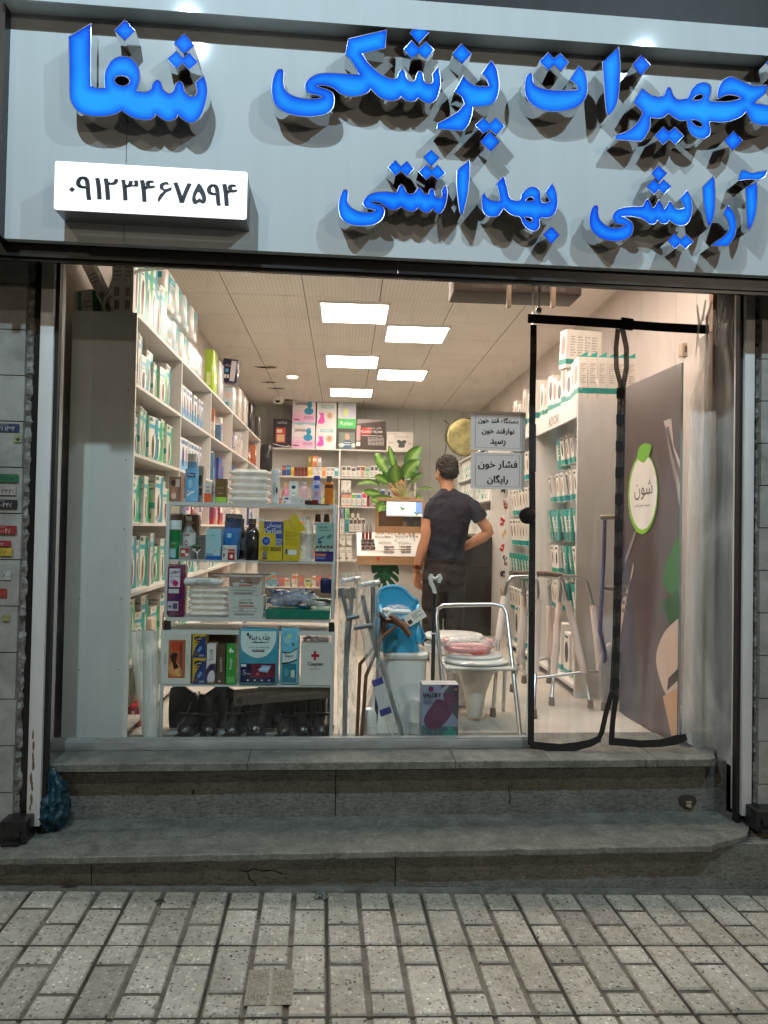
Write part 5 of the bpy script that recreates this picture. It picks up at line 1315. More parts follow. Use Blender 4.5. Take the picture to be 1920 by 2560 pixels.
    bottle('oil_bottle', 'clear amber orange bottle with dark grey cap on the rack top', 811, 1190, 834, 1263, Y + .04, T, [(.97, 0), (1, .02), (1, .93), (.55, .96), (.55, 1)], mat(S(225, 120, 30), .12, name='amber_liquid', coat=.5), (mat((.12, .11, .1), .35, name='grey_cap'), 1.15), .2, (.72, .86, (90, 35, 25), []), sy=.55)
    R_('carton', 'small white box with violet bow print under the pink bottle', 'box', 706, 1240, 729, 1262, 5, .04, (225, 222, 220), [('e', .45, .65, .25, .12, (90, 60, 120)), ('p', [(.05, .1), (.4, .4), (.3, .1)], (110, 90, 130))], dY=.03)
    R_('carton', 'tiny pale glass cube box on the rack top', 'box', 731, 1241, 748, 1262, 5, .035, (205, 205, 200), [('r', .2, .2, .8, .7, (180, 182, 180))], dY=.04)
    R_('carton', 'small white box with a black triangle print', 'box', 749, 1242, 761, 1262, 5, .035, (215, 212, 205), [('p', [(.2, .1), (.6, .9), (.5, .3)], (50, 50, 50))], dY=.04)
    R_('compact', 'black flat compact on the front edge of the rack top', 'cosmetic box', 762, 1251, 779, 1261, 5, .04, (30, 20, 22), [], dY=.02)
    R_('compact', 'dark red flat compact beside the black one', 'cosmetic box', 779.5, 1250, 795, 1261, 5, .04, (130, 15, 25), [], dY=.02)
    R_('palette', 'thin black open palette lying at the rack top front', 'palette', 766, 1259.5, 822, 1262.5, 5, .045, (25, 22, 22), [('r', .6, .3, .9, .8, (200, 170, 140))], dY=-.005)
    # ---- second shelf
    T = RZ[4] + .0006
    bottle('spray_can', 'green spray can with a rounded white cap, left end of the middle shelf', 416, 1301, 451, 1397, Y + .02, T, [(.95, 0), (1, .02), (1, 1)], mat(S(25, 125, 65), .25, name='green_tin', coat=.3), (mat(S(200, 215, 215), .35, name='pale_cap'), 1.0), .24, (.05, .6, (30, 135, 75), [('r', .0, .0, .85, .55, (150, 195, 200)), ('t', fa('الفرار'), .5, .88, .1, (235, 240, 235), .8), ('p', [(.4, .68), (.2, .78), (.6, .78)], (190, 40, 40))]))
    bottle('alcohol_bottle', 'clear shouldered bottle with white cap and red cross label', 446, 1291, 488, 1398, Y + .07, T, [(.95, 0), (1, .03), (1, .62), (.8, .72), (.35, .86), (.35, 1)], mat(S(150, 158, 155), .15, name='clear_bottle_liquid', alpha=.55), (mat(S(205, 212, 212), .35, name='pale_cap'), 1.1), .1, (.2, .68, (205, 208, 205), [('r', .2, .82, .8, .95, (150, 35, 45)), ('t', 'PANCROL', .5, .885, .07, (235, 230, 230), .5), ('e', .45, .45, .16, .15, (170, 40, 60)), ('e', .45, .45, .09, .08, (215, 215, 215)), ('l', .1, .1, .9, .3, 3, (110, 110, 115))]))
    R_('carton', 'small clear fronted box of red labelled jars under the clear bottle', 'box', 447, 1364, 476, 1400, 4, .05, (160, 160, 158), [('r', .1, .2, .9, .8, (175, 70, 60)), ('r', .2, .45, .55, .65, (225, 222, 215)), ('r', .55, .25, .85, .45, (225, 222, 215))], dY=-.0)
    for i, (x0, y0, x1, c, d_) in enumerate(((418, 1284, 460, (70, 58, 52), .17), (458, 1286, 498, (88, 76, 66), .18))):
        R_('coffee_bag', ['dark brown stand-up bag behind the green can', 'brown stand-up bag behind the clear bottle'][i], 'bag', x0, y0, x1, 1398, 4, .06, c, [('t', 'coffee', .5, .85, .07, (210, 200, 190), .5), ('e', .5, .45, .3, .2, (60, 48, 42))], dY=d_, soft=.012, wrap=True)
    R_('product_box', 'white and cyan box with a pink cup picture on the middle shelf', 'box', 514, 1322, 553, 1403, 4, .08, (165, 205, 215), [('r', 0, 0, 1, .12, (30, 95, 175)), ('p', [(.5, .28), (.72, .34), (.62, .18)], (215, 165, 175)), ('t', 'Hysta', .45, .78, .06, (130, 170, 185), .5), ('l', .06, .13, .5, .2, 2, (60, 90, 130))], dY=.02, top=(120, 165, 180))
    R_('grey_box', 'flat grey box lying behind the cyan box on the middle shelf', 'box', 488, 1338, 513, 1400, 4, .1, (120, 116, 110), [('l', .1, .6, .9, .9, 3, (80, 78, 74))], dY=.12)
    pxbox('bandage_pack', 'royal blue flat packet in clear film leaning on the middle shelf', 'packet', 553, 1284, 599, 1399, Y + .08, .02, (45, 110, 175), [('r', .15, .46, .45, .56, (165, 200, 225)), ('r', 0, .93, 1, 1, (190, 190, 185))], zb=T + .001, soft=.008, wrap=True, tilt=(R(-7), R(3)))
    R_('product_box', 'small white and red box marked Dr in front of the blue packet', 'box', 555, 1364, 589, 1400, 4, .05, (215, 212, 208), [('r', .42, 0, .95, .75, (165, 25, 30)), ('t', 'Dr.', .2, .75, .22, (50, 45, 50), .35), ('t', 'Emol', .68, .6, .16, (240, 235, 230), .42), ('e', .7, .25, .12, .14, (235, 230, 225)), ('r', .08, .2, .2, .45, (90, 88, 90))], dY=.0, tilt=None)
    blk = mat((.010, .009, .010), .12, name='black_glossy_plastic', coat=.6)
    bottle('black_bottle', 'black bottle with a grey label, the one farther back', 586, 1297, 616, 1400, Y + .12, T, [(.97, 0), (1, .03), (1, .7), (.6, .84), (.5, .9), (.5, 1)], blk, (blk, 1.1), .12, (.25, .6, (95, 98, 100), [('l', .1, .1, .9, .9, 6, (180, 180, 180))]))
    bottle('black_bottle', 'big glossy black unlabelled bottle at the front of the middle shelf', 608, 1297, 647, 1405, Y + .0, T, [(.97, 0), (1, .02), (1, .74), (.75, .85), (.52, .89), (.52, 1)], blk, (blk, 1.12), .11)
    YL = (205, 180, 40)
    R_('product_box', 'bright yellow toilet seat cover box with blue lettering', 'box', 647, 1304, 707, 1402, 4, .07, YL, [('s', [(.2, .72, 1), (.2, 1, 1), (1, 1, 1), (1, .38, 1), (.72, .38, 1), (.7, .7, 1)], (40, 75, 150)), ('t', fa('پریسان'), .62, .9, .16, (235, 238, 235), .6), ('t', 'PariSan', .58, .76, -.14, (235, 238, 235), .72), ('t', 'Toilet', .84, .54, .06, (235, 238, 235), .3), ('t', 'Seat', .84, .475, .06, (235, 238, 235), .3), ('t', 'Cover', .84, .41, .05, (235, 238, 235), .3), ('e', .3, .5, .19, .12, (235, 238, 235)), ('e', .3, .5, .175, .11, (40, 70, 150)), ('e', .3, .5, .1, .05, (90, 120, 190)), ('t', 'Soluble', .25, .34, .05, (60, 60, 50), .4), ('t', 'in Water', .25, .28, .05, (60, 60, 50), .4), ('l', .5, .25, .95, .36, 2, (70, 65, 40)), ('e', .25, .18, .09, .055, (40, 70, 150)), ('t', '10', .25, .18, .05, (235, 238, 235), .12), ('r', .14, .05, .36, .09, (40, 70, 150))], dY=-.005, right=[('l', .1, .3, .9, .9, 8, (120, 110, 50))])
    R_('product_box', 'plain side of a second yellow box with small blue icons', 'box', 707.5, 1300, 749, 1402, 4, .07, YL, [('l', .1, .5, .85, .74, 7, (130, 115, 40)), ('r', .1, .38, .3, .46, (190, 165, 35)), ('r', .38, .38, .58, .46, (190, 165, 35)), ('r', .66, .38, .86, .46, (190, 165, 35)), ('r', .32, .15, .85, .27, (225, 228, 225)), ('e', .2, .26, .07, .03, (40, 65, 140)), ('e', .2, .2, .06, .03, (40, 65, 140)), ('t', '1. 0', .5, .06, .04, (70, 60, 30), .4)], dY=-.003)
    b = MB(); b.poly([(0, 0), (.045, -.075), (.085, -.05), (.03, .03)], pm(YL), thick=.002); p = at(722, 1297, Y + .0)
    solo(b, 'yellow_card', 'yellow open card flap sticking up from the second yellow box', 'card', (p.x, Y - .008, p.z))
    bellows2 = [(.8, 0), (1, .04), (.93, .1), (1, .16), (.93, .22), (1, .28), (.93, .34), (1, .42), (.95, .5), (1, .6), (.85, .74), (.5, .9), (.3, 1)]
    bottle('clear_bottle', 'tall clear ribbed plastic bottle beside the yellow boxes', 748, 1292, 786, 1406, Y + .03, T, bellows2, CLEARP, (mat((.7, .7, .68), .4, name='white_plastic_cap'), 1.3), .04)
    R_('product_box', 'pale green box with a drawn enema bag and small faces', 'box', 787, 1307, 835, 1403, 4, .07, (140, 180, 170), [('r', 0, 0, 1, .26, (60, 45, 110)), ('r', .03, .13, .6, .2, (195, 110, 85)), ('r', .03, .06, .55, .11, (80, 120, 190)), ('t', 'RAD MAN', .42, .88, .06, (60, 80, 80), .5), ('r', .2, .8, .85, .81, (70, 90, 90)), ('p', [(.6, .64), (.85, .72), (.92, .66), (.68, .57)], (90, 120, 130)), ('p', [(.15, .58), (.5, .66), (.5, .64), (.17, .55)], (50, 60, 60)), ('e', .25, .5, .12, .04, (70, 95, 115))] + [('e', .12 + .19 * i, .37 + .02 * (i % 2), .07, .035, (95, 70, 60)) for i in range(5)] + [('p', [(.03 + .19 * i, .26), (.21 + .19 * i, .26), (.17 + .19 * i, .34), (.07 + .19 * i, .34)], [(200, 200, 200), (150, 170, 165), (185, 190, 190), (170, 150, 140), (195, 195, 190)][i]) for i in range(5)], dY=.0)
    zt = at(810, 1306, Y).z + .0015
    for i, x in enumerate((794, 816)):
        p, q = at(x - 8, 1300, Y + .02), at(x + 9, 1286, Y + .02)
        b = MB(); w = q.x - p.x; b.lathe([(w / 2, 0), (w / 2 * .85, .026), (w / 2 * .8, .0395)], blk, n=18)
        solo(b, 'small_black_bottle', f'{"left" if i == 0 else "right"} small glossy black bottle top over the pale green box', 'bottle', ((p.x + q.x) / 2, Y + .035, zt))
    # jade roller hanging at the front
    t = thing('jade_roller', 'metal face roller with a green stone and a woman photo on its card', 'face roller', (at(490, 1400, Y - .01).x, Y - .012, RZ[3] + .3), 0)
    b = MB(); p0 = at(492, 1395, Y - .02); 
    b.tube([at(478, 1366, Y - .02), at(492, 1383, Y - .02), at(508, 1366, Y - .02)], .0022, M_STEEL, 8); b.tube([at(493, 1383, Y - .02), at(495, 1410, Y - .02)], .0035, M_STEEL, 8); b.build('metal_fork', t)
    b = MB(); a_, c_ = at(478, 1366, Y - .02), at(508, 1366, Y - .02); b.ell(((a_.x + c_.x) / 2, Y - .02, a_.z), .028, .011, .011, mat(S(90, 100, 70), .15, name='green_stone', vary=.4, vscale=40)); b.build('stone', t)
    # ---- third shelf
    T = RZ[3] + .0006
    R_('pad_pack', 'tall purple pad pack with white panel at the left end of the lower middle shelf', 'pack', 410, 1412, 463, 1541, 3, .07, (105, 25, 75), [('r', .12, .58, .85, .97, (215, 215, 222)), ('t', fa('سوین'), .5, .9, -.09, (50, 30, 80), .6), ('t', fa('خدمات ویژه'), .5, .81, .06, (50, 30, 80), .7), ('e', .4, .7, .22, .05, (200, 150, 190)), ('e', .55, .66, .2, .06, (190, 40, 110)), ('r', .1, .45, .8, .54, (190, 205, 205)), ('s', [(0, .3, 1), (1, .44, 1), (1, .36, 1), (.5, .28), (0, .24, 1)], (70, 30, 100)), ('r', .05, .08, .78, .28, (190, 185, 200)), ('e', .2, .17, .08, .03, (80, 80, 110)), ('r', .42, .12, .72, .24, (95, 60, 120)), ('e', .35, .17, .07, .03, (90, 170, 160))], dY=.0, soft=.012, wrap=True)
    bellows('folding_canister', 'translucent ribbed canister with a gel tube lying on it', 466, 1464, 570, 1548, Y + .01, T, 5, .18)
    b = MB(); w = at(556, 1450, Y - .0).x - at(460, 1450, Y - .0).x
    b.lathe([(.019, 0), (.02, .005), (.02, w - .02), (.014, w - .019), (.014, w)], mat(S(215, 215, 212), .35, name='white_plastic'), n=22, M=Matrix.Rotation(R(90), 4, 'Y'))
    p = at(460, 1455, Y - .0)
    t = thing('gel_tube', 'white TRANSMISSION GEL tube lying on the ribbed canister', 'tube', (p.x, Y + .02, p.z))
    part(b, 'tube_body', t)
    c = MB(); deco(c, (.01, -.0206, -.012), (1, 0, 0), (0, 0, 1), w - .04, .024, [('t', 'TRANSMISSION', .55, .85, .3, (40, 40, 60), .6), ('t', 'GEL', .35, .4, .32, (40, 40, 60), .2), ('l', .5, .3, .9, .55, 2, (60, 60, 80)), ('r', .2, .1, .7, .14, (60, 60, 80))]); part(c, 'label_print', t)
    hel = [('s', [(.15, .45), (.1, .62), (.3, .7), (.4, .85), (.5, .66), (.7, .58), (.9, .6), (1, .95, 1), (0, .95, 1), (0, .5, 1)], (150, 125, 110)), ('t', fa('حلما طب'), .5, .84, .14, (90, 60, 55), .5), ('t', 'HELMA TEB', .5, .68, -.09, (120, 75, 65), .5), ('r', .3, .5, .72, .57, (190, 100, 100)), ('r', .1, .28, .84, .3, (150, 150, 145)), ('r', .1, .44, .84, .455, (150, 150, 145)), ('r', .32, .28, .325, .45, (150, 150, 145)), ('r', .55, .28, .555, .45, (150, 150, 145)), ('r', .78, .28, .785, .45, (150, 150, 145)), ('r', .15, .12, .7, .2, (150, 150, 145)), ('r', .72, .08, .73, .24, (100, 100, 98))]
    R_('product_box', 'white HELMA TEB box, closed one at the bottom of the stack', 'box', 571, 1491, 659, 1541, 3, .15, (195, 200, 195), hel[1:] + [('t', '½', .38, .36, .14, (40, 50, 130), .2)], dY=.02)
    zt = at(600, 1490.5, Y + .02).z + .001
    pxbox('product_box', 'white HELMA TEB box with its lid open, on top of the stack', 'box', 572, 1440, 655, 1490, Y + .02, .15, (190, 192, 186), hel, zb=zt)
    p, q = at(560, 1433, Y + .1), at(668, 1430, Y + .1)
    b = MB(); b.poly([(p.x, 0), (q.x, .0), (q.x + .02, .055), (p.x - .07, .06)], mat(S(165, 150, 138), .8, name='raw_card'), (0, Y + .02, p.z - .012), (1, 0, 0), (0, .93, .25), thick=.002)
    tag(b.build('open_cardboard'), 'open brown carton lid spread above the HELMA TEB stack', 'cardboard')
    R_('product_box', 'flat green box under the plastic wrapped blue bundle', 'box', 664, 1527, 824, 1548, 3, .2, (15, 115, 95), [('t', 'leja', .48, .55, .35, (60, 160, 140), .12)], dY=-.005, top=(20, 130, 105))
    zg = at(664, 1527, Y - .005).z + .001
    b = MB(); rnd = random.Random(5)
    bl = [mat(S(*c_), .3, name='blue_rubber', coat=.2) for c_ in ((20, 45, 100), (30, 80, 160), (15, 25, 60), (60, 110, 180))]
    p, q = at(664, 1525, Y + .02), at(760, 1470, Y + .02)
    for k in range(16):
        a0, z0 = p.x + rnd.uniform(0, .05), zg + .01 + .0042 * k
        xx = [a0 + (q.x - p.x) * j / 6 for j in range(7)]
        b.tube([(x_, Y + .05 + rnd.uniform(0, .09), z0 + .02 * math.sin(j * .9 + k) * .6 + .008) for j, x_ in enumerate(xx)], .0075, bl[k % 4], 8)
    t = thing('blue_strap_bundle', 'bundle of blue rubber straps wrapped in crinkled clear plastic', 'bundle', ((p.x + q.x) / 2, Y + .08, zg)); b.build('straps', t)
    b = MB(); rings = []
    for j in range(13):
        f = j / 12; xx = p.x - .002 + f * (at(828, 1500, Y).x - p.x); hh = .052 + .05 * math.sin(math.pi * min(1, f * 1.15)) + rnd.uniform(-.005, .005)
        rings.append([(xx, Y + .085 + .082 * math.cos(a) * (1 if 0 < j < 12 else .3), zg + .001 + max(0, hh * (.5 + .5 * math.sin(a))) * rnd.uniform(.93, 1.05)) for a in [2 * math.pi * k / 22 for k in range(22)]])
    b.loft(rings, WRAP); b.build('clear_wrap', t)
    b = MB(); cols = [(35, 110, 70), (150, 165, 160), (110, 60, 120), (40, 90, 60), (170, 60, 90)]
    p, q = at(766, 1524, Y - .0), at(831, 1490, Y - .0); cx, cz = (p.x + q.x) / 2, (p.z + q.z) / 2
    for k in range(9):
        s_ = 1 - k * .075
        b.tube([(cx + (q.x - p.x) / 2 * s_ * math.cos(a), Y + .012 + .004 * k + .002 * math.sin(3 * a), cz + .018 * s_ * math.sin(a) * (1.35 - .5 * abs(math.sin(a)))) for a in [2 * math.pi * i / 22 for i in range(22)]], .0026, mat(S(*cols[k % 5]), .5, name='cord_colour'), 6, closed=True)
    tag(b.build('cord_bundle'), 'tied bundle of green, white and purple exercise cords', 'cords')
    pxbox('pouch', 'dark navy fabric pouch above the cord bundle', 'pouch', 800, 1446, 834, 1480, Y + .03, .05, (22, 34, 80), [], zb=at(800, 1484, Y + .03).z, soft=.012)
    # ---- fourth shelf (lower unit)
    T = RZ[1] + .0006
    wx = [('r', .24, .12, .82, .87, (175, 95, 60)), ('e', .5, .75, .22, .09, (190, 70, 40)), ('e', .45, .3, .2, .14, (215, 150, 90)), ('e', .6, .25, .12, .1, (225, 170, 100)), ('s', [(.3, .56), (.42, .62), (.55, .6), (.5, .45), (.6, .34), (.45, .3), (.4, .4)], (60, 30, 25)), ('r', .64, .2, .66, .82, (60, 40, 80)), ('r', .69, .2, .705, .82, (60, 40, 80)), ('t', 'CARE PACK', .13, .5, .05, (120, 50, 40), .3, 1), ('t', fa('مرکز خدمات'), .9, .5, .06, (60, 50, 60), .3, 1)]
    R_('product_box', 'white box with a blurred orange figure print, left end of the fourth shelf', 'box', 402, 1584, 478, 1707, 1, .09, (205, 208, 200), wx, dY=-.002)
    def yb(i): return [('p', [(0, 0), (1, 0), (1, .9), (.75, .9), (.2, .4)], (35, 60, 120)), ('e', .45, .8, .35, .1, (20, 20, 25)), ('t', fa('تنفس'), .45, .8, .12, (225, 225, 225), .5), ('l', .2, .6, .7, .68, 1, (60, 50, 30)), ('p', [(.35, .3), (.6, .5), (.75, .42), (.5, .22)], (120, 150, 190)), ('e', .3, .15, .14, .07, (120, 80, 30)), ('t', 'LATEX', .7, .1, .08, (220, 225, 230), .4)]
    for i, (ya, yc) in enumerate(((1585, 1643), (1645, 1706))):
        pxbox('product_box', f'yellow and blue glove box, {"upper" if i == 0 else "lower"} one of the stack on the fourth shelf', 'box', 480.5, ya, 515, yc, Y - .0, .08, (200, 160, 50), yb(i), zb=(T if i else at(480, 1644.2, Y).z))
    R_('product_box', "slim white BIO'L box with a violet foot", 'box', 515.5, 1611, 540.5, 1705, 1, .07, (215, 212, 208), [('t', "BIO'L", .5, .72, .42, (60, 55, 80), .42, -1), ('s', [(0, .35), (.4, .5), (1, .52, 1), (1, .0, 1), (0, 0, 1)], (55, 40, 75)), ('s', [(.1, .1), (.3, .3), (.8, .34), (.9, .1), (.5, .02)], (210, 205, 215)), ('r', .1, 0, .9, .06, (120, 110, 60))], dY=.0)
    R_('product_box', 'slim dark brown box with white vertical lettering', 'box', 541, 1612, 564, 1706, 1, .07, (80, 62, 45), [('t', 'DOUMET', .5, .5, .3, (215, 205, 190), .5, 1), ('r', .2, .06, .5, .1, (200, 190, 150))], dY=.0)
    R_('product_box', 'slim bright green Prestige box with a white leaf mark', 'box', 564.5, 1612, 590, 1708, 1, .07, (45, 150, 55), [('t', 'Prestige', .5, .52, .34, (225, 235, 220), .42, 1), ('s', [(.25, .84), (.45, .93), (.6, .84), (.45, .8)], (225, 235, 220)), ('s', [(.5, .84), (.75, .87), (.7, .8)], (225, 235, 220)), ('r', .1, .04, .9, .2, (90, 180, 90))], dY=-.002)
    R_('pad_pack', 'big teal and navy underpad pack with a 5 in the corner', 'pack', 594, 1572, 697, 1708, 1, .10, (60, 150, 175), [('r', 0, 0, 1, .37, (35, 30, 70)), ('r', .3, .1, 1, .36, (100, 25, 50)), ('s', [(0, 1, 1), (0, .72), (.12, .58), (.45, .48), (.78, .55), (.98, .78), (1, 1, 1)], (205, 228, 228)), ('t', fa('جذب بینه'), .53, .87, -.15, (45, 45, 90), .6), ('s', [(.27, .775), (.5, .77), (.82, .785), (.5, .79)], (45, 45, 90)), ('t', fa('زیرانداز بهداشتی یکبار مصرف'), .52, .69, .045, (60, 70, 110), .6), ('r', .33, .6, .67, .64, (60, 25, 40)), ('l', .36, .607, .64, .633, 1, (220, 220, 225)), ('t', '5', .12, .2, -.1, (225, 225, 235), .2), ('t', 'PCS', .24, .17, .03, (210, 210, 225), .15), ('p', [(.52, .22), (.62, .34), (.88, .33), (.78, .2)], (140, 175, 215)), ('p', [(.49, .25), (.6, .3), (.85, .3), (.76, .235)], (180, 205, 235)), ('e', .5, .17, .04, .03, (200, 70, 100)), ('r', .02, .31, .17, .36, (215, 220, 225)), ('e', .22, .05, .03, .015, (200, 200, 220)), ('e', .42, .05, .03, .015, (200, 200, 220)), ('e', .62, .05, .03, .015, (200, 200, 220)), ('e', .82, .05, .03, .015, (200, 200, 220)), ('e', .2, .94, .035, .03, (60, 50, 110))], dY=-.01, soft=.012, wrap=True)
    R_('tissue_pack', 'light blue tissue pack with dark wavy bands next to the underpads', 'pack', 698.5, 1571, 749, 1705, 1, .09, (110, 185, 210), [('r', 0, 0, 1, .36, (50, 120, 140)), ('s', [(0, .38, 1), (0, .6, 1), (.4, .58), (1, .66, 1), (1, .44, 1), (.5, .4)], (205, 215, 215)), ('t', fa('دیما'), .45, .52, -.09, (40, 60, 80), .6), ('s', [(0, .6), (.5, .585), (1, .665), (1, .645), (.5, .565), (0, .575)], (20, 60, 75)), ('s', [(0, .38), (.5, .395), (1, .45), (1, .43), (.5, .37), (0, .355)], (20, 60, 75)), ('r', .62, .1, .88, .24, (190, 210, 205)), ('e', .35, .82, .25, .08, (150, 205, 220)), ('e', .5, .9, .15, .04, (180, 215, 150)), ('e', .75, .74, .08, .03, (40, 120, 70)), ('e', .3, .2, .2, .08, (80, 150, 165))], dY=.0, soft=.012, wrap=True)
    R_('first_aid_box', 'white Caspian first aid box with a red cross', 'box', 751, 1609, 829, 1708, 1, .10, (205, 205, 198), [('r', .42, .6, .5, .82, (170, 30, 35)), ('r', .34, .675, .6, .745, (170, 30, 35)), ('t', 'Caspian', .48, .5, -.11, (35, 35, 38), .6), ('t', 'first aid kit', .48, .395, .035, (60, 60, 62), .34)], dY=-.004, top=(190, 188, 182))
    b = MB(); rnd = random.Random(8); p, q = at(758, 1606, Y), at(822, 1590, Y)
    zt = at(751, 1609, Y - .004).z + .002
    for k in range(3):
        x0, x1 = p.x + k * .035, p.x + .05 + k * .035
        b.tube([(x0, Y + .03, zt + .012), ((x0 + x1) / 2, Y + .03, zt + .025 - .004 * k), (x1, Y + .035, zt + .012)], .009, mat(S(150, 120, 130), .3, name='wrapped_glass_rod'), 10)
    b.ell(((p.x + q.x) / 2, Y + .04, zt + .02), .075, .03, .02, WRAP, 20, 8)
    solo(b, 'plastic_pouch', 'crumpled clear pouch with dim glass pieces on the first aid box', 'pouch', (0, 0, 0))
    b = MB(); p, q = at(440, 1600, Y + .15), at(590, 1580, Y + .15)
    b.box(p.x, q.x, Y + .15, Y + .26, T, at(440, 1583, Y + .15).z, mat(S(120, 80, 55), .8, name='brown_cardboard', vary=.2)); rnd = random.Random(3)
    zt = at(440, 1583, Y + .15).z
    b.poly([(p.x, 0)] + [(p.x + (q.x - p.x) * i / 10, .012 + rnd.uniform(0, .012)) for i in range(11)] + [(q.x, 0)], mat(S(140, 95, 65), .8, name='brown_cardboard', vary=.2), (0, Y + .155, zt), thick=.002)
    tag(b.build('cardboard_carton'), 'torn open brown cardboard carton behind the small boxes of the fourth shelf', 'carton')
    # ---- bottom shelf: black shoes and a long box
    T = RZ[0] + .0006
    shoe_m = mat((.006, .006, .007), .22, name='black_shoe_leather', bump=.35, bscale=30)
    base = None
    for i, (px, s_, rz) in enumerate(((455, 1.1, -8), (520, .95, 12), (575, 1.0, -4), (640, 1.05, 10), (705, .95, -12), (760, 1.0, 6), (805, 1.05, -3))):
        x = at(px, 1840, Y + .02).x
        lab = f'shiny black orthopaedic shoe, {ORD[i]} from the left on the rack floor'
        if base is None:
            base = thing('black_shoe', lab, 'shoe', (x, Y + .03, T + .001), R(rz), 'black shoes on the rack floor')
            b = MB(); rings = []
            for y_, w_, h_, z_ in ((-.005, .012, .02, .012), (.01, .03, .045, .012), (.04, .042, .062, .012), (.08, .044, .082, .012), (.12, .04, .12, .012), (.16, .038, .16, .012), (.2, .036, .175, .012), (.225, .02, .165, .02)):
                rings.append([(w_ * math.cos(a), y_, z_ + (h_ * .5 + h_ * .5 * math.sin(a)) * 1.0) for a in [2 * math.pi * k / 16 for k in range(16)]])
            b.loft(rings, shoe_m); part(b, 'upper', base)
            b = MB(); b.rbox(-.044, .044, -.006, .225, 0, .0125, mat((.012, .012, .012), .6, name='black_rubber_sole'), .004); part(b, 'sole', base)
            b = MB(); b.box(-.046, .046, .08, .10, .098, .104, mat((.03, .03, .03), .4, name='shoe_strap')); part(b, 'strap', base)
        else: dup(base, (x, Y + .03 + .01 * (i % 2), T + .001), R(rz), lab, scale=(s_, 1, s_))
    bag = mat((.008, .008, .009), .3, name='black_plastic_bag', bump=.9, bscale=12)
    b = MB(); rnd = random.Random(2); x0, x1 = at(425, 1700, Y + .2).x, at(815, 1700, Y + .2).x
    rings = []
    for j in range(15):
        f = j / 14
        hh = .20 + .02 * math.sin(j * 1.7) + rnd.uniform(-.008, .008)
        rings.append([(x0 + (x1 - x0) * f, Y + .225 + .04 * math.cos(a), T + hh / 2 + hh / 2 * math.sin(a)) for a in [2 * math.pi * k / 14 for k in range(14)]])
    b.loft(rings, bag); tag(b.build('black_bag'), 'long black plastic bag slumped behind the shoes on the rack floor', 'bag')
    pxbox('long_box', 'long flat grey box lying tilted above the black shoes', 'box', 585, 1722, 828, 1754, Y + .02, .07, (85, 74, 66), [('t', 'LONG PLEATS LINGER LARAGI', .62, .5, .22, (120, 108, 98), .55), ('e', .06, .35, .035, .28, (40, 36, 34)), ('l', .05, .7, .3, .9, 2, (120, 108, 98))], tilt=(0, R(-5.5)))
rack_items()
# ================================================================== the right side: display cabinets along the wall
RX, RXB = 1.474, 2.05
CYY = [4.63, 5.69, 6.63, 7.37, 9.6]
def blister(v):
    """hanging card pack, top at z = 0, front faces -y"""
    b = MB()
    b.box(-.034, .034, -.012, .012, -.20, 0, pm((222, 218, 210)))
    deco(b, (-.034, -.012, -.20), (1, 0, 0), (0, 0, 1), .068, .20, [('r', 0, .02, 1, .2, [(35, 150, 150), (45, 165, 130)][v % 2]), ('e', .5, .55, .2, .22, [(150, 120, 100), (70, 65, 66), (175, 145, 125)][v % 3]), ('r', .2, .86, .8, .93, (70, 90, 95))], .25)
    deco(b, (.034, -.012, -.20), (0, 1, 0), (0, 0, 1), .024, .20, [('r', 0, .02, 1, .2, (35, 150, 150))], .25)
    return b
def teal_pack(v):
    b = MB()
    b.rbox(-.045, .045, -.012, .012, -.22, 0, mat(S(25, 140, 128), .25, name='teal_blister', coat=.5, bump=.2), .006)
    deco(b, (-.045, -.0122, -.22), (1, 0, 0), (0, 0, 1), .09, .22, [('r', .15, .3, .5, .8, (215, 215, 205)), ('l', .55, .4, .95, .8, 4, (190, 215, 205))], .25)
    return b
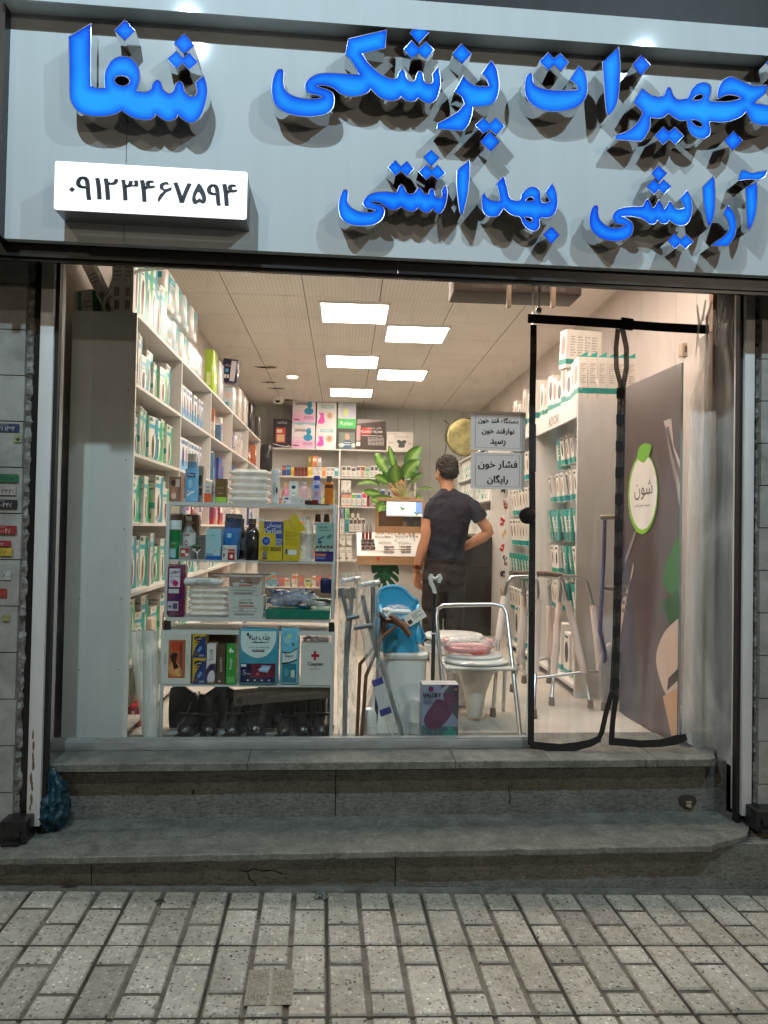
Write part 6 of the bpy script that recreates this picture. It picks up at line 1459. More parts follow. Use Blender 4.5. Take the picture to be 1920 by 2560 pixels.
def cabinets():
    t = thing('display_cabinet', 'white display cabinet marked ADOR with packs hanging inside, on the right wall', 'display cabinet', (RX, CYY[0], FZ))
    top = 2.358
    b = MB(); b.box(RX, RXB, CYY[0], CYY[0] + .018, FZ + .002, top, M_PVC); b.build('side_panel', t)
    b = MB(); b.box(RX, RXB, CYY[1] - .018, CYY[1], FZ + .002, top, M_PVC); b.build('side_panel', t)
    b = MB(); b.box(RX - .002, RXB, CYY[0] + .0185, CYY[1] - .0185, top - .018, top, M_PVC)
    b.build('top_board', t)
    b = MB(); b.box(RX - .003, RX + .016, CYY[0] + .019, CYY[1] - .019, top - .125, top - .0185, M_PVC)
    ink = mat(S(150, 130, 120), .4, .3, name='metal_letters')
    b.text('ADOR', ink, (RX - .003, 5.17, top - .072), (0, -1, 0), (0, 0, 1), .065, None, .002)
    b.build('header', t)
    b = MB(); b.box(1.72, 1.735, CYY[0] + .02, CYY[1] - .02, FZ + .2, top - .02, M_PVC); b.build('back_board', t)
    b = MB(); b.box(RX - .002, RXB, CYY[0] + .019, CYY[1] - .019, FZ + .05, FZ + .07, M_PVC); b.build('bottom_board', t)
    b = MB()
    for z in (2.19, 1.93, 1.66, 1.40, 1.14):
        for k in range(9): y = 4.76 + .105 * k; b.tube([(1.72, y, z), (1.56, y, z), (1.55, y, z + .01)], .002, M_STEEL, 5)
    b.build('peg_hooks', t)
    rnd = random.Random(41)
    for r_, z in enumerate((2.19, 1.93, 1.66, 1.40, 1.14)):
        for k in range(9):
            y = 4.76 + .105 * k
            if rnd.random() < .2 or (r_ == 0 and k < 2): continue
            tp = (r_ in (2,) and k > 1) or rnd.random() < .1
            n = rnd.choice([2, 3, 3])
            for j in range(n):
                v = rnd.randrange(3) if not tp else 0
                put('teal_pack' if tp else 'hanging_pack', (v,), (lambda: teal_pack(v)) if tp else (lambda: blister(v)), f'{"teal" if tp else "white and teal"} pack on peg {k + 1} of ADOR row {r_ + 1}, {["front", "middle", "rear"][j]} one', 'pack', (1.575 + .04 * j, y + rnd.uniform(-.006, .006), z - .004), R(-90) + rnd.uniform(-.12, .12), 'packs hanging in the display cabinets', tilt=(R(rnd.uniform(2, 9)), rnd.uniform(-.04, .04)), scale=(1, 1, 1.05))
    for k in range(4):                                   # boxes standing on the cabinet floor
        put('brace_box', ('fl', k % 3), lambda: box_mesh(.13, .08, .33, WHT, [('r', 0, .05, 1, .16, (35, 150, 150)), ('e', .5, .55, .3, .25, [(140, 110, 95), (70, 66, 70), (90, 80, 80)][k % 3]), ('r', .2, .88, .8, .94, (70, 120, 120))], right=[('r', 0, .05, 1, .16, (35, 150, 150))]), f'tall white brace box on the ADOR cabinet floor, {ORD[k]} from the street', 'box', (RX + .09, 4.78 + .19 * k, FZ + .071), R(-90), 'boxes on the cabinet floor', scale=(1, 1, 1 - .12 * (k % 2)))
    # boxes on the cabinet top
    def topbox(v): return box_mesh(.10, .26, .26, (226, 222, 214), [('r', 0, .1, 1, .24, (35, 140, 130)), ('e', .55, .6, .3, .25, [(150, 125, 110), (90, 85, 85)][v % 2]), ('t', 'ADOR', .3, .9, .06, (90, 100, 100), .5)], right=[('r', 0, .1, 1, .23, (30, 125, 118))] + [('l', .12 + .2 * j, .3, .27 + .2 * j, .85, 8, (170, 165, 158)) for j in range(4)])
    for k in range(6):
        b = box_mesh(.060, .10, .26, (222, 216, 206), [('r', 0, .1, 1, .24, (35, 140, 130)), ('l', .2, .35, .8, .85, 9, (165, 158, 150))], left=[('r', 0, .1, 1, .24, (35, 140, 130)), ('e', .5, .6, .3, .25, (150, 125, 110))])
        b.poly([(-.03, 0), (.03, 0), (.03, .035)], pm((40, 160, 150)), (0, -.045, .2605), thick=.001)
        solo(b, 'brace_box', f'white box with raised teal tab, {ORD[k]} in the near row atop ADOR', 'box', (RX + .033 + .0625 * k, CYY[0] + .06, top + .001), 0, 'boxes in the near row on the cabinet')
    rnd = random.Random(5)
    y = 4.80
    for k in range(8):
        h = [.26, .22, .30, .2, .24, .28, .22, .26][k]
        put('brace_box', ('tp', k % 2), lambda: topbox(k), f'white and teal brace box, {ORD[k]} along the aisle edge of the ADOR top', 'box', (RX + .15, y, top + .001), R(-90) + rnd.uniform(-.12, .12), 'boxes along the aisle edge of the cabinet', scale=(1, 1, h / .26))
        y += .112
    solo(topbox(0), 'brace_box', 'white and teal box stacked askew on the aisle row of the ADOR top', 'box', (RX + .13, 5.02, top + .262), R(-80), None, tilt=(0, R(4)))
    # second unit
    t = thing('display_cabinet', 'second white display cabinet, beyond the ADOR one, with hanging packs', 'display cabinet', (RX, CYY[1], FZ))
    b = MB(); b.box(RX + .001, RXB, CYY[2] - .018, CYY[2], FZ + .002, top, M_PVC); b.build('side_panel', t)
    b = MB(); b.box(RX, RXB, CYY[1] + .001, CYY[2] - .0185, top - .018, top, M_PVC); b.build('top_board', t)
    b = MB(); b.box(RX - .001, RX + .016, CYY[1] + .001, CYY[2] - .019, top - .1, top - .0185, M_PVC); b.build('header', t)
    b = MB(); b.box(1.60, 1.615, CYY[1] + .001, CYY[2] - .019, FZ + .2, top - .02, M_PVC); b.build('back_board', t)
    b = MB(); b.box(RX, RXB, CYY[1] + .001, CYY[2] - .019, FZ + .05, FZ + .07, M_PVC); b.build('bottom_board', t)
    for r_, z in enumerate((2.15, 1.86, 1.60, 1.30, 1.0)):
        for k in range(8):
            y = CYY[1] + .12 + .105 * k
            tp = r_ == 3
            v = k % 3
            put('teal_pack' if tp else 'hanging_pack', (v if not tp else 0,), (lambda: teal_pack(0)) if tp else (lambda: blister(v)), f'{"teal" if tp else "white and teal"} pack on peg {k + 1}, row {r_ + 1} of the second cabinet', 'pack', (1.50, y, z), R(-90) + rnd.uniform(-.1, .1), 'packs hanging in the display cabinets', tilt=(R(6), 0), scale=(1, 1, 1.15 if r_ < 3 else 1.0))
    for k in range(3):
        put('brace_box', ('fl', k % 3), lambda: None, f'tall white box on the second cabinet floor, {ORD[k]} from the street', 'box', (RX + .07, 5.85 + .25 * k, FZ + .071), R(-90), 'boxes on the cabinet floor')
    for k in range(5):
        put('brace_box', ('tp', k % 2), lambda: topbox(k), f'tall glossy white box, {ORD[k]} on top of the second cabinet', 'box', (RX + .15, 5.80 + .17 * k, top + .001), R(-90) + rnd.uniform(-.12, .12), 'boxes on top of the second cabinet', scale=(1, 1, [1.3, 1.0, 1.25, .9, 1.1][k]))
    # narrow unit with hair accessories
    t = thing('accessory_stand', 'narrow white recessed stand hung with red and black hair accessories', 'stand', (RX, CYY[2], FZ))
    b = MB(); b.box(RX + .0, RXB, CYY[3] - .018, CYY[3], FZ + .002, 2.05, M_PVC); b.build('side_panel', t)
    b = MB(); b.box(1.66, 1.675, CYY[2] + .001, CYY[3] - .019, FZ + .02, 2.05, M_PVC); b.build('back_board', t)
    b = MB(); b.box(RX, RXB, CYY[2] + .001, CYY[3] - .019, 2.035, 2.05, M_PVC); b.build('top_board', t)
    cols = [(190, 30, 30), (40, 25, 25), (200, 170, 120), (150, 60, 50), (60, 55, 50)]
    for k, (z, y, c_, nm_) in enumerate(((1.93, 7.12, 1, 'dark brown hair clip card'), (1.80, 7.02, 3, 'brown hair band bunch'), (1.64, 7.15, 0, 'red flower hair tie'), (1.52, 7.05, 2, 'peach flower clip'), (1.38, 7.12, 0, 'red bow clip cluster'), (1.27, 7.0, 4, 'grey wire clip bunch'), (1.13, 7.1, 1, 'black twisted hair band'), (.98, 7.06, 2, 'straw coloured feather clip'), (.80, 7.15, 0, 'small red bead tie'), (.66, 7.05, 1, 'black claw clip bunch'))):
        b, r2 = MB(), random.Random(k)
        m_ = mat(S(*cols[c_]), .5, name='accessory')
        for j in range(9):
            a = r2.uniform(0, 6.3)
            b.ell((r2.uniform(-.02, .02), -.01 + .004 * j, -.05 + r2.uniform(-.04, .04)), .012, .007, .016, m_, 8, 5)
        b.tube([(0, .02, 0), (.005, 0, -.02), (-.005, -.01, -.05)], .002, M_STEEL, 5)
        solo(b, 'hair_accessory', f'{nm_}, {ORD[k]} from the top on the accessory stand', 'hair accessory', (1.50, y - .15, z), R(-90), 'hair accessories on the stand')
    # shelf unit further back on the right
    t = thing('wall_shelf', 'white shelf unit on the right wall beyond the accessory stand', 'shelf unit', (RX, CYY[3], FZ))
    for y in (7.39, 8.5, 9.6): b = MB(); b.box(RX, RXB - .1, y, y + .018, FZ + .002, 2.38, M_PVC); b.build('upright', t)
    for z in (.75, 1.1, 1.45, 1.8, 2.1, 2.365):
        for a, e in ((7.409, 8.499), (8.519, 9.599)): b = MB(); b.box(RX + .001, RXB - .1, a, e, z, z + .015, M_PVC); b.build('shelf_board', t)
    for r_, z in enumerate((1.116, 1.466, 1.816, 2.116)):
        for k in range(12):
            v = k % 3
            put('carton', ('rw', v), lambda: box_mesh(.12, .08, .24, (222, 226, 220), [('r', .1, .1, .9, .3, [(60, 170, 140), (230, 228, 220), (160, 190, 180)][v]), ('p', [(.1, .4), (.9, .6), (.9, .7), (.1, .5)], (70, 170, 150))], right=[('r', .2, .2, .8, .8, (205, 210, 205))]), f'white and mint carton, {ORD[k]} on shelf row {r_ + 1} of the back right unit', 'box', (RX + .07, 7.5 + .17 * k + (.06 if k > 5 else 0), z), R(-90), 'cartons on the back right unit')
    for k in range(5):
        b = MB(); b.lathe([(.05, 0), (.058, .10), (.06, .11)], mat(S(228, 222, 212), .4, name='white_plastic'), n=16)
        solo(b, 'white_cup', f'white plastic tub, {ORD[k]} in the row over the back right unit', 'tub', (RX + .07, 7.7 + .14 * k, 2.381), 0, 'white tubs over the back right unit')
    # black low cabinet facing the street
    t = thing('black_cabinet', 'tall dark brown cabinet front behind the man, with one horizontal seam', 'cabinet', (1.2, 7.28, FZ))
    p, q = at(1120, 1590, 7.28), at(1231, 1342, 7.28)
    dk = mat((.022, .017, .014), .3, name='dark_wood_front', vary=.3, vscale=4, stretch=(1, 1, 8))
    zz = at(1180, 1418, 7.28).z
    b = MB(); b.box(p.x, q.x, 7.28, 7.36, FZ + .05, zz - .002, dk); b.box(p.x, q.x, 7.28, 7.36, zz + .002, q.z, dk); b.box(p.x, q.x, 7.29, 7.37, FZ + .002, FZ + .046, dk); b.build('front_panel', t)
    b = MB(); b.box(p.x, q.x, 7.37, 7.75, FZ + .002, q.z - .004, dk); b.build('carcass', t)
cabinets()
# yellow bag, cables
def right_misc():
    b, rnd = MB(), random.Random(6)
    c0, ed = at(1163, 1093, 8.9), at(1116, 1093, 8.9); rb = c0.x - ed.x
    rings = [[(rb * rr_ * math.cos(a) * rnd.uniform(.98, 1.02), yy, rb * rr_ * math.sin(a) * rnd.uniform(.98, 1.02)) for a in [2 * math.pi * k / 30 for k in range(30)]] for rr_, yy in ((.2, -.04), (.6, -.045), (.9, -.03), (1, 0), (.9, .03), (.3, .04))]
    b.loft(rings, mat(S(176, 168, 112), .7, name='yellow_bag_cloth', bump=1.0, bscale=12, vary=.55, vscale=9))
    b.tube([(rb * math.cos(a), 0, rb * math.sin(a)) for a in [2 * math.pi * k / 30 for k in range(30)]], .006, mat(S(70, 65, 40), .5, name='zip_edge'), 6, closed=True)
    p = q = c0
    solo(b, 'hanging_bag', 'round yellow zip bag hanging near the back right corner behind the paper notice', 'bag', (c0.x, 8.9, c0.z))
    b = MB()
    b.tube([at(1110, 1050, 8.85), at(1122, 1060, 8.85), at(1112, 1090, 8.85), at(1116, 1118, 8.85), at(1110, 1145, 8.85), at(1114, 1168, 8.85)], .005, mat((.01, .01, .01), .4, name='black_cable'), 6)
    tag(b.build('cable'), 'thin black cable dangling beside the yellow bag', 'cable')
    # cables and a small box on the right wall
    wire = mat((.35, .33, .3), .5, name='grey_cable')
    for xs, lab in (((1717, 1716, 1718), 'pale cable running down the right wall from the ceiling, left one'), ((1722, 1721, 1721), 'pale cable running down the right wall from the ceiling, right one')):
        b = MB(); b.tube([at(xs[0], 735, 4.47), at(xs[1], 800, 4.47), at(xs[2], 858, 4.47)], .004, wire, 6); tag(b.build('cable'), lab, 'cable')
    p = at(1718, 872, 4.42)
    b = MB(); b.rbox(-.045, .045, -.03, .03, -.05, .03, mat(S(190, 170, 150), .5, name='beige_plastic'), .008); b.box(-.03, .03, -.031, -.03, -.03, .01, mat(S(90, 80, 70), .5, name='grille')); solo(b, 'junction_box', 'small beige junction box on the right wall above the dark door', 'box', p)
    # doorway: pipe and hanging rod near the right jamb
    b = MB(); p, q = at(1793, 740, 3.75), at(1793, 860, 3.75)
    b.box(-.028, .028, -.02, .02, -.5, .2, mat(S(120, 90, 70), .5, name='brown_door_post')); solo(b, 'door_post', 'brown wooden door post at the top right of the doorway', 'post', (p.x, 3.76, p.z - .1))
    # heater / air curtain above the door
    t = thing('air_curtain', 'dark grey metal air curtain hanging above the doorway', 'air curtain', (1.1, 4.05, 2.75))
    p, q = at(1135, 703, 4.0), at(1455, 735, 4.0)
    dk = mat(S(72, 62, 56), .5, .2, name='grey_brown_metal')
    z0 = at(1300, 733, 4.0).z
    b = MB(); b.rbox(p.x, q.x, 4.0, 4.22, z0, z0 + .2, dk, .01); b.build('casing', t)
    b = MB()
    for k in range(9): b.box(p.x + .1 + .028 * k, p.x + .12 + .028 * k, 3.998, 3.9995, z0 + .02, z0 + .04, mat((.05, .04, .04), .5, name='vent_slot'))
    b.build('vent_slots', t)
    b = MB()
    for k in range(5): b.box(q.x - .26 + .035 * k, q.x - .235 + .035 * k, 3.998, 3.9995, z0 + .015, z0 + .04, mat((.05, .04, .04), .5, name='vent_slot'))
    b.build('vent_slots', t)
    for px in (1273, 1384):
        p, q = at(px - 5, 766, 3.9), at(px + 6, 706, 3.9)
        b = MB(); b.box(p.x, q.x, 3.9, 3.93, p.z, q.z + .06, mat(S(150, 135, 118), .4, .4, name='bracket_metal')); b.build('bracket', t)
right_misc()
# ------------------------------------------------------------------ opened door leaf with a printed poster
def door_leaf():
    Y0, Y1 = 3.56, 4.24
    xa, xe = 1.655, 1.625
    t = thing('door_leaf', 'opened door leaf covered by a dark grey brown cosmetics poster with an oval logo', 'door', (xa, Y0, FZ))
    z0, z1 = .46, 2.345
    U = Vector((xa - xe, Y0 - Y1, 0)); W_ = U.length; U.normalize()
    O = Vector((xe, Y1, 0)); N = Vector((U.y, -U.x, 0))
    b = MB()
    M = Matrix(((U.x, -N.x, 0, O.x), (U.y, -N.y, 0, O.y), (0, 0, 1, 0), (0, 0, 0, 1)))
    b.box(0, W_, -.006, .006, z0, z1, mat((.3, .33, .32), .2, name='door_glass_edge'), M); b.build('panel', t)
    b = MB()
    Of = O + N * .0063 * 1 + Vector((0, 0, z0))
    bgc = (84, 74, 73)
    if N.x > 0: pass
    H = z1 - z0
    itm = [('r', 0, 0, 1, 1, bgc), ('p', [(0, .0), (.4, 0), (.15, .5), (0, .55)], (74, 68, 80)), ('s', [(.74, .86, 1), (.86, .86, 1), (1, .62, 1), (1, .74, 1)], (190, 178, 172)), ('s', [(.78, .84, 1), (.83, .84, 1), (1, .68, 1), (1, .72, 1)], (110, 98, 94))]
    # green leaves, tube and cartons of the artwork
    itm += [('s', [(.76, .43), (.82, .48), (.9, .51), (1, .54), (1, .40), (.9, .39), (.82, .40)], (40, 112, 50)), ('s', [(.74, .36), (.83, .375), (1, .40), (1, .31), (.88, .31)], (24, 84, 40)), ('s', [(.66, .2), (.78, .28), (1, .33, 1), (1, .13, 1), (.82, .12)], (205, 180, 165)), ('p', [(.84, .13), (1, .17), (1, .2), (.86, .165)], (60, 52, 50)), ('p', [(.78, .11), (1, .15), (1, .01), (.93, .01)], (200, 155, 118)), ('s', [(0, .33, 1), (.22, .42), (.24, .46), (.1, .33), (0, .22, 1)], (195, 175, 160)), ('l', .03, .3, .16, .4, 4, (110, 95, 90)), ('s', [(.1, .46), (.32, .56), (.33, .58), (.12, .49)], (140, 128, 124))]
    # oval emblem
    itm += [('e', .40, .665, .27, .118, (130, 190, 60)), ('e', .41, .668, .245, .108, (232, 230, 226)), ('s', [(.30, .77, 1), (.42, .755), (.52, .775), (.56, .80, 1), (.44, .81), (.33, .80)], (110, 180, 50)), ('t', fa('شون'), .42, .675, .055, (90, 85, 84), .38), ('t', fa('محصولات آرایشی گیاهی'), .41, .632, .011, (110, 105, 104), .36)]
    deco(b, Of, U, (0, 0, 1), W_, H, itm, .3)
    b.build('poster', t)
    b = MB(); b.tube([O + U * .03 + N * .03 + Vector((0, 0, 1.15)), O + U * .03 + N * .045 + Vector((0, 0, 1.3)), O + U * .03 + N * .03 + Vector((0, 0, 1.45))], .009, M_STEEL, 10); b.build('handle', t)
door_leaf()
# ------------------------------------------------------------------ magnetic plastic strip curtain in the doorway
def curtain():
    V = 3.44
    t = thing('door_curtain', 'clear plastic magnetic door curtain with black cloth borders hanging in the doorway', 'curtain', (1.3, V, .5), fr='F')
    blk = mat((.010, .009, .009), .75, name='black_cloth_border', bump=.3, bscale=60)
    mesh_ = film('dark_net_strip', (.03, .028, .028), .30, .6, .2, 200)
    def strip(pts, w, m, nm, thick=.003, dv=0):
        """ribbon through photo pixels, w wide in metres"""
        P = [at(x, y, V + dv, 'F') for x, y in pts]
        b, L, Rr = MB(), [], []
        for i, p in enumerate(P):
            d = P[min(i + 1, len(P) - 1)] - P[max(i - 1, 0)]
            n = Vector((-d.z, 0, d.x)).normalized()
            ww = w[i] if isinstance(w, (list, tuple)) else w
            L.append(p + n * ww / 2); Rr.append(p - n * ww / 2)
        rings = [[l + Vector((0, -thick / 2, 0)), r + Vector((0, -thick / 2, 0)), r + Vector((0, thick / 2, 0)), l + Vector((0, thick / 2, 0))] for l, r in zip(L, Rr)]
        b.loft(rings, m, smooth=False)
        return b.build(nm, t, 'F')
    strip([(1320, 796), (1440, 803), (1560, 811), (1655, 818), (1772, 824)], .042, blk, 'top_band', .006, -.01)
    strip([(1552, 808), (1582, 812)], .056, blk, 'top_knot', .01, -.012)
    xs = [(1334, 812), (1333, 900), (1331, 1000), (1330, 1150), (1331, 1260), (1331, 1320), (1330, 1500), (1328, 1700), (1327, 1862)]
    strip(xs, .03, blk, 'left_border')
    for a, e in ((830, 895), (1060, 1180), (1400, 1530)):
        f = lambda y: 1334 - (y - 812) * .0067
        strip([(f(a), a), (f(e), e)], .0315, mesh_, 'net_patch', .001, -.004)
    mid1 = [(1545, 822), (1540, 870), (1541, 920), (1551, 960), (1548, 1040), (1545, 1200), (1541, 1400), (1537, 1600), (1530, 1730), (1516, 1780), (1505, 1830), (1494, 1852)]
    mid2 = [(1556, 822), (1566, 870), (1566, 920), (1558, 965), (1557, 1040), (1554, 1200), (1550, 1400), (1544, 1600), (1540, 1740), (1532, 1800), (1528, 1858)]
    strip(mid1, .024, mesh_, 'middle_border', .002, -.002)
    strip(mid2, .026, mesh_, 'middle_border', .002, -.006)
    strip([(p[0] - 1.5, p[1]) for p in mid1[8:]], .02, blk, 'middle_border_hem', .003, -.009)
    strip([(p[0], p[1]) for p in mid2[8:]], .024, blk, 'middle_border_hem', .003, -.011)
    for k in range(12):
        y = 970 + 66 * k
        x = 1551 - (y - 970) * .0165
        strip([(x + .2, y), (x - .3, y + 26)], .036, blk, 'magnet_tab', .004, -.012)
    strip([(1324, 1862), (1360, 1866), (1400, 1872), (1440, 1866), (1475, 1858), (1500, 1846)], [.034, .036, .045, .04, .034, .03], blk, 'bottom_band', .005, -.012)
    strip([(1523, 1853), (1560, 1856), (1600, 1860), (1650, 1858), (1690, 1850), (1716, 1842)], [.034, .034, .034, .036, .045, .03], blk, 'bottom_band', .005, -.014)
    cf = film('clear_vinyl_sheet', (.9, .88, .85), .94, .07, .35, 5, (2, 2, .25), .05)
    for (a, e, dv) in (((1340, 812, 1340, 1858), (1543, 826, 1530, 1850), .004), ((1562, 826, 1535, 1850), (1762, 832, 1712, 1845), .006)):
        b = MB(); n, mrow = 18, 12
        vs, fs = [], []
        for i in range(n + 1):
            for j in range(mrow + 1):
                f, g = i / n, j / mrow
                xl, yl = a[0] + (a[2] - a[0]) * f, a[1] + (a[3] - a[1]) * f
                xr, yr = e[0] + (e[2] - e[0]) * f, e[1] + (e[3] - e[1]) * f
                vs.append(at(xl + (xr - xl) * g, yl + (yr - yl) * g, V + dv + .006 * math.sin(g * 9 + f * 4) * f, 'F'))
        for i in range(n):
            for j in range(mrow): q = i * (mrow + 1) + j; fs.append((q, q + 1, q + mrow + 2, q + mrow + 1))
        b.add(vs, fs, cf, True); b.build('clear_sheet', t, 'F')
    p = at(1320, 1289, V - .03, 'F')
    b = MB(); b.lathe([(.001, 0), (.036, .002), (.04, .008), (.04, .014)], mat((.01, .01, .01), .25, name='black_round_magnet'), M=Matrix.Translation((p.x, V - .03, p.z)) @ Matrix.Rotation(R(-90), 4, 'X'), n=26); b.build('round_holder', t, 'F')
    # bunched milky side curtain along the right jamb
    t2 = thing('side_curtain', 'milky crumpled plastic sheet bunched along the right side of the doorway', 'curtain', (1.8, V + .03, .5), fr='F')
    milky = film('milky_plastic', (.82, .8, .76), .56, .1, .6, 4, (1, 1, .35), .28)
    rnd = random.Random(12)
    top, bot = [(1728, 850), (1850, 790)], [(1704, 1850), (1842, 1922)]
    b, n, mrow = MB(), 40, 46
    ph = [rnd.uniform(0, 6.3) for _ in range(5)]
    vs, fs = [], []
    for i in range(n + 1):
        for j in range(mrow + 1):
            f, g = i / n, j / mrow
            pinch = 1 - .35 * math.exp(-((f - .04) / .06) ** 2)
            x = (top[0][0] + (bot[0][0] - top[0][0]) * f) * (1 - g) + (top[1][0] + (bot[1][0] - top[1][0]) * f) * g
            x = 1790 + (x - 1790) * pinch
            y = (top[0][1] + (bot[0][1] - top[0][1]) * f) * (1 - g) + (top[1][1] + (bot[1][1] - top[1][1]) * f) * g
            w = .022 * math.sin(g * 7 + ph[0] + 1.6 * f) + .008 * math.sin(g * 16 + ph[1] - 3 * f) + .0025 * math.sin(g * 37 + f * 9 + ph[2]) * (1 - f) + .003 * math.sin(f * 23 + g * 7)
            vs.append(at(x, y, V + .03 + w - .06 * g, 'F'))
    for i in range(n):
        for j in range(mrow): q = i * (mrow + 1) + j; fs.append((q, q + 1, q + mrow + 2, q + mrow + 1))
    b.add(vs, fs, milky, True); b.build('crumpled_sheet', t2, 'F')
    b = MB()
    for k in range(6):
        P = [at(1745 + 14 * k + rnd.uniform(-8, 8), 770 + rnd.uniform(-25, 40) + 28 * j, V - .02 + rnd.uniform(-.02, .02), 'F') for j in range(4)]
        b.tube(P, [.004, .008, .007, .003], film('tape_glint', (.95, .93, .9), .55, .05, .8, 30), 6)
    b.build('torn_tape', t2, 'F')
curtain()
# paper notices taped to the glass
def notices():
    for lab, c, lines in (('upper paper notice in a plastic sleeve with three lines of Persian writing', ((1175, 1026), (1315, 1032), (1312, 1128), (1178, 1126)), (('دستگاه قند خون', .76, .9), ('نوارقند خون', .49, .72), ('رسید', .21, .3))),
                          ('lower paper notice in a plastic sleeve with two lines of larger writing', ((1178, 1129), (1312, 1134), (1309, 1224), (1176, 1222)), (('فشار خون', .66, .84), ('رایگان', .26, .56)))):
        V = 3.49
        p, q, r_, s_ = [at(x, y, V, 'F') for x, y in c]
        w, h = ((q - p).length + (r_ - s_).length) / 2, ((p - s_).length + (q - r_).length) / 2
        cen = (p + q + r_ + s_) / 4
        b = MB(); b.box(-w / 2, w / 2, -.001, .001, -h / 2, h / 2, mat(S(214, 204, 198), .45, name='white_paper_in_sleeve'))
        it = [('r', .085, .07, .91, .075, (50, 48, 46)), ('r', .085, .925, .91, .93, (50, 48, 46)), ('r', .085, .07, .09, .93, (50, 48, 46)), ('r', .905, .07, .91, .93, (50, 48, 46))]
        for st, y, mw in lines: it.append(('t', fa(st), .5, y, -.17 if len(lines) == 3 else -.26, (22, 20, 20), mw * .9))
        deco(b, (-w / 2, -.001, -h / 2), (1, 0, 0), (0, 0, 1), w, h, it)
        solo(b, 'paper_notice', lab, 'notice', (cen.x, V, cen.z), 0, None, 'F')
notices()
# ================================================================== people
def soften(o, voxel=0.006, it=4, disp=None, rem=True):
    if rem:
        m = o.modifiers.new('remesh', 'REMESH'); m.mode = 'VOXEL'; m.voxel_size = voxel; m.use_smooth_shade = True
        s_ = o.modifiers.new('smooth', 'SMOOTH'); s_.iterations = it; s_.factor = .5
    if disp:
        tx = bpy.data.textures.new('cloth_folds', 'CLOUDS'); tx.noise_scale = disp[1]; tx.noise_depth = 3
        d = o.modifiers.new('folds', 'DISPLACE'); d.texture = tx; d.strength = disp[0]; d.mid_level = .5
        d.texture_coords = 'GLOBAL'
    return o
def ring(cx, cy, z, rx, ry, n=20): return [(cx + rx * math.cos(2 * math.pi * k / n), cy + ry * math.sin(2 * math.pi * k / n), z) for k in range(n)]
SKIN = mat(S(196, 142, 112), .5, name='skin', vary=.12, vscale=14)
def hand(b, wrist, d, side, palm_n, m, curl=.3, s_=1.0):
    """palm, four unequal fingers with two bends and a thumb; d = direction of the fingers, side = towards the thumb"""
    w, d, side = Vector(wrist), Vector(d).normalized(), Vector(side).normalized()
    nrm = Vector(palm_n).normalized()
    pc = w + d * .045 * s_
    for k in (-1, -.33, .33, 1):
        b.tube([w + side * .010 * k * s_, w + d * .035 * s_ + side * .022 * k * s_, w + d * .085 * s_ + side * .030 * k * s_], [.015 * s_, .014 * s_, .012 * s_], m, 8)
    for k, L in ((-1.0, .058), (-.34, .072), (.32, .078), (.98, .070)):
        p = w + d * .085 * s_ + side * .030 * k * s_
        p1 = p + (d + nrm * curl * .6 + side * .06 * k) * L * .42 * s_
        p2 = p1 + (d + nrm * curl * 1.6) .normalized() * L * .32 * s_
        p3 = p2 + (d + nrm * curl * 2.6).normalized() * L * .28 * s_
        b.tube([p - d * .01, p, p1, p2, p3], [.0095 * s_, .0092 * s_, .0085 * s_, .0078 * s_, .0055 * s_], m, 8)
    t0 = w + d * .02 * s_ + side * .018 * s_
    t1 = t0 + (side * .8 + d * .9 + nrm * .3).normalized() * .036 * s_
    t2 = t1 + (side * .25 + d + nrm * .4).normalized() * .028 * s_
    t3 = t2 + (d + nrm * .5).normalized() * .02 * s_
    b.tube([t0, t1, t2, t3], [.013 * s_, .011 * s_, .0095 * s_, .006 * s_], m, 8)
def head(b, c, m, yaw, s_=1.0, pitch=0):
    """skull, jaw, nose, ears; yaw 0 looks along +y"""
    M = Matrix.Translation(c) @ Matrix.Rotation(yaw, 4, 'Z') @ Matrix.Rotation(pitch, 4, 'X') @ Matrix.Scale(s_, 4)
    b.ell((0, -.008, .025), .077, .095, .095, m, 20, 12, M)
    b.ell((0, .02, -.045), .058, .068, .075, m, 18, 10, M)
    b.ell((0, .052, -.09), .03, .03, .025, m, 12, 8, M)
    b.tube([(0, .088, .015), (0, .104, -.018), (0, .108, -.032), (0, .09, -.04)], [.009, .012, .014, .01], m, 8, M=M)
    for sx in (-1, 1):
        b.ell((sx * .079, -.005, -.012), .009, .020, .032, m, 10, 8, M)
        b.ell((sx * .04, .07, -.03), .024, .02, .024, m, 10, 6, M)
    b.tube([(-.022, .085, -.062), (0, .094, -.06), (.022, .085, -.062)], .008, m, 8, M=M)
    return M
def face(parent, M):
    w, d = mat((.75, .72, .68), .3, name='eye_white'), mat((.02, .012, .008), .3, name='dark_iris')
    b = MB()
    for sx in (-1, 1): b.ell((sx * .03, .078, .008), .013, .008, .008, w, 10, 6, M); b.ell((sx * .03, .0855, .008), .006, .003, .006, d, 8, 5, M)
    b.build('eyes', parent)
    b = MB(); b.tube([(-.024, .0925, -.06), (0, .1025, -.0585), (.024, .0925, -.06)], .0045, mat(S(170, 95, 85), .45, name='lips'), 6, M=M); b.build('mouth', parent)
    b = MB()
    for sx in (-1, 1): b.tube([(sx * .014, .088, .026), (sx * .03, .086, .031), (sx * .048, .072, .026)], .004, mat((.02, .015, .012), .8, name='brow_hair'), 6, M=M)
    b.build('eyebrows', parent)
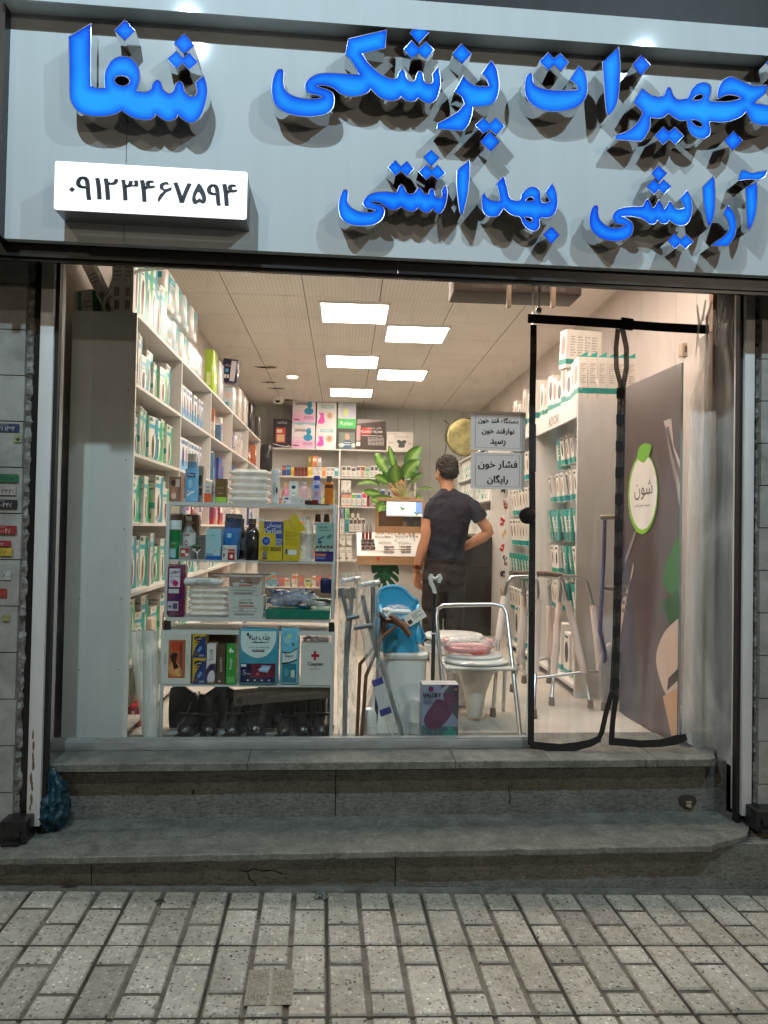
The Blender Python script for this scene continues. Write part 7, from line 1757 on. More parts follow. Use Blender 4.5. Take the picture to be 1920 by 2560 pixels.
def man():
    Y = 5.9
    t = thing('person', 'man seen from behind in a dark navy t-shirt and worn black jeans, hand on hip', 'person', (.82, Y, FZ))
    b = MB()
    M = head(b, (.812, Y + .005, 1.962), SKIN, R(22), 1.02, R(-12))
    b.tube([(.826, Y - .01, 1.76), (.822, Y - .01, 1.83), (.814, Y - .0, 1.9)], [.07, .056, .056], SKIN, 16)
    b.loft([ring(.812, Y, 1.1, .12, .085), ring(.812, Y, 1.2, .14, .09), ring(.83, Y, 1.5, .15, .095), ring(.85, Y, 1.7, .16, .08), ring(.84, Y, 1.79, .07, .06)], SKIN)
    b.tube([(.72, Y, 1.725), (.683, Y - .005, 1.66), (.668, Y - .015, 1.56), (.658, Y - .025, 1.47), (.652, Y - .025, 1.42), (.630, Y - .01, 1.34), (.605, Y + .01, 1.25), (.588, Y + .02, 1.185), (.585, Y + .024, 1.16)], [.035, .038, .047, .046, .044, .046, .038, .03, .029], SKIN, 14)
    b.tube([(1.0, Y, 1.72), (1.05, Y, 1.64), (1.10, Y - .01, 1.57), (1.145, Y - .015, 1.515), (1.162, Y - .01, 1.487), (1.12, Y + .02, 1.445), (1.05, Y + .05, 1.40), (.985, Y + .08, 1.36), (.965, Y + .09, 1.35)], [.035, .040, .047, .045, .043, .046, .04, .031, .03], SKIN, 14)
    hand(b, (.585, Y + .024, 1.165), (.10, .05, -1), (.75, .55, .1), (.6, .3, 0), SKIN, .28, 1.02)
    hand(b, (.965, Y + .09, 1.35), (-.8, .35, -.35), (.1, .6, .6), (-.3, -.8, 0), SKIN, .3)
    for x, dy in ((.728, .01), (.885, .03)): b.tube([(x, Y + dy * .3, 1.05), (x + .003, Y + dy, .8), (x + .006, Y + dy, .53)], [.06, .045, .04], SKIN, 14)
    soften(b.build('body', t), .0042, 3)
    face(t, M)
    hairm = mat((.03, .024, .02), .7, name='dark_greying_hair', bump=1.0, bscale=55, vary=.75, vscale=70)
    b = MB()
    b.ell((0, -.018, .038), .085, .099, .094, hairm, 24, 14, M)
    b.ell((0, -.045, -.012), .079, .068, .062, hairm, 20, 10, M)
    for sx in (-1, 1): b.ell((sx * .07, -.005, .015), .015, .04, .04, hairm, 10, 8, M)
    soften(b.build('hair', t), .004, 2, (.026, .014))
    navy = mat(S(33, 36, 52), .8, name='navy_cotton', bump=.2, bscale=120, vary=.15, vscale=8)
    b = MB()
    b.loft([ring(.812, Y, 1.235, .163, .118), ring(.812, Y, 1.30, .157, .113), ring(.816, Y, 1.38, .155, .112), ring(.826, Y, 1.50, .168, .12), ring(.840, Y, 1.62, .184, .122), ring(.851, Y, 1.70, .192, .112), ring(.851, Y, 1.748, .178, .098), ring(.842, Y - .005, 1.785, .12, .085), ring(.832, Y - .008, 1.812, .074, .068), ring(.828, Y - .008, 1.826, .06, .058)], navy)
    b.tube([(.74, Y, 1.71), (.705, Y - .005, 1.67), (.690, Y - .01, 1.62), (.683, Y - .015, 1.57)], [.062, .068, .064, .063], navy, 18)
    b.tube([(.98, Y, 1.70), (1.035, Y - .005, 1.67), (1.075, Y - .01, 1.62), (1.10, Y - .012, 1.585)], [.064, .07, .066, .064], navy, 18)
    soften(b.build('t_shirt', t), .006, 3, (.028, .085))
    jean = mat(S(52, 47, 46), .85, name='washed_black_denim', bump=.25, bscale=150, vary=.55, vscale=9)
    b = MB()
    b.loft([ring(.807, Y, 1.0, .150, .11), ring(.807, Y, 1.1, .177, .13), ring(.809, Y, 1.2, .168, .122), ring(.81, Y, 1.262, .158, .112)], jean)
    b.tube([(.745, Y, 1.12), (.728, Y, 1.0), (.722, Y + .01, .85), (.718, Y + .01, .7), (.716, Y, .56)], [.10, .097, .088, .080, .076], jean, 18)
    b.tube([(.875, Y, 1.12), (.885, Y, 1.0), (.892, Y + .03, .85), (.897, Y + .03, .7), (.9, Y + .02, .56)], [.10, .095, .085, .076, .072], jean, 18)
    o = soften(b.build('jeans', t), .006, 3, (.022, .06))
    b = MB(); b.rbox(.735, .80, Y - .139, Y - .133, 1.07, 1.15, jean, .004); b.rbox(.83, .89, Y - .139, Y - .133, 1.07, 1.15, jean, .004); b.build('back_pockets', t)
    b = MB(); b.loft([ring(.81, Y, 1.232, .166, .121, 30), ring(.81, Y, 1.258, .166, .121, 30)], mat((.02, .015, .013), .5, name='dark_belt'), caps=False); b.build('belt', t)
    wm = mat(S(120, 55, 35), .45, name='brown_leather')
    b = MB(); b.tube([(.592, Y + .018, 1.205), (.588, Y + .02, 1.18)], [.036, .035], wm, 18); b.rbox(-.016, .016, -.006, .006, -.017, .017, mat(S(110, 60, 40), .2, .6, name='watch_case'), .004, Matrix.Translation((.588, Y - .018, 1.192))); b.build('wristwatch', t)
    b = MB()
    for x in (.716, .9): b.rbox(x - .047, x + .047, Y - .09, Y + .18, FZ + .001, FZ + .09, mat((.015, .013, .012), .5, name='dark_shoe'), .03)
    b.build('shoes', t)
man()
def seated():
    Y = 7.75
    p = at(994, 1213, Y)
    t = thing('person', 'person in a tan shirt bending behind the counter, face half hidden by plant leaves', 'person', (p.x + .05, Y + .1, FZ))
    x, z = p.x, p.z
    b = MB()
    M = head(b, (x, Y, z), SKIN, R(172), 1.0, R(-18))
    b.tube([(x + .02, Y + .03, z - .08), (x + .07, Y + .08, z - .2)], [.055, .06], SKIN, 14)
    b.loft([ring(x + .12, Y + .22, FZ + .5, .15, .11), ring(x + .12, Y + .2, z - .6, .15, .11), ring(x + .11, Y + .13, z - .3, .17, .1), ring(x + .08, Y + .09, z - .18, .08, .07)], SKIN)
    for sx in (-1, 1):
        b.tube([(x + .1 + sx * .17, Y + .12, z - .25), (x + .1 + sx * .2, Y + .02, z - .42), (x + .08 + sx * .16, Y - .2, z - .5)], [.05, .042, .032], SKIN, 12)
        hand(b, (x + .08 + sx * .16, Y - .2, z - .5), (-sx * .3, -1, -.1), (-sx, 0, .2), (0, -.2, -1), SKIN, .3)
        b.tube([(x + .12 + sx * .09, Y + .2, FZ + .55), (x + .12 + sx * .09, Y + .2, FZ + .05)], [.08, .05], SKIN, 12)
    soften(b.build('body', t), .006, 3)
    face(t, M)
    hm = mat((.02, .014, .011), .6, name='black_hair', bump=.8, bscale=60)
    b = MB(); b.ell((0, -.02, .05), .083, .092, .085, hm, 20, 12, M); b.ell((0, -.05, -.005), .077, .06, .06, hm, 16, 10, M)
    soften(b.build('hair', t), .006, 3, (.012, .02))
    tan = mat(S(198, 172, 140), .8, name='tan_cotton', bump=.3, bscale=80)
    b = MB(); b.loft([ring(x + .12, Y + .22, FZ + .45, .175, .135), ring(x + .12, Y + .2, z - .6, .175, .13), ring(x + .11, Y + .13, z - .3, .2, .13), ring(x + .1, Y + .1, z - .19, .16, .105), ring(x + .07, Y + .08, z - .13, .075, .07)], tan)
    for sx in (-1, 1): b.tube([(x + .1 + sx * .14, Y + .12, z - .24), (x + .1 + sx * .2, Y + .04, z - .41)], [.07, .065], tan, 14)
    soften(b.build('shirt', t), .008, 3, (.02, .08))
    b = MB()
    for sx in (-1, 1): b.tube([(x + .12 + sx * .09, Y + .2, FZ + .52), (x + .12 + sx * .09, Y + .2, FZ + .08)], [.1, .08], mat(S(50, 50, 60), .8, name='dark_trousers'), 14)
    b.build('trousers', t)
    b = MB()
    for sx in (-1, 1): b.rbox(x + .12 + sx * .09 - .045, x + .12 + sx * .09 + .045, Y + .05, Y + .3, FZ + .001, FZ + .085, mat((.015, .013, .012), .5, name='dark_shoe'), .03)
    b.build('shoes', t)
seated()
# ================================================================== counter with the lit make-up tray, plant and monitor box
WOOD = mat(S(176, 140, 104), .5, name='light_wood', vary=.25, vscale=5, stretch=(1.2, 8, 8))
def counter():
    YF, YBk = 6.3, 6.85
    xl, xr = at(893, 1400, YF).x, 1.0
    zt, zb = at(900, 1389, YF).z, at(900, 1411, YF).z
    zk = at(893, 1331, YBk).z
    t = thing('counter', 'shop counter with a sloping tray of make-up samples, wood front edge and white base', 'counter', ((xl + xr) / 2, YF, FZ))
    b = MB(); b.box(xl, xr, YF, YF + .02, zb, zt - .001, WOOD); b.build('wood_edge', t)
    b = MB(); b.add([(xl, YF + .0205, zt - .03), (xr, YF + .0205, zt - .03), (xr, YBk, zk - .03), (xl, YBk, zk - .03), (xl, YF + .0205, zt), (xr, YF + .0205, zt), (xr, YBk, zk), (xl, YBk, zk)],
            [(0, 3, 2, 1), (4, 5, 6, 7), (0, 1, 5, 4), (1, 2, 6, 5), (2, 3, 7, 6), (3, 0, 4, 7)], mat((.52, .51, .49), .4, name='white_tray')); b.build('sloping_tray', t)
    b = MB(); b.box(xl + .01, xr, YF + .06, YBk + .4, FZ + .001, zb - .002, mat((.62, .6, .57), .5, name='white_panel')); b.build('base', t)
    # monstera leaf decal on the base
    g1 = mat(S(20, 85, 55), .4, name='leaf_decal', vary=.5, vscale=9)
    p, q = at(880, 1480, YF + .0585), at(1002, 1412, YF + .0585)
    cx, cz = at(935, 1425, YF + .06).x, at(935, 1425, YF + .06).z
    lf = [(180, 1254, 1), (430, 1254, 1), (442, 1300), (438, 1345), (395, 1312, 1), (380, 1324, 1), (438, 1372), (428, 1418), (372, 1364, 1), (360, 1376, 1), (412, 1440), (378, 1466), (332, 1398, 1), (320, 1410, 1), (342, 1474), (292, 1478), (286, 1428, 1), (274, 1430, 1), (260, 1470), (245, 1440), (262, 1380, 1), (250, 1376, 1), (215, 1400), (205, 1360), (240, 1330, 1), (232, 1322, 1), (190, 1330)]
    lf = [(*(lambda w_: (w_.x, min(w_.z, zb - .004)))(at(880 + a_[0] * .2652, 1080 + a_[1] * .2652, YF + .06)), *a_[2:]) for a_ in lf]
    b = MB(); b.poly(smooth_loop(lf, 4), g1, (0, YF + .0595, 0))
    vm = mat(S(60, 125, 95), .4, name='leaf_vein')
    for x0_, y0_, x1_, y1_ in ((330, 1254, 285, 1420), (322, 1290, 425, 1300), (310, 1335, 420, 1395), (300, 1370, 385, 1445), (322, 1290, 215, 1290), (308, 1335, 215, 1350)):
        a_, c_ = [at(880 + x_ * .2652, 1080 + y_ * .2652, YF + .06) for x_, y_ in ((x0_, y0_), (x1_, y1_))]
        d_ = (c_ - a_).normalized() * .003
        b.poly([(a_.x - d_.z, a_.z + d_.x), (a_.x + d_.z, a_.z - d_.x), (c_.x, c_.z)], vm, (0, YF + .059, 0))
    b.build('leaf_decal', t)
    # framed screen box at the back of the tray
    p, q = at(938, 1331, YBk), at(1062, 1246, YBk)
    t2 = thing('framed_display', 'wood framed glass display standing on the back of the counter', 'display', ((p.x + q.x) / 2, YBk, zk))
    z0, z1 = zk + .001, q.z
    b = MB()
    for a in ((p.x, q.x, z0, z0 + .06), (p.x, q.x, z1 - .03, z1), (p.x, p.x + .03, z0 + .0605, z1 - .0305), (q.x - .03, q.x, z0 + .0605, z1 - .0305)): b.box(a[0], a[1], YBk, YBk + .06, a[2], a[3], WOOD)
    b.build('wood_frame', t2)
    b = MB(); b.box(p.x + .0305, q.x - .0305, YBk + .01, YBk + .012, z0 + .061, z1 - .031, mat((.35, .36, .36), .05, .85, name='tinted_mirror')); b.build('mirror_glass', t2)
    pa, qa = at(966, 1287, YBk), at(1055, 1256, YBk)
    b = MB(); b.box(pa.x, qa.x, YBk - .02, YBk - .01, pa.z, qa.z, mat((.7, .78, .85), .3, name='lit_screen', emit=.9, ecol=(.75, .87, 1))); b.box(qa.x - .06, qa.x, YBk - .0215, YBk - .0205, pa.z + .01, qa.z, mat((.2, .35, .7), .3, name='screen_blue', emit=.5, ecol=(.3, .5, 1)))
    b.box(pa.x, qa.x + .02, YBk - .03, YBk - .009, pa.z - .012, pa.z - .001, mat((.8, .8, .78), .4, name='white_plastic')); b.build('screen', t2)
    # samples on the tray
    def on(px, py, lift=0.002):
        d = ray(px, py); O = Vector((0, 0, EYE))
        A, B_ = Vector((0, YF, zt)), Vector((0, YBk, zk))
        n = Vector((1, 0, 0)).cross(B_ - A)
        k = (A - O).dot(n) / d.dot(n)
        r_ = O + d * k; r_.z += lift
        return r_
    sil, amb, dkc = mat((.6, .6, .62), .25, .8, name='silver_tube'), mat(S(130, 50, 35), .3, name='brown_liquid'), mat((.05, .04, .04), .4, name='dark_cap')
    slope = math.atan2(zk - zt, YBk - YF)
    for i, px in enumerate((908, 917, 926)):
        b = MB(); b.lathe([(.013, 0), (.013, .06)], amb, n=12); b.lathe([(.014, .0601), (.006, .15), (.005, .155)], sil, n=12)
        solo(b, 'nail_polish_tube', f'brown and silver standing tube, {ORD[i]} from the left at the tray corner', 'tube', on(px, 1348), 0, 'standing tubes on the tray')
    k = 0
    for r_, y in enumerate((1355, 1364, 1373)):
        for i in range(7):
            b = MB(); b.box(-.012, .012, -.014, .014, 0, .016, [sil, dkc, amb][(i + r_) % 3]); b.lathe([(.007, .0161), (.006, .03)], sil, n=8)
            solo(b, 'small_bottle', f'tiny dark bottle, {ORD[i]} from the left in row {r_ + 1} of the tray corner', 'bottle', on(905 + i * 4.6 + r_, y), 0, 'tiny bottles in the tray corner'); k += 1
    for r_, (y, n) in enumerate(((1340, 13),)):
        for i in range(n):
            px = 940 + i * 8.5
            if 976 < px < 990: continue
            b = MB(); b.box(-.009, .009, -.045, .045, 0, .012, sil if i % 3 else mat(S(190, 170, 140), .4, name='beige_tube'))
            solo(b, 'lipstick', f'silver lip tube, {ORD[i]} from the left in the back row of the tray', 'lipstick', on(px, y), 0, 'lip tubes in the back row', tilt=(slope, 0))
    for i, (px, py, w) in enumerate(((962, 1358, .055), (1009, 1358, .05))):
        b = MB(); b.tube([(w * math.cos(a), .02 * math.sin(a), .004) for a in [2 * math.pi * j / 18 for j in range(18)]], .004, mat(S(190, 185, 175), .3, name='ring_tray'), 6, closed=True)
        solo(b, 'oval_mirror', f'small oval rimmed mirror lying on the tray, {"left" if i == 0 else "right"} one', 'mirror', on(px, py), 0, None, tilt=(slope, 0))
    cc = [(120, 90, 75), (175, 120, 90), (90, 70, 60), (190, 150, 120), (140, 100, 85), (160, 110, 80)]
    for g, x0 in enumerate((966, 1008)):
        for r_ in range(3):
            for c_ in range(2):
                b = MB(); b.rbox(-.022, .022, -.011, .011, 0, .006, mat(S(60, 55, 52), .3, name='compact_case'), .004); b.rbox(-.018, .018, -.008, .008, .006, .0075, mat(S(*cc[(r_ * 2 + c_ + g) % 6]), .7, name='powder'), .003)
                solo(b, 'eyeshadow_pan', f'small powder pan, row {r_ + 1} column {c_ + 1} of the {"left" if g == 0 else "right"} six on the tray', 'make-up pan', on(x0 + c_ * 13, 1368 + r_ * 6.5), 0, 'powder pans on the tray', tilt=(slope, 0))
    for i, (px, py, rz) in enumerate(((990, 1352, 70), (1000, 1366, 80), (992, 1375, 10), (945, 1379, 8), (1028, 1360, 75), (1036, 1350, 80))):
        b = MB(); b.tube([(-.06, 0, .005), (.02, 0, .005), (.06, 0, .005)], [.003, .004, .009], mat(S(225, 220, 210), .4, name='brush_handle'), 8)
        solo(b, 'make_up_brush', f'pale make-up brush lying on the tray, {ORD[i]} of six', 'brush', on(px, py), R(rz), 'brushes lying on the tray', tilt=None)
    b = MB(); b.tube([(-.004, 0, .03), (-.012, 0, .0), (0, 0, -.012), (.012, 0, 0), (.004, 0, .03)], .002, mat(S(220, 60, 40), .5, name='red_tag'), 5); b.box(-.006, .006, -.001, .001, -.005, .02, mat(S(220, 60, 40), .5, name='red_tag'))
    p = at(946, 1399, YF - .004); solo(b, 'red_tag', 'tiny red tag hanging on the wooden edge of the counter', 'tag', (p.x, YF - .006, p.z))
    return zk
ZK = counter()
def plant():
    Y = 6.9
    p, q = at(982, 1266, Y), at(1048, 1244, Y)
    t = thing('potted_plant', 'leafy green plant with broad pale veined leaves in a wooden pot on the counter', 'plant', ((p.x + q.x) / 2, Y + .06, p.z))
    b = MB(); b.lathe([(.10, 0), (.12, .085), (.112, .085), (.1, .07)], WOOD, ((p.x + q.x) / 2, Y + .06, p.z), 20); b.build('pot', t)
    m = bpy.data.materials.new('veined_leaf'); m.use_nodes = True
    n = m.node_tree; pb = n.nodes['Principled BSDF']; pb.inputs['Roughness'].default_value = .35
    a_ = n.nodes.new('ShaderNodeAttribute'); a_.attribute_name = 'vein'
    cr = n.nodes.new('ShaderNodeValToRGB')
    cr.color_ramp.elements[0].color = (.30, .42, .12, 1); cr.color_ramp.elements[1].color = (.045, .14, .02, 1); cr.color_ramp.elements[1].position = .55
    e = cr.color_ramp.elements.new(.12); e.color = (.16, .33, .05, 1)
    n.links.new(a_.outputs['Fac'], cr.inputs[0]); n.links.new(cr.outputs[0], pb.inputs['Base Color'])
    base = Vector(((p.x + q.x) / 2, Y + .06, p.z + .08))
    #     tip px, mid px (bend), half width, y tip, y mid
    leaves = [((972, 1112), (988, 1175), .04, 0, 0), ((1055, 1116), (1022, 1165), .075, .02, .0), ((1050, 1150), (1015, 1190), .08, -.03, -.02), ((940, 1132), (965, 1175), .062, .02, 0), ((990, 1160), (990, 1200), .085, -.12, -.06),
              ((936, 1192), (966, 1205), .045, -.08, -.03), ((892, 1212), (940, 1208), .03, -.03, .0), ((1060, 1184), (1030, 1205), .035, .06, .03), ((905, 1228), (948, 1236), .04, -.1, -.05), ((925, 1248), (960, 1250), .055, -.14, -.08), ((1088, 1224), (1050, 1222), .014, .05, .02), ((948, 1280), (962, 1262), .055, -.16, -.1),
              ((1042, 1288), (1036, 1268), .045, -.14, -.09), ((1006, 1276), (1008, 1262), .035, -.15, -.1), ((955, 1160), (972, 1190), .045, .05, .02), ((1052, 1252), (1040, 1246), .04, -.08, -.04)]
    for k, (tp, md, hw, yt, ym) in enumerate(leaves):
        T, Mi = at(*tp, Y + .06 + yt), at(*md, Y + .06 + ym)
        b = MB(); n_, ve = 12, []
        path = []
        for i in range(n_ + 1):
            f = i / n_
            path.append(base * (1 - f) ** 2 + Mi * 2 * f * (1 - f) + T * f * f) if False else path.append((Mi * 2 - (base + T) / 2) * 2 * f * (1 - f) + base * (1 - f) ** 2 + T * f * f)
        vs, fs = [], []
        s0 = .42 if k not in (9, 11, 12, 13) else .25
        for i in range(n_ + 1):
            f = s0 + (1 - s0) * i / n_
            jj = f * n_
            a, c = path[min(int(jj), n_ - 1)], path[min(int(jj) + 1, n_)]
            P = a.lerp(c, jj - int(jj)) if int(jj) < n_ else path[-1]
            d = (path[min(int(jj) + 1, n_)] - path[max(int(jj) - 1, 0)]).normalized()
            side = d.cross(Vector((.15, -1, .25))).normalized()
            g = i / n_
            wd = hw * (math.sin(math.pi * g ** .8) ** .75 if 0 < g < 1 else 0)
            up = side.cross(d).normalized()
            for u_ in (-1, -.5, 0, .5, 1):
                vs.append(P + side * wd * u_ + up * (abs(u_) * wd * .22 + .004 * math.sin(g * 18) * abs(u_)))
                ve.append(abs(u_) * .8 + .15 * (math.sin(g * 40 - abs(u_) * 6) > .6) * 0 + (.0 if abs(u_) > 0 else 0))
        for i in range(n_):
            for j in range(4): fs.append((i * 5 + j, i * 5 + j + 1, i * 5 + j + 6, i * 5 + j + 5))
        b.add(vs, fs, m, True)
        o = b.build('leaf', t)
        at_ = o.data.attributes.new('vein', 'FLOAT', 'POINT')
        for i, v in enumerate(ve): at_.data[i].value = v
        b = MB(); b.tube([path[i] for i in range(0, int(n_ * s0) + 2)], .005, mat((.35, .42, .18), .5, name='leaf_stalk'), 6); b.build('stalk', t)
plant()
# ================================================================== things standing behind the glass, right of the rack
WPL = mat(S(226, 226, 222), .25, name='white_moulded_plastic', coat=.3)
GREY = mat(S(120, 125, 130), .35, .4, name='grey_crutch_tube')
def A(px, py, Y): return at(px, py, Y)
def foreground():
    F0 = FZ + .001
    # bubble wrap rolls
    roll = film('bubble_wrap_roll', (.82, .83, .8), .42, .22, .25, 90, (1, 1, .05), .1)
    for i, (a, c, r_) in enumerate(((A(338, 1578, 3.66), A(377, 1856, 3.64), .034), (A(377, 1576, 3.63), A(377, 1856, 3.60), .036))):
        b = MB(); c.z = F0 + .004
        b.tube([a, c], r_, roll, 20); b.tube([a + Vector((0, 0, .002)), a + Vector((0, 0, .0025))], r_ * .4, mat(S(150, 120, 110), .8, name='card_core'), 14)
        tag(b.build('bubble_wrap_roll'), ['translucent wrap roll leaning beside the blank cabinet end', 'upright translucent wrap roll touching the display rack'][i], 'roll', 'wrap rolls by the rack')
    for lab, x0, y0, x1, y1, Y, c, f in (('pale green and white bag behind the wrap rolls', 318, 1660, 350, 1770, 4.0, (205, 215, 195), [('s', [(.2, .1), (.8, .3), (.7, .8), (.2, .6)], (150, 200, 180))]), ('red and blue printed bag on the floor behind the wrap rolls', 316, 1765, 352, 1832, 3.9, (185, 45, 55), [('r', 0, 0, 1, .45, (50, 45, 110)), ('r', .2, .5, .6, .9, (225, 220, 215))]), ('cream paper stack behind the wrap rolls', 322, 1545, 380, 1580, 4.2, (215, 200, 185), [])):
        pxbox('floor_bag', lab, 'bag', x0, y0, x1, y1, Y, .12, c, f, soft=.015, wrap=True)
    # white moulded stool
    Y = 3.95
    t = thing('toilet_stool', 'tall white moulded plastic stool with flared feet under the blue potty', 'stool', (A(1000, 1800, Y).x, Y, FZ))
    x = lambda px: A(px, 1700, Y - .1).x
    zt = A(1010, 1632, Y - .14).z
    b = MB()
    xc0, xc1 = (x(905) + x(1062)) / 2, (x(960) + x(1066)) / 2
    def rr(cx, cy, z, hx, hy, r=.05, n=5):
        out = []
        for sx, sy, a0 in ((1, 1, 0), (-1, 1, 90), (-1, -1, 180), (1, -1, 270)):
            for k in range(n): a = R(a0 + 90 * k / (n - 1)); out.append((cx + sx * (hx - r) + r * math.cos(a), cy + sy * (hy - r) + r * math.sin(a), z))
        return out
    hx0, hx1 = (x(1062) - x(905)) / 2, (x(1066) - x(958)) / 2
    b.loft([rr(xc0, Y, F0, hx0, .18), rr(xc0, Y, F0 + .012, hx0, .18), rr((xc0 * .85 + xc1 * .15), Y, F0 + .1, hx0 * .93, .17), rr((xc0 + xc1) / 2, Y, (F0 + zt) / 2, (hx0 + hx1) / 2, .155), rr(xc1, Y, zt - .035, hx1 * .97, .145)], WPL)
    b.build('body', t)
    b = MB(); b.loft([rr(xc1, Y, zt - .034, hx1 * 1.0, .15), rr(xc1, Y, zt - .028, hx1 * 1.05, .155), rr(xc1, Y, zt - .01, hx1 * 1.05, .155), rr(xc1, Y, zt, hx1 * .98, .145)], WPL); b.build('top', t)
    for px0, px1, py in ((899, 945, 1772), (1020, 1056, 1748)):
        b = MB(); c = (x(px0) + x(px1)) / 2; h = A(px0, py, Y - .2).z - F0; w = (x(px1) - x(px0)) / 2
        b.lathe([(w, 0), (w, .012), (w * .94, .02), (w * .92, h * .35), (w * .96, h * .36), (w * .9, h * .38), (w * .85, h * .75), (w * .6, h * .95), (w * .2, h)], WPL, (c, Y - .17, F0 - .0), 24, 1, .9); b.build('foot', t)
    # blue potty chair
    cyan = mat(S(60, 165, 210), .22, name='cyan_plastic', coat=.5)
    t = thing('potty_chair', 'sky blue child potty chair with a high rounded back on the white stool', 'potty chair', (xc1, Y, zt))
    b = MB(); z0 = zt + .001
    pts = [(943, 1600), (943, 1545), (944, 1500), (950, 1480), (965, 1470), (990, 1467), (1008, 1473), (1022, 1486), (1034, 1498), (1043, 1503), (1046, 1515), (1048, 1560), (1058, 1606)]
    pl = smooth_loop([(A(px, py, Y).x, A(px, py, Y).z) for px, py in pts], 3)
    b.poly(pl, cyan, (0, Y + .04, 0), thick=.025); b.tube([(p_[0], Y + .04, p_[1]) for p_ in pl], .009, cyan, 8, closed=True); b.build('backrest', t)
    b = MB(); xa, xe = A(948, 1600, Y - .1).x, A(1050, 1600, Y - .1).x
    b.loft([rr((xa + xe) / 2, Y - .04, z0, (xe - xa) / 2, .10), rr((xa + xe) / 2, Y - .04, z0 + .08, (xe - xa) / 2 * .9, .09), rr((xa + xe) / 2, Y - .04, A(990, 1545, Y - .1).z, (xe - xa) / 2 * .95, .095)], cyan); b.build('seat_base', t)
    b = MB(); zs = A(990, 1545, Y - .1).z
    b.tube([((xa + xe) / 2 + (xe - xa) * .40 * math.cos(a), Y - .04 + .075 * math.sin(a), zs + .008 + (.025 if math.sin(a) < -.8 else 0)) for a in [2 * math.pi * k / 24 for k in range(24)]], .014, mat(S(225, 232, 235), .25, name='white_ring', coat=.4), 8, closed=True); b.build('white_rim', t)
    for sx, px in ((-1, 950), (1, 1046)):
        b = MB(); b.tube([A(px, 1606, Y - .12), A(px - sx * 2, 1570, Y - .1), A(px - sx * 4, 1535, Y - .04), A(px, 1515, Y + .02)], [.014, .016, .016, .012], cyan, 10); b.build('armrest', t)
    b = MB(); p = A(984, 1532, Y - .1); b.ell((p.x + .02, Y - .06, p.z + .012), .07, .05, .028, WRAP, 16, 8); b.ell((p.x + .03, Y - .06, p.z + .0), .03, .03, .014, mat(S(205, 40, 80), .4, name='crimson_insert')); b.ell((p.x - .03, Y - .06, p.z + .01), .03, .03, .014, mat(S(225, 222, 215), .4, name='white_insert')); solo(b, 'wrapped_parts', 'white and crimson parts in clear film lying in the potty seat', 'package', (0, 0, 0))
    b = MB(); p = A(1037, 1542, Y - .14); b.box(-.055, .055, -.001, .001, -.03, .03, mat(S(225, 222, 212), .5, name='card')); deco(b, (-.055, -.001, -.03), (1, 0, 0), (0, 0, 1), .11, .06, [('l', .4, .3, .9, .8, 3, (120, 110, 100)), ('r', .08, .15, .28, .5, (60, 55, 50))]); solo(b, 'price_card', 'white price card tilted over the blue potty seat', 'card', p, 0, None, 'W', (R(-10), R(-32)))
    # canes
    br = mat(S(112, 70, 45), .35, name='brown_cane_wood', vary=.3, vscale=8, coat=.3)
    for lab, shaft, grip, m_ in (('brown wooden cane with a thick curved handle, leaning left', [A(1000, 1556, 3.74), A(960, 1590, 3.72), A(900, 1660, 3.68), A(893, 1800, 3.66)], [A(975, 1538, 3.73), A(988, 1548, 3.73), A(1008, 1566, 3.72), A(1026, 1590, 3.70)], br),
                                 ('second brown cane crossing under the first, handle toward the right', [A(965, 1555, 3.78), A(952, 1600, 3.76), A(915, 1690, 3.74), A(905, 1810, 3.7)], [A(966, 1552, 3.77), A(985, 1552, 3.76), A(1010, 1562, 3.75), A(1020, 1570, 3.74)], br),
                                 ('black handled cane poking out left of the brown handles', [A(955, 1540, 3.8), A(946, 1620, 3.8), A(940, 1800, 3.78)], [A(944, 1532, 3.79), A(952, 1540, 3.79), A(965, 1552, 3.78)], M_BLACK)):
        t = thing('walking_cane', lab, 'cane', (shaft[-1].x, shaft[-1].y, FZ))
        shaft[-1].z = F0 + .01
        b = MB(); b.tube(shaft, .0095, m_, 10); b.build('shaft', t)
        b = MB(); b.tube(grip, [.013, .017, .017, .014][:len(grip)], m_, 12); b.build('handle', t)
    # crutches in clear wrap
    for lab, top, tubes, grip, wrapx, cuff in (
        ('grey elbow crutch pair in clear wrap, standing upright beside the rack', (876, 1448), [[(855, 1470), (862, 1510), (870, 1545), (866, 1600), (863, 1700), (861, 1838)], [(882, 1468), (876, 1540), (868, 1640), (864, 1740), (862, 1838)]], [(868, 1545), (898, 1540)], [(874, 1432, .055), (872, 1500, .05), (868, 1620, .048), (866, 1760, .048), (868, 1846, .045)], (876, 1450)),
        ('grey elbow crutch pair in clear wrap with a blue label, leaning right', (930, 1452), [[(933, 1466), (932, 1560), (945, 1640), (963, 1690), (986, 1770), (1010, 1838)], [(907, 1488), (914, 1530), (930, 1590), (950, 1660)]], [(884, 1570), (930, 1563)], [(926, 1446, .035), (922, 1520, .05), (935, 1640, .052), (965, 1750, .05), (1005, 1846, .05)], (924, 1460))):
        Yc = 3.60 if top[0] < 900 else 3.58
        t = thing('elbow_crutches', lab, 'crutches', (A(wrapx[-1][0], 1850, Yc).x, Yc, FZ), 0, 'wrapped crutches')
        for tb in tubes:
            P = [A(*p_, Yc + .01) for p_ in tb]
            if tb[-1][1] > 1800: P[-1].z = F0 + .02
            b = MB(); b.tube(P, .0105, GREY, 12); b.build('tube', t)
        b = MB(); b.tube([A(*p_, Yc - .02) for p_ in grip], .012, GREY, 12); b.build('hand_grip', t)
        b = MB(); c = A(*cuff, Yc)
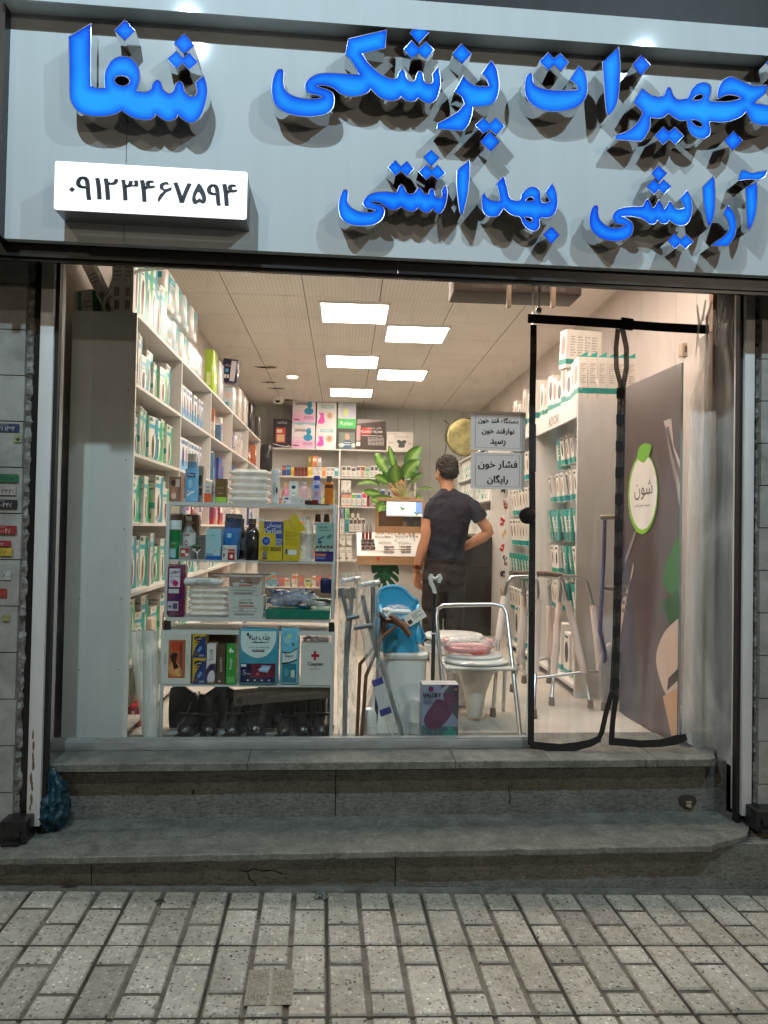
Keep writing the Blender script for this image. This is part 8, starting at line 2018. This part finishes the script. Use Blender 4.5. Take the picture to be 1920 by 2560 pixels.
        b.tube([(c.x + .042 * math.cos(a), Yc + .03 * math.sin(a), c.z + .008 * math.cos(a)) for a in [R(-60 + 20 * k) for k in range(14)]], .012, mat(S(205, 205, 205), .3, name='pale_cuff'), 8); b.build('arm_cuff', t)
        b, rnd, rings = MB(), random.Random(top[0]), []
        for i in range(15):
            f = i / 14 * (len(wrapx) - 1); k = min(int(f), len(wrapx) - 2); g = f - k
            c = A(wrapx[k][0] + (wrapx[k + 1][0] - wrapx[k][0]) * g, wrapx[k][1] + (wrapx[k + 1][1] - wrapx[k][1]) * g, Yc + .01)
            w = wrapx[k][2] + (wrapx[k + 1][2] - wrapx[k][2]) * g
            rings.append([(c.x + w * math.cos(a) * rnd.uniform(.88, 1.08), c.y + .032 * math.sin(a) * rnd.uniform(.85, 1.1), max(c.z, F0 + .002)) for a in [2 * math.pi * q / 16 for q in range(16)]])
        b.loft(rings, film('crinkled_wrap', (.85, .85, .83), .9, .07, .6, 22, (1, 1, .25), .25), caps=False); b.build('clear_wrap', t)
        b = MB(); c = A(wrapx[-1][0], 1842, Yc); b.lathe([(.04, 0), (.046, .004), (.046, .02), (.04, .026)], mat(S(215, 218, 215), .3, name='white_end_cap'), (c.x, Yc + .01, F0), 20, 1, .7); b.build('end_cap', t)
    b = MB(); c = [A(*p_, 3.525) for p_ in ((929, 1702), (955, 1692), (980, 1782), (952, 1792))]
    b.add([c[0], c[3], c[2], c[1]], [(0, 1, 2, 3)], mat(S(200, 200, 205), .4, name='label_paper')); 
    for f0, f1, col in ((0, .18, (50, 60, 140)), (.82, 1, (40, 50, 130))):
        b.add([Vector((0, -.0006, 0)) + c[0].lerp(c[3], f0), Vector((0, -.0006, 0)) + c[0].lerp(c[3], f1), Vector((0, -.0006, 0)) + c[1].lerp(c[2], f1), Vector((0, -.0006, 0)) + c[1].lerp(c[2], f0)], [(0, 1, 2, 3)], pm(col))
    o = b.build('paper_label'); tag(o, 'blue and white paper label inside the wrap of the leaning crutches', 'label sheet')
    # black cane with a white plastic hook
    Yp = 3.86
    t = thing('hooked_cane', 'black straight cane with a white moulded hook handle', 'cane', (A(1086, 1700, Yp).x, Yp, FZ))
    b = MB(); p0 = A(1086, 1482, Yp); b.tube([p0, (p0.x - .002, Yp, FZ + .01)], .0105, M_BLACK, 12); b.tube([(p0.x - .001, Yp, p0.z - .17), (p0.x - .001, Yp, p0.z - .2)], .0135, M_BLACK, 12); b.build('shaft', t)
    b = MB(); b.tube([A(1087, 1484, Yp), A(1084, 1470, Yp), A(1078, 1458, Yp), A(1076, 1445, Yp), A(1079, 1435, Yp)], [.011, .011, .012, .013, .009], WPL, 12)
    b.tube([A(1078, 1444, Yp), A(1090, 1447, Yp), A(1100, 1438, Yp)], [.01, .009, .009], WPL, 10); b.tube([A(1097, 1436, Yp), A(1101, 1446, Yp), A(1097, 1457, Yp)], [.01, .012, .009], WPL, 10); b.build('hook_handle', t)
    b = MB(); b.lathe([(.014, 0), (.016, .004), (.014, .008)], WPL, (p0.x - .001, Yp, p0.z - .215), 14); b.build('collar', t)
    # VALERY box
    Yv = 3.60
    p, q, r_ = A(1053, 1855, Yv), A(1147, 1712, Yv), A(1053, 1694, Yv)
    b = box_mesh(q.x - p.x, .10, q.z - FZ - .002, (140, 148, 172), [('r', 0, 0, .72, 1, (140, 150, 175)), ('p', [(.5, 1), (1, 1), (1, .4), (.62, .72)], (75, 70, 90)), ('p', [(0, 0), (1, 0), (1, .3), (0, .32)], (75, 100, 110)), ('s', [(.55, .95), (.75, 1, 1), (.4, .72)], (160, 160, 180)),
        ('s', [(.06, .42), (.1, .33), (.22, .27), (.4, .26), (.58, .33), (.78, .48), (.85, .6), (.8, .72), (.62, .74), (.4, .76), (.28, .66), (.14, .54)], (95, 55, 85)), ('s', [(.6, .74), (.64, .87), (.78, .84), (.92, .8), (.93, .72), (.82, .68)], (110, 62, 92)), ('l', .64, .7, .92, .84, 5, (80, 44, 72)), ('e', .45, .5, .2, .12, (104, 62, 92)),
        ('s', [(.62, .04), (.6, .2), (.7, .26), (.78, .27), (.86, .26), (.95, .2), (.94, .03)], (55, 140, 125)), ('r', .71, .26, .82, .32, (60, 150, 135)), ('r', .3, .06, .34, .26, (95, 125, 130)), ('r', .42, .06, .46, .24, (95, 125, 130)), ('r', 0, 0, 1, .035, (110, 35, 50)),
        ('e', .24, .93, .07, .045, (120, 30, 90)), ('t', 'VALERY', .27, .83, -.075, (20, 26, 50), .5), ('l', .05, .68, .3, .78, 5, (70, 85, 115)), ('t', '2', .1, .12, .06, (230, 230, 235), .1), ('e', .24, .12, .045, .03, (200, 130, 130)), ('e', .91, .93, .06, .05, (60, 45, 40)), ('t', '24', .91, .93, .035, (210, 190, 120), .08)], top=(190, 188, 190))
    solo(b, 'hot_water_bottle_box', 'VALERY hot water bottle box standing at the glass, purple bottle on its front', 'box', ((p.x + q.x) / 2, Yv + .05, FZ + .0015))
    # commode chair
    Yc = 4.02
    t = thing('commode_chair', 'folding commode chair of silver tube with a white seat and bucket', 'commode chair', (A(1190, 1700, Yc).x, Yc, FZ))
    fr_ = [A(1110, 1850, Yc - .16), A(1104, 1694, Yc - .10), A(1091, 1545, Yc + .0), A(1094, 1522, Yc + .02), A(1108, 1514, Yc + .02), A(1170, 1512, Yc + .02), A(1235, 1511, Yc + .02), A(1256, 1516, Yc + .02), A(1266, 1532, Yc + .0), A(1283, 1680, Yc - .1), A(1302, 1852, Yc - .38)]
    fr_[0].z = F0 + .01; fr_[-1].z = F0 + .02
    d0 = ray(1302, 1852); kk = (FZ + .02 - EYE) / d0.z; fr_[-1] = Vector((d0.x * kk, d0.y * kk, FZ + .02))
    b = MB(); b.tube(fr_, .0112, M_STEEL, 14); b.build('front_frame', t)
    b = MB(); b.lathe([(.015, 0), (.016, .02), (.014, .05)], mat(S(120, 120, 118), .6, name='grey_rubber'), fr_[-1] - Vector((0, 0, .02)), 12); b.build('rubber_foot', t)
    bk = [A(1262, 1676, Yc + .12), A(1260, 1740, Yc + .2), A(1257, 1785, Yc + .28), A(1248, 1800, Yc + .3), A(1230, 1806, Yc + .3), A(1147, 1804, Yc + .3), A(1125, 1800, Yc + .3), A(1118, 1780, Yc + .28), A(1118, 1676, Yc + .12)]
    b = MB(); b.tube(bk, .0112, M_STEEL, 12); b.build('back_frame', t)
    zs = A(1190, 1668, Yc - .12).z
    b = MB(); xa, xe = A(1106, 1668, Yc).x, A(1290, 1668, Yc - .1).x
    b.rbox(xa, xe, Yc - .14, Yc + .2, zs - .016, zs, mat(S(205, 202, 198), .4, name='white_seat_plate'), .03); b.build('seat_plate', t)
    b = MB(); cx = A(1192, 1660, Yc).x
    b.lathe([(.16, 0), (.178, .006), (.182, .016), (.17, .026), (.15, .03)], WPL, (cx, Yc + .02, zs + .001), 36, 1, .85); b.lathe([(.155, .0), (.16, .01), (.15, .02), (.1, .024), (.02, .026)], WPL, (cx - .015, Yc + .03, zs + .032), 32, 1, .85); b.build('seat_ring', t)
    b = MB(); zb0 = A(1192, 1795, Yc).z
    b.lathe([(.036, zb0 - zs), (.042, zb0 - zs + .008), (.062, -.16), (.098, -.06), (.108, -.017)], mat(S(225, 220, 212), .35, name='milky_bucket', coat=.2), (cx + .0, Yc + .04, zs), 28); b.build('bucket', t)
    # pink wrapped seat on it
    b = MB(); pk = mat(S(235, 170, 170), .3, name='pink_plastic', coat=.4); cx2 = A(1170, 1615, Yc).x; z2 = zs + .062
    b.tube([(cx2 + .115 * math.cos(a), Yc + .02 + .09 * math.sin(a), z2 + .016) for a in [2 * math.pi * k / 30 for k in range(30)]], .017, pk, 10, closed=True)
    b.rbox(cx2 - .135, cx2 - .10, Yc - .04, Yc + .06, z2 + .02, z2 + .07, pk, .012); b.rbox(cx2 + .1, cx2 + .135, Yc - .04, Yc + .06, z2 + .02, z2 + .07, pk, .012)
    b.ell((cx2 + .03, Yc - .07, z2 + .006), .05, .015, .01, mat(S(225, 90, 80), .4, name='red_pad'))
    t3 = thing('child_toilet_seat', 'pink child toilet seat sealed in crinkled clear film on the commode', 'toilet seat', (cx2, Yc + .02, z2)); b.build('pink_seat', t3)
    b = MB(); b.ell((cx2, Yc + .02, z2 + .042), .16, .12, .045, WRAP, 24, 10); b.build('clear_wrap', t3)
    # white seat behind with its lid up
    Yd = 4.45
    t = thing('raised_toilet_seat', 'white raised toilet seat with lid, behind the silver commode chair', 'toilet seat', (A(1120, 1700, Yd).x, Yd, FZ))
    c = A(1134, 1590, Yd); b = MB(); b.lathe([(.02, .0), (.14, .004), (.178, .012), (.18, .024), (.17, .034), (.1, .04), (.02, .041)], WPL, (c.x, Yd, c.z - .02), 36, 1, .95, M=Matrix.Translation((0, 0, 0))); b.build('lid', t)
    b = MB(); c2 = A(1134, 1618, Yd); b.lathe([(.16, 0), (.178, .01), (.178, .05), (.165, .06)], WPL, (c.x, Yd, c2.z - .03), 36, 1, .95); b.lathe([(.10, FZ - c2.z + .035), (.12, -.25), (.15, 0)], WPL, (c.x, Yd, c2.z - .03), 30, 1, .95); b.build('bowl', t)
    # walkers
    foam = mat(S(232, 214, 204), .75, name='white_foam_sleeve', bump=.3, bscale=60)
    rub = mat(S(130, 115, 105), .7, name='grey_rubber_tip')
    def walker(lab, legs, tops, braces, grips):
        xs = [l[-1][0] for l in legs]
        t = thing('walker', lab, 'walking frame', (A(sum(xs) / len(xs), 1740, 4.5).x, 4.5, FZ), 0, 'walking frames by the door')
        for l in legs:                                   # (x, y, Y) pixels: top, foam start, foam end, foot
            P = [A(*p_) for p_ in l]
            d = ray(l[-1][0], l[-1][1])
            P[-1].z = max(P[-1].z, FZ + .02)
            b = MB(); b.tube([P[0], P[1], P[2], P[3]], .0105, M_STEEL, 12); o = b.build('leg', t)
            b = MB(); b.tube([P[1], P[2]], .022, foam, 14); s_ = b.build('foam_sleeve', t); s_.parent = o
            b = MB(); b.lathe([(.017, -.02), (.019, -.012), (.015, .03)], rub, P[3], 12); s_ = b.build('rubber_tip', t); s_.parent = o
        for tp in tops: b = MB(); b.tube([A(*p_) for p_ in tp], .0112, M_STEEL, 12); b.build('top_rail', t)
        for tp in braces: b = MB(); b.tube([A(*p_) for p_ in tp], .0095, M_STEEL, 10); b.build('brace', t)
        for tp in grips: b = MB(); b.tube([A(*p_) for p_ in tp], .0165, mat(S(140, 125, 115), .6, name='grey_grip'), 12); b.build('hand_grip', t)
    walker('aluminium walking frame with foam wrapped legs, left one of the two by the door',
           [[(1262, 1480, 4.35), (1262, 1492, 4.35), (1246, 1600, 4.3), (1232, 1800, 4.15)], [(1312, 1470, 4.6), (1311, 1518, 4.6), (1296, 1658, 4.6), (1281, 1722, 4.6)], [(1346, 1480, 4.35), (1345, 1496, 4.35), (1338, 1680, 4.33), (1335, 1790, 4.12)], [(1308, 1450, 4.7), (1308, 1490, 4.7), (1309, 1600, 4.7), (1310, 1700, 4.75)]],
           [[(1262, 1484, 4.35), (1266, 1460, 4.35), (1279, 1443, 4.35), (1310, 1441, 4.35), (1332, 1442, 4.35), (1343, 1455, 4.35), (1346, 1484, 4.35)]],
           [[(1290, 1665, 4.6), (1310, 1680, 4.5), (1338, 1696, 4.3)], [(1242, 1670, 4.25), (1285, 1668, 4.6)]], [[(1278, 1433, 4.4), (1318, 1434, 4.55)]])
    walker('aluminium walking frame with foam wrapped legs, right one of the two by the door',
           [[(1481, 1505, 4.5), (1483, 1514, 4.5), (1501, 1675, 4.45), (1510, 1768, 4.3)], [(1416, 1490, 4.45), (1419, 1503, 4.45), (1460, 1682, 4.4), (1476, 1762, 4.3)], [(1402, 1480, 4.6), (1399, 1508, 4.6), (1384, 1686, 4.5), (1379, 1756, 4.42)], [(1375, 1450, 4.75), (1375, 1516, 4.75), (1373, 1640, 4.75), (1372, 1700, 4.75)]],
           [[(1344, 1439, 4.5), (1400, 1440, 4.5), (1444, 1441, 4.5), (1466, 1450, 4.5), (1474, 1478, 4.5), (1482, 1512, 4.5)], [(1375, 1460, 4.75), (1378, 1444, 4.7), (1398, 1444, 4.6), (1403, 1458, 4.6), (1402, 1486, 4.6)], [(1398, 1443, 4.45), (1408, 1456, 4.45), (1417, 1496, 4.45)]],
           [[(1342, 1694, 4.42), (1400, 1688, 4.42), (1462, 1680, 4.4)], [(1462, 1680, 4.4), (1500, 1678, 4.42)], [(1343, 1650, 4.7), (1368, 1646, 4.7), (1376, 1668, 4.7)]], [[(1342, 1432, 4.5), (1404, 1438, 4.5)]])
    # crutches by the open door
    bw = film('blue_wrap', S(70, 80, 150), .35, .2, .6, 30)
    for lab, pts, m_, kind in (('crutch in blue tinted wrap leaning on the cabinet end, left one', [(1512, 1300, 4.3), (1509, 1400, 4.3), (1500, 1580, 4.28), (1512, 1630, 4.27), (1508, 1740, 4.42)], mat(S(98, 102, 138), .4, name='blue_wrapped_tube', vary=.3), 0),
                               ('crutch of bare silver tube next to the blue wrapped one', [(1573, 1300, 4.35), (1566, 1400, 4.35), (1568, 1560, 4.35), (1570, 1650, 4.35), (1566, 1740, 4.42)], M_STEEL, 1)):
        P = [A(*p_) for p_ in pts]; P[-1].z = FZ + .02
        t = thing('crutch', lab, 'crutch', (P[-1].x, P[-1].y, FZ))
        b = MB(); b.tube(P, .0115, m_, 12); b.build('shaft', t)
        b = MB(); a_ = P[0]; b.tube([a_ + Vector((-.03, 0, .015)), a_ + Vector((.06, 0, .02))] if kind == 0 else [a_ + Vector((-.09, 0, .015)), a_ + Vector((.02, 0, .02))], .015, mat(S(175, 165, 155), .4, .3, name='silver_pad'), 12); b.build('arm_pad', t)
        b = MB(); g = A(pts[1][0], 1468, pts[1][2]); b.tube([g, g + Vector((.07 if kind == 0 else -.05, -.01, -.004))], .013, mat(S(140, 128, 120), .5, name='grip_foam'), 12); b.build('hand_grip', t)
    b = MB(); b.ell((A(1530, 1720, 4.3).x, 4.32, FZ + .2), .075, .05, .2, film('grey_dusty_bag', (.45, .42, .4), .35, .2, .9, 14), 18, 12); tag(b.build('plastic_bag'), 'dusty clear plastic bag standing at the foot of the crutches', 'bag')
foreground()
# ================================================================== outside: bin bag and litter
def outside():
    teal = mat(S(20, 58, 70), .42, name='teal_bin_bag_plastic', bump=.15, bscale=30)
    from mathutils import noise
    p, q = at(88, 2045, 3.3, 'F'), at(186, 1916, 3.3, 'F')
    cx, w, h = (p.x + q.x) / 2, (q.x - p.x) / 2, q.z - .197
    b, rings, n = MB(), [], 60
    for i in range(45):
        f = i / 44
        r_ = (math.sin(math.pi * min(.985, (f * .9 + .09))) ** .45) * (1.05 - .3 * f)
        ring_ = []
        for k in range(n):
            a = 2 * math.pi * k / n
            d = Vector((math.cos(a), math.sin(a), f * 2.2))
            fold = abs(noise.noise(d * 1.7)) * .7 + abs(noise.noise(d * 3.7)) * .32 + abs(noise.noise(d * 8)) * .06
            rr_ = max(.02, r_ * (1.16 - fold))
            ring_.append((rr_ * w * math.cos(a) - .02 * f, rr_ * .085 * math.sin(a), f * h * (1 - .08 * noise.noise(d * 3))))
        rings.append(ring_)
    b.loft(rings, teal)
    solo(b, 'bin_bag', 'crumpled teal bin bag left on the lower step at the left rail', 'bin bag', (cx, 3.285, .1965), 0, None, 'F')
    g = lambda u: gz(u) + .003
    b = MB(); rnd = random.Random(4)
    for k in range(5): b.tube([(rnd.uniform(-.03, .03), rnd.uniform(-.01, .01), .004), (rnd.uniform(-.02, .02), rnd.uniform(-.01, .01), .02), (rnd.uniform(-.03, .03), rnd.uniform(-.01, .01), .006)], [.004, .011, .003], mat((.5, .55, .55), .12, .8, name='foil'), 6)
    p = at(802, 2231, 2.98, 'F'); solo(b, 'foil_wrapper', 'crumpled silver foil wrapper on the pavement at the kerb strip', 'litter', (p.x, 2.985, g(p.x)), 0, None, 'F')
    for px, py, lab, s_ in ((172, 2226, 'dark curled leaf scrap on the kerb strip', 1.0), (400, 2248, 'small tuft of dry twigs on the pavement near the kerb', .8), (1255, 2360, 'thin dark twig lying on a paver joint', .5)):
        b = MB()
        for k in range(5 if 'tuft' in lab else 2):
            a = rnd.uniform(0, 3.1)
            b.tube([(-.03 * math.cos(a) * s_, -.012 * math.sin(a), .003), (0, 0, .008 + .002 * k), (.03 * math.cos(a) * s_, .012 * math.sin(a), .004)], [.001, .0035 if 'leaf' in lab else .0012, .001], mat((.025, .02, .014), .8, name='dry_leaf'), 5)
        Vv = 1.5 * 1850 / (py - 1320 + 0) if py > 2300 else (2.95 if py > 2240 else 3.045)
        p = at(px, py, Vv, 'F'); solo(b, 'leaf_litter', lab, 'litter', (p.x, Vv, g(p.x) + (.008 if Vv > 3 else 0)), 0, None, 'F')
    for i, (x0, x1) in enumerate(((1078, 1150), (1182, 1262))):
        y = 2460 - 0
        X0, X1 = 0 + x0 * .5786, x1 * .5786
        a_, c_ = at(X0, 2425, 1.5 * 1850 / 1105, 'F'), at(X1, 2512, 1.5 * 1850 / 1192, 'F')
        b = MB(); u0, u1, v0, v1 = min(a_.x, c_.x), max(a_.x, c_.x), c_.y, a_.y
        cu, cv = (u0 + u1) / 2, (v0 + v1) / 2
        b.box(u0 - cu, u1 - cu, v0 - cv, v1 - cv, 0, .0006, mat(S(152, 146, 130), .8, name='worn_paper', vary=.5, vscale=70))
        for st, yy, hh in (((fa('خیاطی'), .3, .22), (fa('خیابان'), 0, .14), ('۰۹۱۲۲', -.2, .14)) if i else ((fa('کاغذی'), .28, .2), ('۰۹۱۲', -.3, .14))):
            b.text(st, mat(S(95, 90, 80), .8, name='faded_ink'), (0, yy * (v1 - v0), .0006), (1, 0, 0), (0, 1, 0), hh * (v1 - v0), (u1 - u0) * .8, .0003)
        solo(b, 'trodden_flyer', f'faded paper flyer stuck flat on the pavers, {"right" if i else "left"} one of two', 'flyer', (cu, cv, gz(cu) + .0045), 0, 'flyers stuck on the pavers', 'F')
outside()
